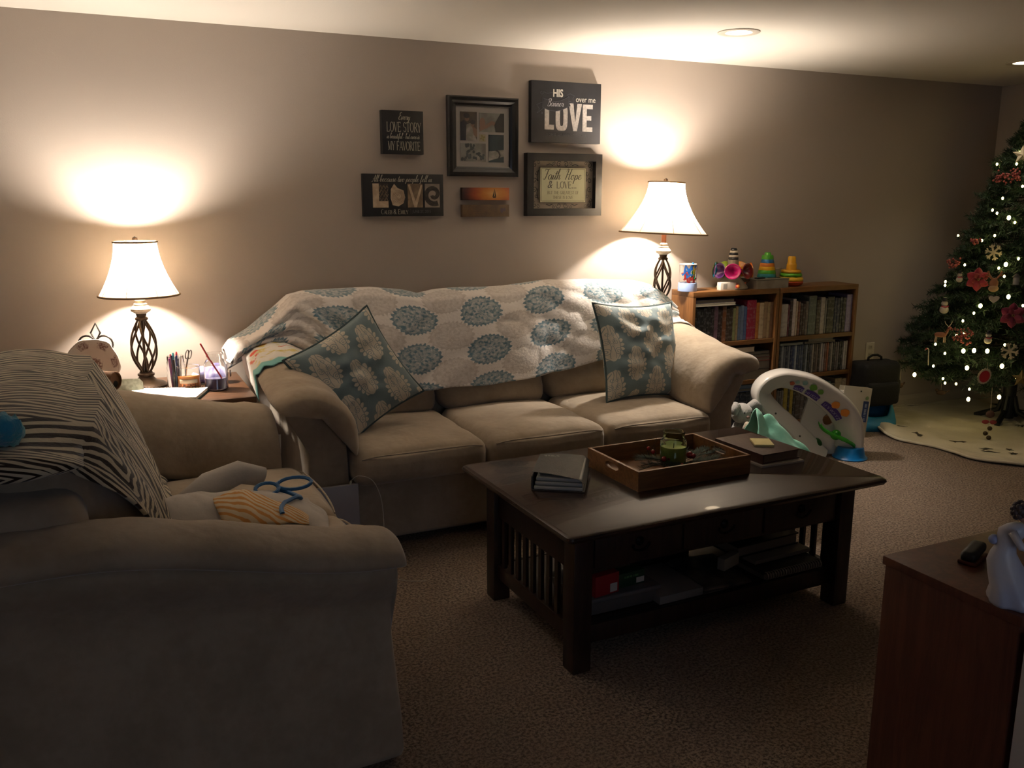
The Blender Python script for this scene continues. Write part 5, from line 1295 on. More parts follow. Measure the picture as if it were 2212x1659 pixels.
t = thing('infant_floor_chair', 'bright blue moulded foam baby seat on the carpet under the black bag', 'baby seat', (4.605, 4.20, 0), R(-8))
M_seatb = P('blue_foam', '#1f7fa8', 0.55)
def seat_shape():
    secs = []
    for z, s_ in ((0.0, 1.0), (0.006, 1.04), (0.05, 1.02), (0.1, 0.94), (0.15, 0.84), (0.17, 0.8), (0.176, 0.74)):
        ring = []
        for k in range(56):
            a = 2*PI*k/56; x = 0.175*s_*math.cos(a); y = 0.13*s_*math.sin(a)
            # lowered front lip
            zz = z*(1-0.5*ss(0.3, 0.9, -math.sin(a))*ss(-0.2, 0.4, -math.cos(a-0.9))) if z > 0.05 else z
            ring.append((x, y, zz))
        secs.append(ring)
    for z, s_ in ((0.15, 0.68), (0.06, 0.55)): secs.append([(0.175*s_*math.cos(2*PI*k/56), 0.13*s_*math.sin(2*PI*k/56), z*0.6) for k in range(56)])
    return secs
MB().loft(seat_shape()).build('shell', M_seatb, t, angle=180)
t = thing('ring_binder', 'white ring binder with a blue spine label leaning beside the bookcase', 'binder', (4.29, 4.03, 0.008), (R(-4), R(7), R(-14)))
M_bind = P('binder_white', '#b9b2a2', 0.45)
MB().box(-0.12, 0.075, -0.004, 0.0, 0, 0.32).build('front_cover', M_bind, t, bevel=0.001)
MB().box(-0.12, 0.075, 0.05, 0.054, 0, 0.32).build('back_cover', M_bind, t, bevel=0.001)
MB().box(0.0735, 0.0765, -0.004, 0.054, 0, 0.32).build('spine', M_bind, t, bevel=0.001)
MB().box(-0.115, 0.06, 0.002, 0.048, 0.004, 0.29).build('paper', M_page, t)
lb = MB().box(0.028, 0.066, -0.0053, -0.0042, 0.10, 0.235).build('label', P('label_blue', '#2c3f6e', 0.5), t)
mb = MB(); faded_print(mb, Matrix.Translation((0.047, -0.0058, 0.168)) @ Matrix.Rotation(R(90), 4, 'X') @ Matrix.Rotation(R(-90), 4, 'Z'), 0.11, 0.016, 1, 8); mb.build('lettering', P('label_print', '#9aa3b4', 0.6), lb, smooth=False)
MB().lathe([(0.0, 0.0), (0.012, 0.0), (0.012, 0.0008), (0.0, 0.0008)], 16, (0.05, -0.0043, 0.255), M=Matrix.Rotation(R(90), 4, 'X')).build('green_mark', P('label_green', '#7f9a6a', 0.6), t)
MB().lathe([(0.0, 0.0), (0.005, 0.0), (0.005, 0.0008), (0.0, 0.0008)], 12, (0.0, -0.0043, 0.296), M=Matrix.Rotation(R(90), 4, 'X')).build('rivet', M_dark, t)

# ------------------------------------------------------------------ arch toy
M_toyw = P('glossy_white_plastic', '#cfc9c2', 0.22, coat=0.3)
TY0 = 3.75
# centre line of the loop in the x-z plane and band half-width there
LOOP = [(3.95, 0.05, .08), (3.95, 0.15, .08), (3.92, 0.23, .08), (3.85, 0.31, .078), (3.73, 0.395, .073), (3.606, 0.462, .068), (3.49, 0.50, .06), (3.40, 0.515, .057), (3.31, 0.495, .057), (3.272, 0.44, .057), (3.335, 0.36, .055), (3.47, 0.255, .053), (3.60, 0.15, .052), (3.71, 0.055, .052), (3.76, 0.015, .052)]
AR = math.atan(-0.45)
def amap(x, z):
    y = 5.5135/(1+0.12*x); return ((x*y/3.75-3.906)/math.cos(AR), 1.5-(1.5-z)*y/3.75)
t = thing('activity_arch', 'white plastic baby activity arch with alphabet stickers on the carpet', 'toy', (3.906, 3.756, 0), AR)
def loopsm():
    out = []
    P_ = [Vector((amap(x, z)[0], max(0.0, amap(x, z)[1]), w_)) for x, z, w_ in LOOP]
    out = catmull(P_, 8); return out
LP_ = loopsm(); CEN = Vector(amap(3.63, 0.27))
def frame_at(i):
    a = LP_[max(0, i-1)]; b = LP_[min(len(LP_)-1, i+1)]; tx_, tz_ = b.x-a.x, b.y-a.y; L = math.hypot(tx_, tz_); tx_, tz_ = tx_/L, tz_/L
    nx_, nz_ = tz_, -tx_       # candidate outward
    c = LP_[i]
    if (c.x-CEN.x)*nx_+(c.y-CEN.y)*nz_ < 0: nx_, nz_ = -nx_, -nz_
    return c, nx_, nz_
secs = []
for i in range(len(LP_)):
    c, ox, oz = frame_at(i); w_ = c.z; dp = 0.075
    sec = []
    # section: outward u, depth y; front face slopes to the inside
    for (u, y) in ((1.0, 0.0), (0.97, 0.55), (0.8, 0.9), (0.0, 1.0), (-0.75, 0.95), (-0.95, 0.7), (-0.98, 0.2), (-0.95, -0.1), (-0.8, -0.25), (0.2, -0.78), (0.62, -0.95), (0.85, -0.85), (0.97, -0.5)):
        sec.append((c.x+ox*u*w_, y*dp, max(0.001, c.y+oz*u*w_)))
    secs.append(sec)
MB().loft(secs).build('arch', M_toyw, t, angle=50, sub=1)
# alphabet band and stickers sit on the sloping front face
def facept(i, u, lift=0.0015):
    i0 = min(len(LP_)-2, int(i)); f_ = i-i0
    def one(j):
        c, ox, oz = frame_at(j); w_ = c.z; k = (u+0.8)/1.0; y = (-0.25+(-0.53)*k)
        nrm = Vector((-ox*0.5, -0.85, -oz*0.5)).normalized()
        return Vector((c.x+ox*u*w_, y*0.075, c.y+oz*u*w_))+nrm*lift
    return one(i0)*(1-f_)+one(i0+1)*f_
M_violet = P('violet_sticker', '#4a2a86', 0.4); M_lt = P('sticker_letters', '#a8a0c8', 0.5)
for (i0, i1, txt) in ((42, 47.5, 'ABCDE'), (33.5, 40.5, 'FGHIJKLMNO'[2:8]), (19, 31, 'UVWXYZ')):
    mb = MB(); mb.grid(20, 2, lambda u, v: facept(i1+(i0-i1)*u, -0.78+0.42*v*(1+0.25*math.sin(PI*u)), 0.004))
    bd = mb.build('letter_band', M_violet, t, angle=180)
    lm = MB()
    for k, ch in enumerate(txt):
        s_ = (k+0.6)/(len(txt)+0.2); ii = i1+(i0-i1)*s_; p = facept(ii, -0.58, 0.0062); p2 = facept(ii-0.4, -0.58, 0.0062); q = facept(ii, -0.4, 0.0062)
        ex = (p2-p).normalized(); ey = (q-p); ey = (ey-ex*ey.dot(ex)).normalized(); ez = ex.cross(ey)
        put_text(lm, ch, Matrix(((ex.x, ey.x, ez.x, p.x), (ex.y, ey.y, ez.y, p.y), (ex.z, ey.z, ez.z, p.z), (0, 0, 0, 1))), size=0.026)
    lm.build('letters', M_lt, bd, smooth=False)
for (i, u, r, c, nm) in ((39, 0.05, 0.022, '#5f9a2a', 'green'), (35.3, 0.02, 0.017, '#6a9a3a', 'green'), (27, -0.08, 0.024, '#d8822a', 'orange'), (21.5, 0.02, 0.025, '#d8822a', 'orange'), (43.5, 0.15, 0.015, '#8fb0aa', 'pale teal'), (47, 0.05, 0.012, '#8fb0aa', 'pale teal'), (49.5, -0.2, 0.014, '#c8603a', 'red')):
    p = facept(i, u, 0.005); p2 = facept(i-0.5, u, 0.005); q = facept(i, u+0.2, 0.005); ex = (p2-p).normalized(); ey = q-p; ey = (ey-ex*ey.dot(ex)).normalized(); ez = ex.cross(ey)
    M = Matrix(((ex.x, ey.x, ez.x, p.x), (ex.y, ey.y, ez.y, p.y), (ex.z, ey.z, ez.z, p.z), (0, 0, 0, 1)))
    o = MB().prism([((r*(1+0.08*math.sin(5*a+i)))*math.cos(a), (r*(1+0.08*math.cos(4*a)))*math.sin(a)) for a in [2*PI*k/24 for k in range(24)]], -0.001, 0.001, M).build('sticker', P('sticker_'+nm.replace(' ', '_'), c, 0.4), t, smooth=False); o['label'] = nm+' sticker'
# lower panel with ball holes, chute and foot
def panel():
    mb = MB(); x0, x1 = 3.60-3.9, 4.06-3.9
    holes = [(3.845-3.9, 0.205, 0.03), (3.905-3.9, 0.115, 0.027)]
    pts = [(-0.30, 0.02), (-0.16, 0.015), (0.08, 0.012), (0.1, 0.2), (0.02, 0.3), (-0.12, 0.36), (-0.17, 0.33)]
    return mb
pl = MB()
# panel built as ring sections around the two holes
def ringpatch(cx, cz, r, x0, x1, z0, z1):
    n = 40; outer = []; inner = []
    for k in range(n):
        a = 2*PI*k/n; c, s_ = math.cos(a), math.sin(a); inner.append((cx+r*c, cz+r*s_))
        tt = min(((x1-cx) if c > 0 else (x0-cx))/c if abs(c) > 1e-6 else 9, ((z1-cz) if s_ > 0 else (z0-cz))/s_ if abs(s_) > 1e-6 else 9); outer.append((cx+c*tt, cz+s_*tt))
    for (qx, qy) in ((x0, z0), (x0, z1), (x1, z0), (x1, z1)):
        b = min(range(n), key=lambda k: (outer[k][0]-qx)**2+(outer[k][1]-qy)**2); outer[b] = (qx, qy)
    return outer, inner
MX = Matrix(((1, 0, 0, 0), (0, 0, -1, 0.035), (0, 1, 0, 0), (0, 0, 0, 1)))
o_, i_ = ringpatch(-0.083, 0.2215, 0.036, -0.14, 0.04, 0.165, 0.28); pl.plate_hole(o_, i_, 0, 0.02, MX)
o_, i_ = ringpatch(-0.023, 0.1245, 0.031, -0.075, 0.04, 0.07, 0.165); pl.plate_hole(o_, i_, 0, 0.02, MX)
pl.prism([(-0.2, 0.012), (0.04, 0.012), (0.04, 0.07), (-0.075, 0.07), (-0.075, 0.165), (-0.14, 0.165), (-0.14, 0.28), (0.0, 0.28), (-0.12, 0.345), (-0.21, 0.36), (-0.25, 0.2)], 0, 0.02, MX)
pl.build('panel', M_toyw, t, smooth=False)
M_lime = P('green_plastic', '#3fae2c', 0.25)
ch = MB(); ch.grid(26, 10, lambda u, v: (lambda a, th2: (-0.06+0.085*math.sin(a-0.6)+0.03*u, -0.015-0.05*math.cos(a*0.8-0.7)+0.022*math.cos(th2), 0.19-0.13*u+0.022*math.sin(th2)+0.022))(PI*(u*1.05-0.35), PI+PI*v))
ch.build('chute', M_lime, t, solid=0.004, angle=180)
MB().lathe([(0.0, 0.0), (0.03, 0.0), (0.029, 0.012), (0.024, 0.03), (0.012, 0.045), (0.0, 0.048)], 24, (-0.045, -0.005, 0.13), M=Matrix.Rotation(R(50), 4, 'X')).build('ball_cup', M_lime, t, angle=180)
MB().ball((-0.15, 0.01, 0.075), 0.036, 20).build('ball', P('dark_green_ball', '#1f5a22', 0.3, trans=0.3), t, angle=180)
MB().lathe([(0.0, 0.0), (0.098, 0.0), (0.1, 0.006), (0.085, 0.02), (0.078, 0.05), (0.074, 0.07), (0.0, 0.07)], 40, (0.045, -0.02, 0.0)).build('foot', P('blue_foot', '#1273b8', 0.3), t, angle=50)
for (i, u) in ((82, 0.1), (93, 0.2)):
    i = min(i, len(LP_)-3); p = facept(i, u, 0.001); MB().lathe([(0.0, 0.0), (0.006, 0.0), (0.006, 0.002), (0.0, 0.002)], 14, p, M=Matrix.Rotation(R(80), 4, 'X')).build('screw', P('screw_grey', '#4c463f', 0.5), t)

# ------------------------------------------------------------------ plush bunny under a mint blanket beside the sofa arm
M_plush = P('grey_plush', '#a7a39f', 0.95, sheen=0.6, bump=(90, 0.5)); M_mint = P('mint_fleece', '#74b89f', 0.9, sheen=0.3, bump=(14, 0.3), var=(6, '#8fcdb6'))
t = thing('plush_bunny', 'grey plush bunny lying by the sofa\'s right arm', 'soft toy', (3.27, 3.95, 0.0))
BS = Vector((0.03, -0.01, 0.05))
mb = MB(); mb.ball(BS+Vector((0.0, 0, 0.235)), (0.065, 0.06, 0.06), 20); mb.build('head', M_plush, t, angle=180)
mb = MB(); mb.ball(BS+Vector((0.03, 0.01, 0.08)), (0.085, 0.075, 0.13), 22); mb.build('body', M_plush, t, angle=180)
MB().tube([BS+Vector((0.03, 0, 0.26)), BS+Vector((0.085, -0.005, 0.285)), BS+Vector((0.13, -0.01, 0.268)), BS+Vector((0.145, -0.015, 0.235))], [0.018, 0.028, 0.03, 0.016], 12).build('ear', M_plush, t, angle=180)
MB().tube([BS+Vector((-0.03, 0, 0.27)), BS+Vector((-0.06, -0.02, 0.29)), BS+Vector((-0.08, -0.03, 0.24))], [0.018, 0.028, 0.016], 12).build('ear', M_plush, t, angle=180)
MB().ball(BS+Vector((-0.005, -0.062, 0.225)), (0.012, 0.008, 0.009), 10).build('nose', P('plush_nose', '#8a6a62', 0.8), t, angle=180)
for sg in (-1, 1): MB().ball(BS+Vector((sg*0.025, -0.054, 0.25)), 0.005, 8).build('eye', M_black, t, angle=180)
MB().tube([BS+Vector((0.0, -0.05, 0.15)), BS+Vector((-0.03, -0.085, 0.17)), BS+Vector((-0.035, -0.1, 0.2))], [0.026, 0.022, 0.018], 10).build('arm', P('cream_plush', '#b8a792', 0.95, sheen=0.5, bump=(90, 0.5)), t, angle=180)
def mint():
    P0 = [(3.225, 3.73, 0.345), (3.27, 3.715, 0.32), (3.34, 3.68, 0.27), (3.42, 3.62, 0.19), (3.49, 3.57, 0.10), (3.54, 3.55, 0.05)]
    sp = catmull([Vector(q) for q in P0], 10); n = len(sp)-1
    def f(u, v):
        i = min(n-1, int(u*n)); fr = u*n-i; c = sp[i].lerp(sp[i+1], fr)
        w_ = 0.14*(1-0.35*u); a = (v-0.5)*2
        x = c.x-0.09*abs(a)*(a < 0)*(1-u)-0.03*a; y = c.y+0.10*a*(1-0.4*u)
        z = c.z*(1-0.62*abs(a)**1.6)+0.03*nz(u*5, v*5, 3)+0.02*math.sin(u*17+v*4)*(1-abs(a))
        return (x+0.015*nz(u*6, v*6, 9), min(y, 3.8), max(0.006, z))
    o = MB().grid(60, 40, f).build('mint_blanket', M_mint, angle=180, solid=0.008)
    tag(o, 'mint green fleece baby blanket trailing off the plush bunny to the carpet', 'blanket')
mint()
M_tealp = P('dark_teal_fabric', '#173f4a', 0.8)
o = MB().rbox(3.46, 3.60, 4.02, 4.16, 0.0, 0.2, 0.05, 5).build('fabric_basket', M_tealp, angle=180); tag(o, 'dark teal fabric basket behind the mint blanket and bunny', 'basket')
# ------------------------------------------------------------------ wall signs: lettering helpers
GL = {
 'A': [[(.0, 0), (.38, 1)], [(.38, 1), (.78, 0), 'T'], [(.14, .34), (.62, .34)]], 'B': [[(.1, 0), (.1, 1), 'T'], ('arc', .32, .76, .24, .24, 90, -90), ('arc', .34, .26, .3, .26, 90, -90), [(.1, 1), (.32, 1)], [(.1, .52), (.34, .52)], [(.1, 0), (.34, 0)]],
 'C': [('arc', .42, .5, .38, .5, 50, 310)], 'E': [[(.1, 0), (.1, 1), 'T'], [(.1, 1), (.62, 1)], [(.1, .52), (.5, .52)], [(.1, 0), (.66, 0)], [(.62, 1), (.62, .84)], [(.66, 0), (.66, .18)], [(.5, .62), (.5, .42)]],
 'F': [[(.1, 0), (.1, 1), 'T'], [(.1, 1), (.6, 1)], [(.1, .52), (.48, .52)], [(.6, 1), (.6, .82)], [(.48, .62), (.48, .42)]], 'G': [('arc', .42, .5, .38, .5, 50, 320), [(.74, .4), (.74, .08), 'T'], [(.5, .4), (.86, .4)]],
 'H': [[(.1, 0), (.1, 1), 'T'], [(.7, 0), (.7, 1), 'T'], [(.1, .5), (.7, .5)]], 'I': [[(.16, 0), (.16, 1), 'T']], 'J': [[(.4, .2), (.4, 1), 'T'], ('arc', .22, .18, .18, .18, 0, -150)],
 'L': [[(.1, 0), (.1, 1), 'T'], [(.1, 0), (.62, 0)], [(.62, 0), (.62, .2)]], 'M': [[(.1, 0), (.1, 1)], [(.1, 1), (.46, .05), 'T'], [(.46, .05), (.82, 1)], [(.82, 0), (.82, 1), 'T']], 'N': [[(.1, 0), (.1, 1)], [(.1, 1), (.7, 0), 'T'], [(.7, 0), (.7, 1)]],
 'O': [('arc', .42, .5, .38, .5, 0, 360)], 'R': [[(.1, 0), (.1, 1), 'T'], ('arc', .34, .75, .26, .25, 90, -90), [(.1, 1), (.34, 1)], [(.1, .5), (.34, .5)], [(.34, .5), (.74, 0), 'T']],
 'S': [('arc', .34, .74, .25, .26, 20, 265), ('arc', .34, .25, .27, .25, 85, -160)], 'T': [[(.36, 0), (.36, 1), 'T'], [(.02, 1), (.7, 1)], [(.02, 1), (.02, .82)], [(.7, 1), (.7, .82)]], 'U': [[(.1, .26), (.1, 1), 'T'], [(.68, .26), (.68, 1)], ('arc', .39, .26, .29, .26, 180, 360)],
 'V': [[(.0, 1), (.36, 0), 'T'], [(.36, 0), (.74, 1)]], 'Y': [[(.0, 1), (.36, .45), 'T'], [(.72, 1), (.36, .45)], [(.36, 0), (.36, .45), 'T']],
 '&': [('arc', .36, .78, .2, .22, 0, 360), ('arc', .34, .28, .3, .28, 60, 330), [(.22, .66), (.78, 0), 'T'], [(.62, .2), (.8, .46)]], '.': [('arc', .12, .05, .05, .05, 0, 360)], ' ': []}
WD = {'I': .32, ' ': .34, 'M': .92, 'N': .8, 'H': .8, 'O': .84, '.': .28, 'A': .78, 'L': .66, 'E': .7, 'F': .64, 'T': .72, 'S': .64, 'J': .52, 'V': .74, 'Y': .72, 'U': .78, 'B': .66, 'R': .74, 'C': .78, 'G': .88, '&': .86}
def serif_text(mb, body, M, size, xs=1.0, thick=0.14, thin=0.055, gap=0.1, serif=True, small=None):
    """serif capitals drawn as strokes; centred at the origin"""
    def sc_(ch): return small if (small and ch.islower()) else 1.0
    tot = sum((WD[ch.upper()]+gap)*sc_(ch) for ch in body)-gap; x0 = -tot/2
    def seg(a, b, w0, w1):
        d = Vector((b[0]-a[0], b[1]-a[1])); n = Vector((-d.y, d.x)).normalized() if d.length > 1e-9 else Vector((0, 1))
        q = [(a[0]+n.x*w0/2, a[1]+n.y*w0/2), (a[0]-n.x*w0/2, a[1]-n.y*w0/2), (b[0]-n.x*w1/2, b[1]-n.y*w1/2), (b[0]+n.x*w1/2, b[1]+n.y*w1/2)]
        mb.add([M @ Vector((px*size*xs, py*size, 0)) for px, py in q], [(0, 1, 2, 3)])
    for ch in body:
        g = GL[ch.upper()]; s_ = sc_(ch)
        def tr(p): return (x0+p[0]*s_, p[1]*s_-0.5)
        for st in g:
            if st[0] == 'arc':
                _, cx, cy, rx, ry, a0, a1 = st; n = 20; pts = [(cx+rx*math.cos(R(a0+(a1-a0)*k/n)), cy+ry*math.sin(R(a0+(a1-a0)*k/n))) for k in range(n+1)]
                for k in range(n):
                    d = (pts[k+1][0]-pts[k][0], pts[k+1][1]-pts[k][1]); v = abs(d[1])/(math.hypot(*d)+1e-9); w_ = (thin+(thick-thin)*v*v)*s_
                    seg(tr(pts[k]), tr(pts[k+1]), w_, w_)
            else:
                w_ = (thick if 'T' in st else thin)*s_; a, b = tr(st[0]), tr(st[1]); seg(a, b, w_, w_)
                if serif:
                    for p, o in ((st[0], st[1]), (st[1], st[0])):
                        if p[1] in (0, 1) and abs(o[1]-p[1]) > 0.4:
                            q = tr(p); sgn = 1 if p[1] == 0 else -1
                            seg((q[0]-0.13*s_, q[1]+sgn*0.02*s_), (q[0]+0.13*s_, q[1]+sgn*0.02*s_), 0.045*s_, 0.045*s_)
        x0 += (WD[ch.upper()]+gap)*s_
    return mb
def WF(x, z, y): return Matrix(((1, 0, 0, x), (0, 0, -1, y), (0, 1, 0, z), (0, 0, 0, 1)))   # local x right, y up, z out of the wall
def at(a, b, c): return Matrix.Translation((a, b, c))
I4 = Matrix.Identity(4)
M_signb = P('sign_black', '#0e0d0f', 0.55, bump=(80, 0.08)); M_print = P('print_cream', '#a9a498', 0.7); M_print2 = P('print_white', '#c2bcb2', 0.7); M_dim = P('print_grey', '#4e4b52', 0.7)
def sign(name, label, cat, x, z, y, rz=0.0):
    t = thing(name, label, cat); t.matrix_world = WF(x, z, y); t.location = (x, y, z); t.rotation_euler = (R(90), 0, 0); return t
def rect(mb, x0, x1, y0, y1, z0, z1): return mb.box(x0, x1, y0, y1, z0, z1)
def ell(mb, cx, cy, rx, ry, z, n=24, rot=0.0):
    mb.add([(cx+rx*math.cos(2*PI*k/n)*math.cos(rot)-ry*math.sin(2*PI*k/n)*math.sin(rot), cy+rx*math.cos(2*PI*k/n)*math.sin(rot)+ry*math.sin(2*PI*k/n)*math.cos(rot), z) for k in range(n)], [list(range(n))]); return mb
def poly(mb, pts, z): mb.add([(p[0], p[1], z) for p in pts], [list(range(len(pts)))]); return mb
def ribbon(mb, pts, w_, z):
    pts = [Vector(p) for p in pts]; n = len(pts); vs = []
    for i, p in enumerate(pts):
        d = (pts[min(n-1, i+1)]-pts[max(0, i-1)]).normalized(); nn = Vector((-d.y, d.x)); ww = w_(i/(n-1)) if callable(w_) else w_
        vs += [(p.x+nn.x*ww/2, p.y+nn.y*ww/2, z), (p.x-nn.x*ww/2, p.y-nn.y*ww/2, z)]
    mb.add(vs, [(2*i, 2*i+1, 2*i+3, 2*i+2) for i in range(n-1)]); return mb
def spiral(mb, cx, cy, r0, r1, turns, a0, w_, z, flip=1):
    return ribbon(mb, [(cx+flip*(r0+(r1-r0)*k/40)*math.cos(a0+turns*2*PI*k/40), cy+(r0+(r1-r0)*k/40)*math.sin(a0+turns*2*PI*k/40)) for k in range(41)], w_, z)

CUR = {
 'a': (.54, [[(.42,.38),(.3,.45),(.12,.38),(.05,.18),(.15,.02),(.3,.06),(.42,.3),(.44,.42),(.42,.1),(.48,.02),(.6,.12)]]), 'b': (.48, [[(0,.1),(.15,.5),(.28,.9),(.22,1),(.14,.8),(.1,.2),(.2,.02),(.36,.1),(.38,.3),(.28,.42),(.16,.3)], [(.36,.36),(.5,.4)]]),
 'c': (.46, [[(.4,.36),(.28,.45),(.1,.34),(.06,.14),(.18,.01),(.34,.05),(.5,.18)]]), 'e': (.44, [[(0,.1),(.2,.2),(.34,.36),(.26,.45),(.1,.34),(.07,.14),(.18,.01),(.34,.06),(.48,.2)]]),
 'f': (.40, [[(0,.1),(.2,.45),(.36,.9),(.3,1),(.2,.8),(.14,.1),(.08,-.3),(.02,-.38),(.02,-.2),(.2,.02),(.42,.14)]]), 'h': (.50, [[(0,.1),(.16,.5),(.28,.92),(.2,1),(.13,.7),(.08,0)], [(.1,.2),(.24,.42),(.36,.4),(.34,.1),(.4,.01),(.54,.14)]]),
 'i': (.27, [[(0,.1),(.12,.42),(.1,.1),(.16,.01),(.3,.14)], [(.16,.6),(.18,.66)]]), 'l': (.28, [[(0,.1),(.2,.55),(.3,.95),(.22,1),(.14,.75),(.1,.12),(.18,.01),(.32,.14)]]),
 'm': (.62, [[(0,.1),(.1,.42),(.06,0)], [(.08,.2),(.2,.42),(.3,.4),(.26,0)], [(.28,.2),(.4,.42),(.5,.4),(.46,.1),(.52,.01),(.64,.14)]]), 'n': (.46, [[(0,.1),(.1,.42),(.06,0)], [(.08,.2),(.2,.42),(.32,.4),(.29,.1),(.35,.01),(.48,.14)]]),
 'o': (.48, [[(.3,.44),(.12,.38),(.06,.16),(.18,.01),(.34,.1),(.38,.32),(.28,.44),(.34,.38),(.52,.4)]]), 'p': (.48, [[(0,.1),(.12,.42),(.08,.1),(0,-.4)], [(.08,.2),(.22,.43),(.38,.34),(.34,.1),(.2,.01),(.1,.1)], [(.34,.08),(.5,.14)]]),
 'r': (.42, [[(0,.1),(.12,.46),(.2,.4),(.32,.38),(.28,.1),(.34,.01),(.46,.14)]]), 's': (.38, [[(0,.1),(.18,.46),(.22,.3),(.3,.12),(.2,0),(.06,.06)], [(.2,0),(.42,.14)]]), 't': (.28, [[(0,.1),(.16,.5),(.2,.8),(.14,.4),(.1,.1),(.18,.01),(.32,.14)], [(0,.56),(.3,.6)]]),
 'u': (.52, [[(0,.1),(.1,.43),(.06,.12),(.16,.01),(.3,.14),(.38,.43),(.34,.1),(.4,.01),(.54,.14)]]), 'v': (.46, [[(0,.3),(.1,.43),(.14,.02),(.2,.02),(.36,.36),(.34,.44),(.5,.4)]]), 'w': (.60, [[(0,.3),(.1,.43),(.08,.1),(.16,.01),(.28,.16),(.32,.42),(.3,.1),(.38,.01),(.5,.2),(.5,.42),(.64,.38)]]),
 'y': (.46, [[(0,.1),(.1,.43),(.06,.12),(.16,.01),(.3,.14),(.38,.43),(.3,-.1),(.16,-.4),(.06,-.32),(.2,-.08),(.48,.14)]]), '-': (.34, [[(.05,.25),(.25,.25)]]), ' ': (.30, []),
 'A': (.66, [[(-.05,.05),(.1,0),(.3,.5),(.5,1),(.48,.4),(.52,.02),(.66,.1)], [(.12,.4),(.6,.46)]]), 'B': (.62, [[(.1,0),(.2,.6),(.26,1)], [(0,.8),(.2,1),(.5,.95),(.48,.65),(.25,.55),(.5,.45),(.5,.12),(.28,0),(.08,.1)]]),
 'E': (.56, [[(.52,.9),(.36,1),(.16,.85),(.22,.6),(.4,.55),(.18,.5),(.05,.25),(.16,.02),(.4,.04),(.54,.2)]]), 'F': (.6, [[(.05,.75),(.1,.95),(.4,.92),(.75,1)], [(.44,.92),(.36,.4),(.25,.05),(.1,0),(.02,.12)], [(.2,.5),(.55,.52)]]),
 'H': (.74, [[(.02,.75),(.14,1),(.26,.9),(.18,.4),(.1,0)], [(.66,1),(.56,.6),(.5,.1),(.58,.01),(.74,.14)], [(.1,.45),(.6,.5)]])}
def script_text(mb, body, cx, cy, size, z, xs=1.0, slant=0.32, w_=0.085):
    tot = sum(CUR[c][0] for c in body); x0 = -tot/2
    for ch in body:
        for st in CUR[ch][1]:
            pts = [Vector((x0+px+slant*py-0.12, py-0.35, 0)) for px, py in st]
            sm = catmull(pts, 5) if len(pts) > 2 else pts
            q = [(cx+p.x*size*xs, cy+p.y*size) for p in sm]; n = len(q); vs = []
            for i in range(n):
                a, b = q[max(0, i-1)], q[min(n-1, i+1)]; d = Vector((b[0]-a[0], b[1]-a[1])); L = d.length or 1; d = d/L; nn = Vector((-d.y, d.x))
                ww = size*(w_*0.55+w_*0.75*max(0, -d.y))
                vs += [(q[i][0]+nn.x*ww/2, q[i][1]+nn.y*ww/2, z), (q[i][0]-nn.x*ww/2, q[i][1]-nn.y*ww/2, z)]
            mb.add(vs, [(2*i, 2*i+1, 2*i+3, 2*i+2) for i in range(n-1)])
        x0 += CUR[ch][0]
    return mb
# small block: Every LOVE STORY
DB = 0.04
t = sign('love_story_sign', 'small square black block sign reading LOVE STORY and MY FAVORITE', 'wall sign', 1.455, 1.824, YB)
MB().box(-0.109, 0.109, -0.1065, 0.1065, 0, DB).build('block', M_signb, t, bevel=0.0015)
mb = MB()
script_text(mb, 'Every', 0.01, 0.074, 0.036, DB+0.0006, xs=0.72, w_=0.08)
serif_text(mb, 'LOVE STORY', at(0.005, 0.026, DB+0.0006), 0.046, xs=0.5)
script_text(mb, 'is beautiful - but ours is', 0.002, -0.021, 0.028, DB+0.0006, xs=0.62, w_=0.09)
serif_text(mb, 'MY FAVORITE', at(0.005, -0.066, DB+0.0006), 0.043, xs=0.47)
mb.build('lettering', M_print, t, smooth=False)
# LOVE photo-letter plaque
t = sign('photo_letter_sign', 'wide black plaque spelling LOVE in four photo tiles', 'wall sign', 1.456, 1.513, YB); D2 = 0.03
MB().box(-0.216, 0.216, -0.1065, 0.1065, 0, D2).build('board', M_signb, t, bevel=0.001)
mb = MB(); script_text(mb, 'All because two people fell in', -0.005, 0.079, 0.034, D2+0.0006, xs=0.78, w_=0.075)
serif_text(mb, 'Caleb & Emily', at(-0.052, -0.083, D2+0.0006), 0.024, xs=0.72, small=0.78)
mb.build('lettering', M_print, t, smooth=False)
mb = MB(); put_text(mb, 'JUNE 27, 2015', at(0.095, -0.083, D2+0.0005), size=0.02, xs=0.85); rect(mb, 0.034, 0.035, -0.096, -0.07, D2, D2+0.0006); mb.build('dim_lettering', M_dim, t, smooth=False)
M_tilecream = P('sepia_cream', '#a58f78', 0.7, var=(40, '#b8a48c')); M_tiledk = P('sepia_dark', '#1d1916', 0.7, var=(60, '#3a332c')); M_tilemid = P('sepia_mid', '#5d4c3c', 0.7, var=(30, '#7a6852')); M_tileg = P('sepia_grey', '#6f645c', 0.7, var=(14, '#8a7e74'))
W4 = 0.082; HT = 0.12
def tile(cx, mat):
    o = MB().box(cx-W4/2, cx+W4/2, -0.062, 0.058, D2, D2+0.0008).build('photo_tile', mat, t); return o
zt = D2+0.0013
q = tile(-0.125, M_tiledk); mb = MB(); poly(mb, [(-0.166, 0.058), (-0.133, 0.058), (-0.133, -0.03), (-0.084, -0.03), (-0.084, -0.062), (-0.166, -0.062)], zt); mb.build('column_shape', M_tilecream, q, smooth=False)
mb = MB(); [ribbon(mb, [(-0.133+0.049*k/20, (-0.02+0.02*j)+0.008*math.sin(k*0.9+j*1.6)) for k in range(21)], 0.003, zt) for j in range(4)]; mb.build('lattice', M_tilemid, q, smooth=False)
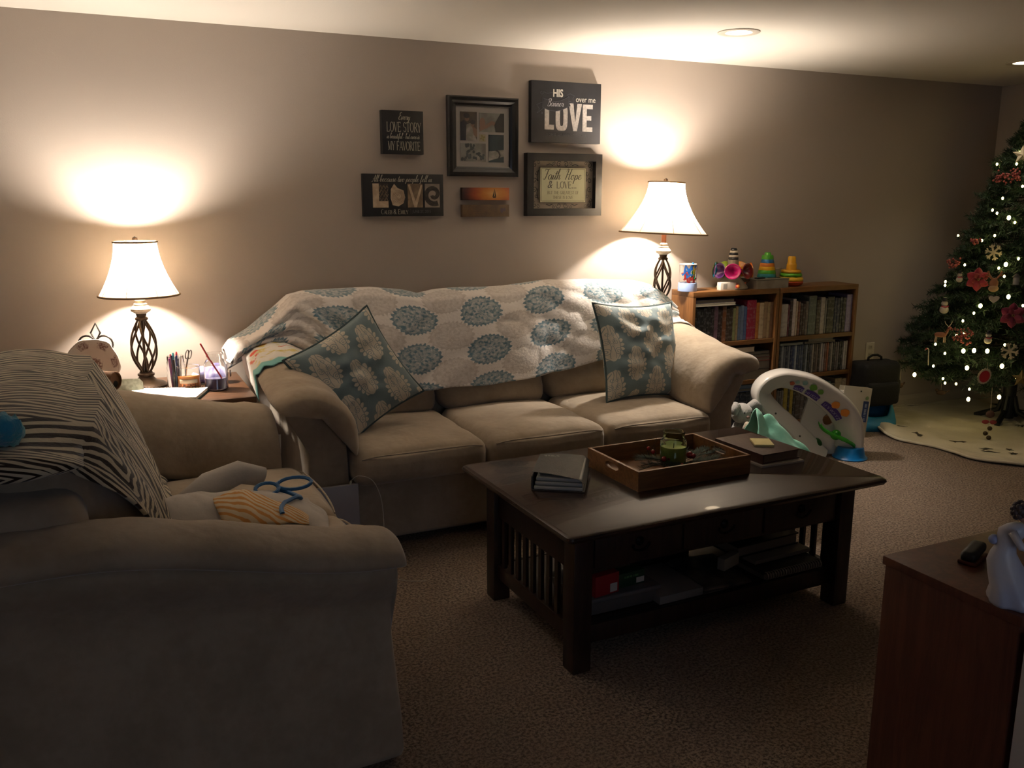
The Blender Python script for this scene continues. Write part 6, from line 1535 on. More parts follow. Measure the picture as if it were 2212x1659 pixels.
q = tile(-0.032, P('tile_black', '#0c0b0c', 0.6)); mb = MB(); poly(mb, [(-0.07, 0.03), (-0.052, 0.057), (-0.034, 0.036), (-0.002, 0.024), (0.006, -0.01), (-0.004, -0.04), (-0.03, -0.056), (-0.062, -0.05), (-0.072, -0.015)], zt); rb = mb.build('rose', M_tilecream, q, smooth=False)
mb = MB(); [spiral(mb, -0.03, -0.008, 0.004+0.002*j, 0.036, 1.1, j*1.7, 0.0014, zt+0.0004) for j in range(4)]; mb.build('petal_edges', M_tilemid, q, smooth=False)
q = tile(0.061, M_tilemid); mb = MB(); poly(mb, [(0.022, 0.052), (0.032, 0.055), (0.062, -0.03), (0.092, 0.055), (0.1, 0.05), (0.068, -0.061), (0.055, -0.061)], zt); mb.build('arch_shape', M_tilecream, q, smooth=False)
q = tile(0.154, M_tileg); mb = MB(); spiral(mb, 0.16, 0.004, 0.01, 0.05, 1.25, R(-150), lambda s_: 0.018+0.008*s_, zt, 1); mb.build('iron_scroll', M_tiledk, q, smooth=False)
# collage frame
t = sign('collage_frame', 'black collage frame with white mat and four wedding photos', 'picture frame', 1.907, 1.816, YB)
M_frame = P('black_frame_wood', '#131214', 0.3, coat=0.2)
def picframe(t, w, h, fw_, dep, mat, prof=None):
    prof = prof or [(0.0, 0.0), (0.0, dep*0.75), (fw_*0.15, dep), (fw_*0.45, dep*0.96), (fw_*0.7, dep*0.6), (fw_*0.92, dep*0.5), (fw_, dep*0.42), (fw_, 0.0)]
    secs = []
    for (sx, sy) in ((-1, -1), (1, -1), (1, 1), (-1, 1), (-1, -1)):
        secs.append([(sx*(w/2-a), sy*(h/2-a), b) for a, b in prof])
    return MB().loft(secs, cap=False).build('frame', mat, t, smooth=False)
picframe(t, 0.406, 0.408, 0.05, 0.032, M_frame)
MB().box(-0.155, 0.155, -0.156, 0.156, 0.003, 0.008).build('mat_board', P('mat_white', '#8f8a86', 0.8), t)
mw, mh = 0.306, 0.316; mx0, my1 = -mw/2, mh/2
def ph(x0, x1, y0, y1, mat):
    X0, X1, Y1, Y0 = mx0+mw*x0, mx0+mw*x1, my1-mh*y0, my1-mh*y1
    return MB().box(X0, X1, Y0, Y1, 0.0085, 0.0098).build('photo', mat, t), X0, X1, Y0, Y1
zz = 0.0104
M_nvy = P('photo_navy', '#12151f', 0.6); M_skp = P('photo_skin', '#6d5546', 0.6); M_drs = P('photo_white', '#8d8983', 0.6, var=(30, '#6f6b66')); M_blk2 = P('photo_black', '#0c0c0d', 0.6); M_gry = P('photo_grey', '#777672', 0.6, var=(12, '#55544f'))
q, X0, X1, Y0, Y1 = ph(0.083, 0.39, 0.10, 0.56, P('photo_brown', '#332a24', 0.6, var=(18, '#463a30')))
w_, h_ = X1-X0, Y1-Y0
mb = MB(); poly(mb, [(X0, Y0), (X0, Y0+h_*.62), (X0+w_*.2, Y0+h_*.72), (X0+w_*.42, Y0+h_*.6), (X0+w_*.4, Y0)], zz); mb.build('suit', M_nvy, q, smooth=False)
mb = MB(); poly(mb, [(X0+w_*.32, Y0), (X0+w_*.36, Y0+h_*.55), (X0+w_*.65, Y0+h_*.62), (X0+w_*.8, Y0+h_*.3), (X0+w_, Y0)], zz+0.0004); mb.build('dress', M_drs, q, smooth=False)
mb = MB(); ell(mb, X0+w_*.40, Y0+h_*.76, w_*.13, h_*.09, zz+0.0008); ell(mb, X0+w_*.72, Y0+h_*.56, w_*.11, h_*.08, zz+0.0008); poly(mb, [(X0+w_*.7, Y0+h_*.5), (X0+w_, Y0+h_*.4), (X0+w_, Y0+h_*.1), (X0+w_*.8, Y0+h_*.2)], zz+0.0008); mb.build('skin', M_skp, q, smooth=False)
mb = MB(); ell(mb, X0+w_*.38, Y0+h_*.86, w_*.19, h_*.09, zz+0.0012); ell(mb, X0+w_*.74, Y0+h_*.64, w_*.15, h_*.08, zz+0.0012); mb.build('hair', M_blk2, q, smooth=False)
q, X0, X1, Y0, Y1 = ph(0.436, 0.905, 0.108, 0.414, M_gry); w_, h_ = X1-X0, Y1-Y0
mb = MB(); poly(mb, [(X1, Y0), (X1, Y1), (X1-w_*.15, Y1), (X1-w_*.28, Y0+h_*.7), (X1-w_*.4, Y0+h_*.4), (X1-w_*.35, Y0)], zz); mb.build('suit', M_blk2, q, smooth=False)
mb = MB(); ribbon(mb, [(X0, Y0+h_*.12), (X0+w_*.3, Y0+h_*.3), (X0+w_*.5, Y0+h_*.5), (X1-w_*.38, Y0+h_*.42)], h_*.2, zz+0.0004); ell(mb, X0+w_*.12, Y0+h_*.45, w_*.12, h_*.3, zz+0.0003); mb.build('arm', M_skp, q, smooth=False)
MB().box(mx0+mw*.436, mx0+mw*.556, my1-mh*.573, my1-mh*.452, 0.0085, 0.0092).build('flower_patch', P('patch_cream', '#86806e', 0.8), t)
mb = MB(); fx, fy = mx0+mw*.496, my1-mh*.513; [ell(mb, fx+0.009*math.cos(a), fy+0.009*math.sin(a), 0.007, 0.005, 0.0097, 14, a) for a in (0.4, 1.97, 3.5, 5.1)]; mb.build('flower', P('flower_ochre', '#74683e', 0.8), t, smooth=False)
q, X0, X1, Y0, Y1 = ph(0.083, 0.556, 0.605, 0.90, M_gry); w_, h_ = X1-X0, Y1-Y0
random.seed(2); mb = MB()
for k in range(26): ell(mb, X0+w_*(0.04+random.random()*0.5), Y0+h_*(0.08+random.random()*0.84)*(1.0), w_*0.05, h_*0.08, zz+0.00002*k, 10)
for k in range(14): ell(mb, X0+w_*(0.5+random.random()*0.42), Y0+h_*(0.06+random.random()*0.42), w_*0.05, h_*0.07, zz+0.00002*k, 10)
mb.build('tree_foliage', P('photo_slate', '#272d30', 0.6, var=(30, '#3c4446')), q, smooth=False)
mb = MB(); poly(mb, [(X0+w_*.62, Y0), (X0+w_*.66, Y0+h_*.3), (X0+w_*.72, Y0+h_*.3), (X0+w_*.8, Y0)], zz+0.001); mb.build('dress', M_drs, q, smooth=False)
q, X0, X1, Y0, Y1 = ph(0.61, 0.90, 0.459, 0.908, P('photo_midnight', '#0f1a20', 0.6, var=(20, '#16272e'))); w_, h_ = X1-X0, Y1-Y0
mb = MB(); poly(mb, [(X0, Y0+h_*.05), (X0, Y0+h_*.4), (X1, Y0+h_*.46), (X1, Y0+h_*.22)], zz); mb.build('scroll', M_drs, q, smooth=False)
mb = MB(); ribbon(mb, [(X0+w_*.45, Y0+h_*.46), (X0+w_*.66, Y0+h_*.38), (X0+w_*.74, Y0+h_*.26), (X0+w_*.66, Y0+h_*.14)], w_*.1, zz+0.0005); mb.build('ring', M_blk2, q, smooth=False)
# two small plaques
def m_sunset():
    t = NT('sunset_print'); vec, x, y, z = t.coord('Object'); n = t.noise(t.combine(x*9.0, y*26.0), 2.0, 3)
    d = ((x-0.045)*(x-0.045)*0.55+y*y*2.2).sqrt()+(n-0.5)*0.03
    t.link(t.ramp(d*(1/0.14), [(0.0, hx('#c89a58')), (0.3, hx('#b0702e')), (0.6, hx('#8a3e1c')), (0.85, hx('#4a2018')), (1.0, hx('#2a1814'))]), t.b.inputs['Base Color']); t.b.inputs['Roughness'].default_value = 0.6; return t.m
t = sign('sunset_plaque', 'small plaque with an orange sunset and dark sailing boat', 'wall plaque', 1.916, 1.5215, YB)
MB().box(-0.1365, 0.1365, -0.0325, 0.0325, 0, 0.03).build('board', m_sunset(), t, bevel=0.001)
mb = MB(); poly(mb, [(0.048, 0.026), (0.05, 0.026), (0.058, -0.012), (0.051, -0.012)], 0.0306); poly(mb, [(0.046, 0.018), (0.046, -0.012), (0.038, -0.012)], 0.0306); poly(mb, [(0.036, -0.013), (0.06, -0.013), (0.056, -0.02), (0.04, -0.02)], 0.0306); mb.build('boat', M_blk2, t, smooth=False)
t = sign('brown_plaque', 'small mottled brown plaque below the sunset plaque', 'wall plaque', 1.916, 1.433, YB)
MB().box(-0.1365, 0.1365, -0.032, 0.032, 0, 0.03).build('board', P('brown_print', '#4a3626', 0.6, var=(22, '#5f4a30')), t, bevel=0.001)
mb = MB(); ell(mb, 0.092, 0.002, 0.009, 0.014, 0.0304); ell(mb, 0.108, 0.006, 0.006, 0.01, 0.0304); mb.build('faded_print', P('faded_mauve', '#4a3a44', 0.6), t, smooth=False)
mb = MB(); [ribbon(mb, [(-0.08+0.09*k/10, 0.014-0.011*j+0.001*math.sin(k*2+j)) for k in range(11-j)], 0.0014, 0.0304) for j in range(4)]; mb.build('faded_lines', P('faded_line', '#6b5438', 0.6), t, smooth=False)
# canvas: HIS banner over me LOVE
t = sign('love_canvas', 'black stretched canvas reading HIS banner over me LOVE', 'canvas', 2.3955, 1.9575, YB); D3 = 0.036
M_chalk = P('chalkboard_black', '#17161b', 0.7, var=(14, '#1d1c22'))
MB().box(-0.2155, 0.2155, -0.1605, 0.1605, 0, D3).build('canvas', M_chalk, t, bevel=0.002)
M_dist = P('distressed_white', '#bab2ac', 0.7, var=(90, '#a49d97'))
z = D3+0.0008
def bold(mb, ch, x0, x1, y0, y1, s_):
    if ch == 'L': rect(mb, x0, x0+s_, y0, y1, D3, z); rect(mb, x0+s_, x1, y0, y0+s_*0.95, D3, z)
    if ch == 'E': rect(mb, x0, x0+s_, y0, y1, D3, z); [rect(mb, x0+s_, x1-(0.008 if k == 1 else 0), yy, yy+s_*0.9, D3, z) for k, yy in enumerate((y0, (y0+y1)/2-s_*0.45, y1-s_*0.9))]
    if ch == 'V': poly(mb, [(x0, y1), (x0+s_*1.05, y1), ((x0+x1)/2, y0+0.045), (x1-s_*1.05, y1), (x1, y1), ((x0+x1)/2+s_*0.42, y0), ((x0+x1)/2-s_*0.42, y0)], z)
    if ch == 'O':
        n = 40; o, i = [], []
        for k in range(n):
            a = 2*PI*k/n; c, sn = math.cos(a), math.sin(a); ex = 0.55
            o.append(((x0+x1)/2+(x1-x0)/2*math.copysign(abs(c)**ex, c), (y0+y1)/2+(y1-y0)/2*math.copysign(abs(sn)**ex, sn)))
            i.append(((x0+x1)/2+((x1-x0)/2-s_)*math.copysign(abs(c)**ex, c), (y0+y1)/2+((y1-y0)/2-s_*0.95)*math.copysign(abs(sn)**ex, sn)))
        mb.plate_hole(o, i, D3, z)
mb = MB(); bold(mb, 'L', -0.135, -0.078, -0.092, 0.042, 0.027); bold(mb, 'O', -0.068, 0.006, -0.096, 0.045, 0.026); bold(mb, 'V', 0.012, 0.095, -0.096, 0.05, 0.028); bold(mb, 'E', 0.1, 0.163, -0.096, 0.048, 0.026)
mb.build('big_lettering', M_dist, t, smooth=False)
mb = MB(); put_text(mb, 'HIS', at(-0.055, 0.098, D3+0.0005), size=0.055, xs=0.8, offset=0.0016); put_text(mb, 'over me', at(0.118, 0.072, D3+0.0005), size=0.044, xs=0.84); mb.build('small_lettering', M_print2, t, smooth=False)
M_chalkg = P('chalk_grey', '#4a4a55', 0.8); zb = D3+0.0012
mb = MB(); bx = [(-0.148+0.16*k/20, 0.047-0.022*math.sin(PI*k/20)+0.012*k/20) for k in range(21)]; ribbon(mb, [(x, y) for x, y in bx], 0.05, zb); bb = mb.build('banner', M_chalk, t, smooth=False)
mb = MB(); ribbon(mb, [(x, y+0.025) for x, y in bx], 0.0022, zb+0.0004); ribbon(mb, [(x, y-0.025) for x, y in bx], 0.0022, zb+0.0004); ribbon(mb, [(bx[0][0], bx[0][1]+0.025), (bx[0][0], bx[0][1]-0.025)], 0.0022, zb+0.0004); ribbon(mb, [(bx[-1][0], bx[-1][1]+0.025), (bx[-1][0], bx[-1][1]-0.025)], 0.0022, zb+0.0004)
ribbon(mb, [(-0.148, 0.05), (-0.185, 0.035), (-0.168, 0.015), (-0.182, -0.008), (-0.14, 0.02)], 0.0022, zb); ribbon(mb, [(0.012, 0.085), (0.0, 0.092), (0.02, 0.1), (0.046, 0.09), (0.036, 0.075), (0.042, 0.055), (0.014, 0.06)], 0.0022, zb)
spiral(mb, -0.155, 0.1, 0.002, 0.012, 1.0, 0, 0.0016, zb); ribbon(mb, [(-0.145, 0.104), (-0.12, 0.095), (-0.1, 0.1), (-0.085, 0.103)], 0.0016, zb); mb.build('banner_outline', M_chalkg, bb, smooth=False)
mb = MB(); script_text(mb, 'Banner', -0.068, 0.044, 0.04, zb+0.0007, xs=0.86, w_=0.07); mb.build('script_lettering', P('chalk_light', '#b0acb0', 0.8), t, smooth=False)
mb = MB(); put_text(mb, 'is', at(-0.153, -0.006, zb), size=0.022, shear=0.3); mb.build('small_word', M_chalkg, t, smooth=False)
mb = MB(); put_text(mb, 'SONG OF SOLOMON 2:4', at(0.0, -0.118, D3+0.0005), size=0.017, xs=1.0, spacing=1.35); mb.build('dim_lettering', M_dim, t, smooth=False)
# Faith Hope & LOVE shadow-box
t = sign('faith_frame', 'black shadow-box frame reading Faith Hope and LOVE on pale plaque', 'picture frame', 2.3885, 1.572, YB)
w_, h_, f_ = 0.469, 0.338, 0.04
picframe(t, w_, h_, f_, 0.045, P('satin_black_frame', '#161518', 0.4), [(0.0, 0.0), (0.0, 0.045), (f_, 0.045), (f_, 0.0)])
MB().box(-0.195, 0.195, -0.13, 0.13, 0.003, 0.008).build('backing', P('taupe_backing', '#8a7f72', 0.7, var=(9, '#7a7064')), t)
mb = MB(); zf = 0.0087
for sx in (-1, 1):
    for sy in (-1, 1):
        spiral(mb, sx*0.172, sy*0.108, 0.002, 0.016, 1.2, 0.5, 0.0036, zf, sx); spiral(mb, sx*0.15, sy*0.118, 0.002, 0.011, 1.1, 2.0, 0.003, zf, -sx); spiral(mb, sx*0.182, sy*0.085, 0.002, 0.011, 1.1, 1.0, 0.003, zf, sx)
        spiral(mb, sx*0.022, sy*0.112, 0.003, 0.017, 1.2, sy*1.2, 0.004, zf, sx); spiral(mb, sx*0.055, sy*0.118, 0.002, 0.01, 1.1, sy*0.4, 0.0032, zf, -sx); ribbon(mb, [(sx*0.06, sy*0.105), (sx*0.08, sy*0.113), (sx*0.1, sy*0.106)], 0.005, zf)
        spiral(mb, sx*0.173, sy*0.022, 0.003, 0.016, 1.2, sy*2.0, 0.0038, zf, sx); spiral(mb, sx*0.162, sy*0.06, 0.002, 0.011, 1.1, sy*1.0, 0.0032, zf, -sx); ribbon(mb, [(sx*0.15, sy*0.08), (sx*0.158, sy*0.045), (sx*0.152, sy*0.02)], 0.005, zf)
mb.build('flourishes', P('flourish_black', '#1a1614', 0.6), t, smooth=False)
pq = MB().box(-0.145, 0.145, -0.0965, 0.0945, 0.012, 0.02).build('plaque', P('pale_green_plaque', '#a9a98c', 0.6), t)
mb = MB()
for (a, b, th2) in ((0.1445, 0.0945, 0.003), (0.1365, 0.0868, 0.0016)):
    for sg in (-1, 1): rect(mb, -a, a, sg*b-0.001-th2/2, sg*b-0.001+th2/2, 0.02, 0.0206); rect(mb, sg*a-th2/2, sg*a+th2/2, -b, b, 0.02, 0.0206)
mb.build('border', P('plaque_border', '#2a2618', 0.6), pq, smooth=False)
mb = MB(); script_text(mb, 'Faith  Hope', -0.002, 0.049, 0.058, 0.0206, xs=0.84, w_=0.065); put_text(mb, '&', at(-0.085, 0.0, 0.0205), size=0.056, shear=0.3, xs=0.85); serif_text(mb, 'LOVE...', at(0.022, 0.0, 0.0206), 0.036, xs=0.8, thick=0.15)
serif_text(mb, 'BUT THE GREATEST OF', at(0.0, -0.042, 0.0206), 0.0165, xs=0.78, gap=0.14); serif_text(mb, 'THESE IS LOVE', at(0.0, -0.068, 0.0206), 0.0165, xs=0.78, gap=0.14)
mb.build('lettering', P('plaque_print', '#221d16', 0.6), pq, smooth=False)
# ------------------------------------------------------------------ Christmas tree in the corner
random.seed(21)
AX, AY = 5.5, 3.86
ZR = [(.22, .30), (.34, .58), (.44, .72), (.52, .77), (.65, .68), (.8, .59), (1.1, .46), (1.55, .31), (1.85, .18), (2.08, .03)]
M_pine = P('pine_needles', '#1a3020', 0.6, var=(14, '#263f24'))
M_bark = P('tree_pole', '#1f1a16', 0.7); M_stand = P('green_black_stand', '#15181a', 0.5)
tree = thing('christmas_tree', 'decorated artificial Christmas tree with warm lights in the right corner', 'Christmas tree', (AX, AY, 0.0))
MB().tube([(0, 0, 0.06), (0, 0, 2.08)], [0.028, 0.012], 10).build('trunk', M_bark, tree)
for k in range(4):
    a = R(20+90*k); c, s_ = math.cos(a), math.sin(a)
    MB().tube([(0.03*c, 0.03*s_, 0.2), (0.06*c, 0.06*s_, 0.1), (0.2*c, 0.2*s_, 0.034)], 0.018, 8).build('stand_leg', M_stand, tree)
MB().lathe([(0.0, 0.05), (0.04, 0.05), (0.042, 0.3), (0.0, 0.3)], 16).build('stand_tube', M_stand, tree)
def clampw(p):
    q = Vector(p); q.x = min(q.x, XR-0.03-AX); q.y = min(q.y, YB-0.03-AY); q.z = max(q.z, 0.12); return q
nb = MB(); tw = MB(); NV = []; NF = []
def needles(a, b, n, L):
    d = (b-a).normalized(); s1 = d.cross(Vector((0.13, 0.2, 1))).normalized(); s2 = d.cross(s1)
    for j in range(n):
        p = a.lerp(b, (j+random.random())/n); an = random.uniform(0, 2*PI)
        dv = (d*random.uniform(0.35, 0.8)+s1*math.cos(an)+s2*math.sin(an)).normalized(); e_ = p+dv*L*random.uniform(0.7, 1.1)
        wv = dv.cross(Vector((random.random()-0.5, random.random()-0.5, random.random()-0.5))).normalized()*0.0028
        p, e_ = clampw(p), clampw(e_); o = len(NV)
        NV.extend([tuple(p-wv), tuple(p+wv), tuple(e_+wv*0.4), tuple(e_-wv*0.4)]); NF.append((o, o+1, o+2, o+3))
cam_dir = math.atan2(-AY, -AX)
for i in range(270):
    s_ = (i+0.5)/270; z = 0.30+1.74*(s_**1.15); r = interp(z, ZR); a = i*2.39996+random.uniform(-0.2, 0.2)
    facing = math.cos(a-cam_dir)
    rr = r*random.uniform(0.86, 1.04)
    p0 = Vector((0, 0, z+0.10*r)); p2 = Vector((rr*math.cos(a), rr*math.sin(a), z-0.02)); p1 = p0.lerp(p2, 0.55)+Vector((0, 0, 0.02))
    p0, p1, p2 = clampw(p0), clampw(p1), clampw(p2)
    tw.tube([p0, p1, p2], [0.004, 0.003, 0.002], 4)
    dens = 1.0 if facing > -0.3 else 0.45
    needles(p1, p2, int((80+130*r)*dens), 0.036)
    needles(p0.lerp(p1, 0.5), p1, int(34*dens), 0.032)
    d = (p2-p1).normalized(); sd = d.cross(Vector((0, 0, 1))).normalized()
    nsub = int(1+r*5)
    for k in range(nsub):
        for sg in (-1, 1):
            b0 = p1.lerp(p2, (k+0.4)/nsub*0.9); b1 = clampw(b0+(d*0.6+sd*sg*0.8+Vector((0, 0, random.uniform(-0.15, 0.25))))*random.uniform(0.07, 0.13)*(0.6+r))
            tw.tube([b0, b1], [0.0022, 0.0014], 4); needles(b0, b1, int(46*dens), 0.034)
needles(Vector((0, 0, 1.95)), Vector((0, 0, 2.14)), 90, 0.035)
tw.build('branches', M_bark, tree)['kind'] = 'stuff'
nb.v, nb.f = NV, NF; nb.mi = [0]*len(NF)
nb.build('needles', M_pine, tree, smooth=False)['kind'] = 'stuff'
# string of lights
BULB = [(5.051, 3.942, 1.086), (5.085, 3.691, 1.105), (5.067, 3.721, 1.081), (5.059, 3.673, 1.034), (5.018, 4.042, 0.947), (5.034, 3.613, 0.916), (4.961, 3.735, 0.85), (5.061, 3.535, 0.869), (4.935, 3.754, 0.804), (4.899, 3.795, 0.752), (4.849, 3.789, 0.663), (4.8, 3.891, 0.596), (4.922, 3.52, 0.641), (4.808, 3.699, 0.583), (4.831, 3.646, 0.592), (4.858, 3.58, 0.598), (4.772, 3.795, 0.555), (4.769, 3.865, 0.462), (4.855, 3.474, 0.524), (4.79, 3.649, 0.487), (4.94, 4.141, 0.34), (4.917, 3.421, 0.46), (4.871, 3.869, 0.371), (4.959, 3.921, 0.324), (4.907, 3.801, 0.347), (5.01, 3.784, 0.306), (5.16, 3.897, 0.201), (5.181, 3.702, 0.255), (5.271, 3.832, 1.715), (5.182, 3.833, 1.504), (5.155, 3.839, 1.413), (5.157, 3.759, 1.386), (5.165, 3.722, 1.358), (5.111, 3.805, 1.276), (5.099, 3.879, 1.242), (5.234, 3.75, 1.577), (5.298, 3.836, 1.787)]
BIG = {1, 5, 6, 13, 14, 15, 18, 19, 20, 26, 27, 31}
M_fairy = P('fairy_bulb', '#fff2c8', 0.3, emit='#ffe690', estr=20.0)
sl = thing('string_lights', 'string of small warm white lights wound round the Christmas tree', 'string lights', (AX, AY, 0.0))
random.seed(4)
extra = []
for k in range(26):
    a = k*2.4; z = 0.45+1.5*k/26; r = interp(z, ZR)*0.98; p = clampw((r*math.cos(a), r*math.sin(a), z))
    if math.cos(a-cam_dir) > -0.35 and AX+p.x < 5.7 and AY+p.y < 4.2: extra.append((AX+p.x, AY+p.y, z))
base = MB().ball((0, 0, 0), (0.0095, 0.0095, 0.0125), 10).build('bulb', M_fairy, sl, angle=180)
allb = BULB+extra
for i, (x, y, z) in enumerate(allb):
    o = base if i == 0 else base.copy()
    if i: C.objects.link(o); o.parent = sl
    dx, dy = x-AX, y-AY; k = 1.03; o.location = (dx*k, dy*k, z); sc_ = 1.2 if i in BIG else 0.72; o.scale = (sc_, sc_, sc_)
wp = sorted([Vector((x-AX, y-AY, z)) for x, y, z in allb], key=lambda q: q.z)
MB().tube([q*1.0 for q in catmull(sorted([Vector(((x-AX)*0.78, (y-AY)*0.78, z)) for x, y, z in BULB], key=lambda q: q.z), 3)], 0.0016, 4).build('wire', P('dark_green_wire', '#10241a', 0.6), sl)
d = bpy.data.lights.new('tree_glow', 'POINT'); bpy.data.lights.remove(d)

# ornaments: built facing the camera side of the tree
def orn(name, label, cat, p, group='tree ornaments', yaw=None, k=1.0):
    x, y, z = p; a = math.atan2(y-AY, x-AX) if yaw is None else yaw
    return thing(name, label, cat, (AX+(x-AX)*k, AY+(y-AY)*k, z), (R(90), 0, a+PI/2), group)
M_snow = P('cream_felt', '#b8ab8e', 0.8); M_redp = P('poinsettia_red', '#8f1526', 0.6, sheen=0.3); M_redm = P('poinsettia_crimson', '#7d1238', 0.6, sheen=0.3); M_rberry = P('frosted_berry', '#7a2a2a', 0.5, var=(60, '#a05048'))
M_gingr = P('gingerbread_tan', '#8a5a3c', 0.8); M_ornw = P('ornament_white', '#b5aca2', 0.6); M_gold = P('dull_gold', '#8f7a42', 0.5, metal=0.3)
camyaw = R(-126)
def snowflake(p, label, r):
    t = orn('snowflake_ornament', label, 'ornament', p, yaw=camyaw, k=1.05)
    mb = MB()
    for k in range(6):
        a = 2*PI*k/6+0.3; M = Matrix.Rotation(a, 4, 'Z')
        mb.prism([(-0.12*r, 0), (0.12*r, 0), (0.1*r, r), (-0.1*r, r)], -0.002, 0.002, M)
        for s2 in (-1, 1): mb.prism([(0, 0.55*r), (s2*0.34*r, 0.8*r), (s2*0.3*r, 0.95*r), (0, 0.74*r)], -0.0019, 0.0019, M)
    mb.ball((0, 0, 0), (0.25*r, 0.25*r, 0.003), 14); mb.build('flake', M_snow, t, smooth=False)
snowflake((5.066, 3.762, 1.175), 'cream felt snowflake in the upper half of the tree', 0.05)
snowflake((4.894, 3.464, 0.615), 'cream felt snowflake low on the tree at its photo-edge side', 0.05)
def flower(p, label, r, mat):
    t = orn('poinsettia', label, 'flower', p, 'poinsettias on the tree', yaw=camyaw, k=1.04)
    for ring, (n, rr, tilt) in enumerate(((6, r, 0.15), (5, r*0.65, 0.5))):
        for k in range(n):
            a = 2*PI*k/n+ring*0.5; M = Matrix.Rotation(a, 4, 'Z')
            ob = MB().grid(6, 8, lambda u, v: tuple(M @ Vector(((u-0.5)*rr*0.75*math.sin(PI*min(1, v*0.93+0.07))**0.8, rr*v, tilt*rr*v+0.12*rr*math.sin(PI*v)*(1-abs(2*u-1))+0.004*ring)))).build('petal', mat, t, angle=180, solid=0.001)
    mb = MB(); [mb.ball((0.006*math.cos(k*2.4), 0.006*math.sin(k*2.4), 0.02), 0.0035, 6) for k in range(6)]; mb.build('stamens', M_gold, t)
flower((4.993, 3.797, 1.008), 'bright red fabric poinsettia in the middle of the tree', 0.075, M_redp)
flower((4.992, 3.546, 0.814), 'dark crimson fabric poinsettia at the tree\'s cut edge', 0.078, M_redm)
def cluster(p, label, n, sp, r):
    t = orn('berry_spray', label, 'berry spray', p, 'red berry sprays on the tree', k=1.03)
    mb = MB(); random.seed(int(p[2]*100)); st = MB()
    for k in range(n):
        q = Vector((random.gauss(0, sp), random.gauss(0, sp*0.7), random.gauss(0, 0.012))); mb.ball(q, r*random.uniform(0.8, 1.1), 8)
        st.tube([(0, 0, -0.01), q], 0.001, 4)
    st.build('stems', M_bark, t); mb.build('berries', M_rberry, t, angle=180)
cluster((5.08, 3.91, 1.24), 'small spray of red berries below the tree\'s upper lights', 14, 0.018, 0.008)
cluster((4.827, 3.724, 0.672), 'large rusty red berry spray beside the deer ornament', 46, 0.04, 0.008)
cluster((5.059, 4.038, 1.091), 'dark red berry spray sticking out at the tree\'s wall side', 24, 0.03, 0.008)
cluster((5.22, 3.886, 1.628), 'dusky red berry spray near the top, wall side', 34, 0.024, 0.0075)
cluster((5.232, 3.803, 1.646), 'dusky red berry spray near the top, under the star', 40, 0.026, 0.0075)
t = orn('reindeer_ornament', 'tan gingerbread reindeer-head ornament beside the red poinsettia', 'ornament', (5.006, 3.693, 0.991), yaw=camyaw, k=1.05)
MB().ball((0, 0, 0), (0.026, 0.034, 0.01), 16).build('face', M_gingr, t, angle=180); MB().ball((0, -0.03, 0.003), (0.03, 0.022, 0.011), 16).build('muzzle', P('light_tan', '#a08060', 0.8), t, angle=180)
for sg in (-1, 1):
    MB().tube([(sg*0.012, 0.028, 0), (sg*0.03, 0.05, 0), (sg*0.04, 0.075, 0)], 0.006, 8).build('antler', M_gingr, t); MB().tube([(sg*0.028, 0.048, 0), (sg*0.048, 0.052, 0)], 0.005, 8).build('antler_tine', M_gingr, t)
t = orn('oval_ornament', 'red oval felt ornament with cream scalloped border', 'ornament', (4.804, 3.533, 0.46), yaw=camyaw, k=1.07)
def ov(s_, n=40, w_=0.0): return [((0.036*s_+w_*math.cos(16*2*PI*k/n))*math.cos(2*PI*k/n), (0.048*s_+w_*math.cos(16*2*PI*k/n))*math.sin(2*PI*k/n)) for k in range(n)]
Mr = Matrix.Rotation(R(-18), 4, 'Z')
MB().prism(ov(1.0, 96, 0.0015), -0.003, 0.003, Mr).build('border', M_snow, t, smooth=False); MB().prism(ov(0.76), 0.003, 0.006, Mr).build('red_field', P('felt_red', '#a01622', 0.8), t, smooth=False); MB().tube([(0.012, 0.046, 0), (0.012, 0.085, -0.01)], 0.001, 4).build('cord', M_snow, t)
def snowman(p, label, s_):
    t = orn('snowman_ornament', label, 'ornament', p, yaw=camyaw, k=1.05)
    MB().ball((0, -0.02*s_, 0), 0.022*s_, 14).build('body', M_ornw, t, angle=180); MB().ball((0, 0.012*s_, 0), 0.016*s_, 14).build('head', M_ornw, t, angle=180)
    MB().lathe([(0.0, 0.0), (0.018*s_, 0.0), (0.018*s_, 0.003), (0.011*s_, 0.004), (0.01*s_, 0.018*s_), (0.0, 0.018*s_)], 14, (0, 0.024*s_, 0), M=Matrix.Rotation(R(-90), 4, 'X')).build('hat', M_black, t)
    MB().tube([(-0.016*s_, -0.002, 0.01), (0, -0.006*s_, 0.018*s_), (0.016*s_, -0.002, 0.01)], 0.004*s_, 6).build('scarf', M_redp, t)
snowman((4.914, 3.937, 0.831), 'little white snowman ornament at the tree\'s wall-side edge', 1.25)
snowman((4.995, 3.916, 1.016), 'small white bauble snowman beside the red poinsettia', 0.9)
snowman((4.878, 3.595, 0.681), 'small white snowman ornament above the row of lower lights', 1.0)
t = orn('deer_ornament', 'brown and white standing deer ornament on the tree\'s wall side', 'ornament', (4.808, 3.858, 0.663), yaw=camyaw, k=1.05)
MB().ball((0, 0, 0), (0.038, 0.018, 0.012), 14).build('body', P('deer_brown', '#7a4a34', 0.7), t, angle=180)
for x in (-0.028, -0.02, 0.02, 0.028): MB().tube([(x, -0.01, 0), (x*1.1, -0.05, 0)], 0.0035, 6).build('leg', P('deer_pale', '#a38c78', 0.7), t)
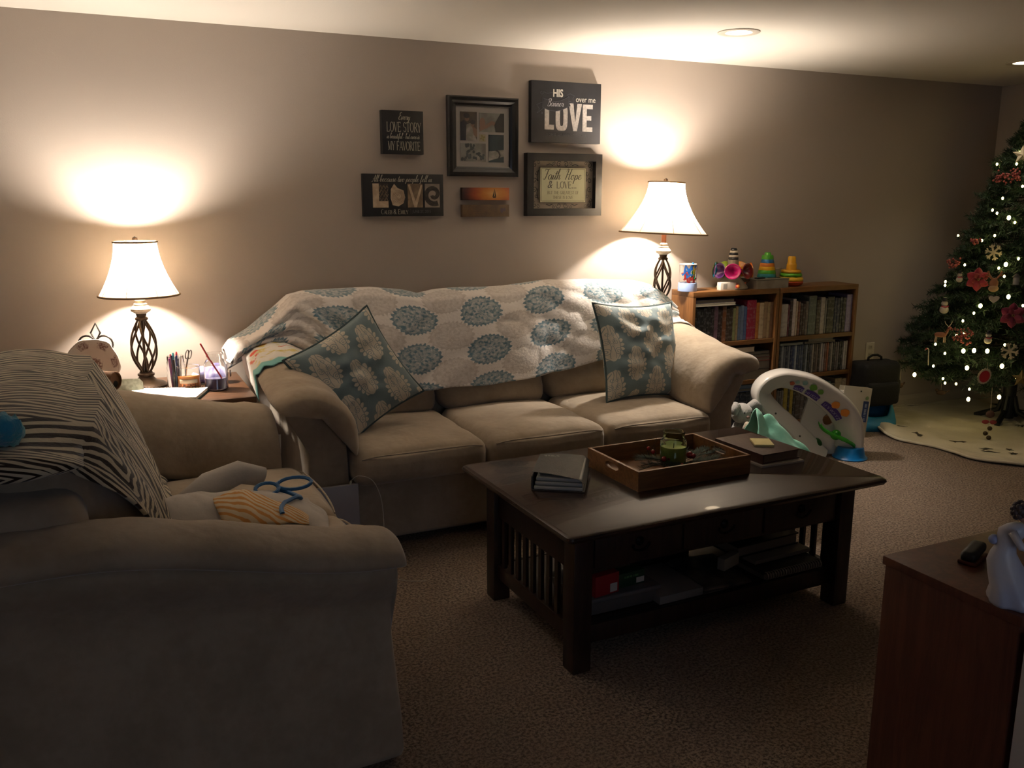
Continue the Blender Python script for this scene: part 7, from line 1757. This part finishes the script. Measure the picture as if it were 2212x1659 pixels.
MB().tube([(0.03, 0.006, 0), (0.042, 0.035, 0)], [0.01, 0.008], 8).build('neck', P('deer_brown2', '#7a4a34', 0.7), t); MB().ball((0.05, 0.042, 0), (0.014, 0.009, 0.008), 10).build('head', P('deer_brown3', '#7a4a34', 0.7), t, angle=180)
for sg in (-1, 1): MB().tube([(0.044, 0.05, 0), (0.04+sg*0.016, 0.07, 0), (0.04+sg*0.022, 0.085, 0)], 0.0025, 5).build('antler', M_snow, t)
def star(p, label, r, mat, name='star_ornament', cat='ornament'):
    t = orn(name, label, cat, p, yaw=camyaw, k=1.05)
    pts = [((r if k % 2 == 0 else r*0.45)*math.sin(PI*k/5), (r if k % 2 == 0 else r*0.45)*math.cos(PI*k/5)) for k in range(10)]
    mb = MB(); mb.add([(x, y, 0) for x, y in pts]+[(0, 0, r*0.25), (0, 0, -r*0.25)], [(k, (k+1) % 10, 10) for k in range(10)]+[((k+1) % 10, k, 11) for k in range(10)]); mb.build('star', mat, t, smooth=False)
star((4.896, 3.378, 0.467), 'dull gold star ornament low at the tree\'s cut edge', 0.055, M_gold)
star((5.286, 3.811, 1.768), 'pale star-shaped ornament near the top of the tree', 0.06, P('pale_star', '#cfc4a6', 0.5))
t = orn('candy_cane', 'thin white and red candy-cane ornament on the lowest wall-side branches', 'ornament', (4.76, 3.935, 0.515), yaw=camyaw, k=1.0)
MB().tube([(-0.012, 0.035, 0), (-0.008, 0.047, 0), (0.004, 0.05, 0), (0.01, 0.04, 0), (0.012, 0.0, 0), (0.016, -0.06, 0)], 0.0032, 8).build('cane', M_ornw, t); MB().ball((-0.006, 0.046, 0.003), 0.007, 8).build('red_bow', M_redp, t)
t = orn('heart_ornament', 'grey-white heart ornament below the reindeer head', 'ornament', (4.976, 3.659, 0.901), yaw=camyaw, k=1.05)
MB().prism([(0.03*math.sin(a)**3, 0.026*(math.cos(a)*0.8125-math.cos(2*a)*0.3125-math.cos(3*a)*0.125)) for a in [2*PI*k/32 for k in range(32)]], -0.004, 0.004).build('heart', M_ornw, t, smooth=False)
t = orn('lantern_ornament', 'small glass lantern ornament at the tree\'s cut edge', 'ornament', (5.066, 3.598, 1.016), yaw=camyaw, k=1.06)
MB().lathe([(0.0, 0.0), (0.022, 0.0), (0.022, 0.006), (0.0, 0.006)], 12, (0, -0.03, 0), M=Matrix.Rotation(R(-90), 4, 'X')).build('base', M_bark, t); MB().lathe([(0.018, 0.0), (0.018, 0.045), (0.0, 0.045)], 14, (0, -0.024, 0), M=Matrix.Rotation(R(-90), 4, 'X')).build('glass', P('lantern_glass', '#b5b0b0', 0.1, trans=0.5), t); MB().lathe([(0.024, 0.0), (0.008, 0.02), (0.0, 0.022)], 12, (0, 0.02, 0), M=Matrix.Rotation(R(-90), 4, 'X')).build('roof', M_bark, t)
def bird(p, label, k2):
    t = orn('bird_ornament', label, 'ornament', p, 'hanging bird ornaments', yaw=camyaw+k2, k=1.35)
    MB().ball((0, 0, 0), (0.03, 0.018, 0.012), 14).build('body', P('bird_brown', '#4a3526', 0.8), t, angle=180); MB().ball((-0.026, 0.016, 0), 0.011, 10).build('head', P('bird_brown2', '#4a3526', 0.8), t, angle=180)
    MB().prism([(0.02, 0.0), (0.05, 0.022), (0.056, 0.012), (0.024, -0.008)], -0.003, 0.003).build('tail', P('bird_brown3', '#3c2a1e', 0.8), t, smooth=False); MB().tube([(0, 0.016, 0), (0, 0.14, -0.02)], 0.0008, 4).build('thread', M_snow, t)
bird((5.207, 4.02, 0.215), 'dark brown bird ornament hanging nearer the trunk over the skirt', 0.0)
bird((5.06, 4.14, 0.25), 'brown bird ornament hanging at the wall side over the skirt', 0.9)
t = thing('bell_hanging', 'brown hanging with red bow and three bells dangling over the tree skirt', 'ornament', (4.93, 3.57, 0.06), (R(90), 0, camyaw+PI/2), 'tree ornaments')
MB().ball((0, 0.135, 0), (0.026, 0.024, 0.014), 14).build('face', P('hanging_brown', '#4c3026', 0.8), t, angle=180)
MB().tube([(0, 0.11, 0), (0, 0.0, 0)], 0.0018, 5).build('cord', M_snow, t)
MB().tube([(0, 0.155, 0), (0, 0.30, -0.02)], 0.0014, 5).build('loop', M_snow, t)
for sg in (-1, 1): MB().ball((sg*0.022, 0.085, 0), (0.022, 0.014, 0.007), 12).build('bow_half', P('bow_red', '#8a2a2c', 0.6), t, angle=180)
for (x, y) in ((0.006, 0.045), (-0.016, 0.012), (0.006, -0.014)): MB().ball((x, y, 0.002), 0.0145, 14).build('bell', P('bell_bronze', '#4a3a26', 0.4, metal=0.5), t, angle=180)

# ------------------------------------------------------------------ tree skirt
M_skirt = P('cream_felt_skirt', '#cfc6ac', 0.95, sheen=0.3, bump=(60, 0.3), var=(5, '#c2b89c'))
SKC = (5.50, 3.74)
def skr(a): return 0.945+0.03*math.sin(7*a+0.8)+0.02*math.sin(13*a)+0.05*ss(-2.0, -2.6, a if a < 0 else -9)
def skirtf(u, v):
    a = -PI+2*PI*u; r = 0.045+(skr(a)-0.045)*v
    x, y = r*math.cos(a), r*math.sin(a)
    z = 0.014+0.022*max(0, nz(x*4, y*4, 3))*ss(0.2, 0.6, v)+0.02*max(0, math.sin(7*a+0.8))*ss(0.75, 1.0, v)+0.03*max(0.0, nz(a*3, r*6, 9))
    if v > 0.985: z *= 0.55
    return (min(x+SKC[0], XR-0.022), min(y+SKC[1], YB-0.022), max(0.011, z))
sk = MB().grid(170, 36, skirtf, closeu=True).build('skirt', M_skirt, angle=180, solid=0.012); sk.name = 'tree_skirt'
tag(sk, 'cream felt tree skirt with small dark prints spread under the Christmas tree', 'tree skirt')
ed = MB(); ed.tube([(lambda q: (q[0], q[1], q[2]+0.002))(skirtf(k/170, 1.0)) for k in range(170)], 0.009, 6, closed=True)
ed.build('hem', P('hem_ivory', '#d8d0b8', 0.9), sk, angle=180)
def pr_mark(x, y, kind, rot):
    a = math.atan2(y-SKC[1], x-SKC[0]); r = math.hypot(x-SKC[0], y-SKC[1]); z = skirtf((a+PI)/(2*PI), min(0.98, (r-0.045)/(skr(a)-0.045)))[2]+0.0085
    mb = MB(); M = Matrix.Translation((x, y, z)) @ Matrix.Rotation(rot, 4, 'Z')
    if kind == 's': pts = [((0.026 if k % 2 == 0 else 0.011)*math.sin(PI*k/5), (0.026 if k % 2 == 0 else 0.011)*math.cos(PI*k/5)) for k in range(10)]
    elif kind == 'b': pts = [(-0.05, 0.0), (-0.02, 0.012), (0.0, 0.004), (0.03, 0.014), (0.055, 0.002), (0.03, -0.002), (0.012, -0.014), (-0.014, -0.004)]
    else: pts = [(-0.045, 0.004), (-0.02, 0.02), (-0.012, 0.006), (0.02, 0.012), (0.03, 0.03), (0.034, 0.004), (0.05, -0.02), (0.0, -0.006), (-0.03, -0.016)]
    mb.prism(pts, 0, 0.001, M); mb.build('print', P('print_dark', '#3a3224', 0.9) if 'print_dark' not in bpy.data.materials else bpy.data.materials['print_dark'], sk, smooth=False)
for args in ((4.693, 4.03, 'b', 2.4), (4.66, 3.857, 'd', 1.2), (4.745, 3.626, 'd', 2.6), (4.735, 3.396, 'b', 2.2), (4.80, 3.30, 's', 0.4), (4.86, 3.37, 's', 1.0), (4.77, 3.44, 'b', 2.5), (5.0, 3.15, 's', 0.2), (5.2, 3.0, 'd', 0.5)): pr_mark(*args)
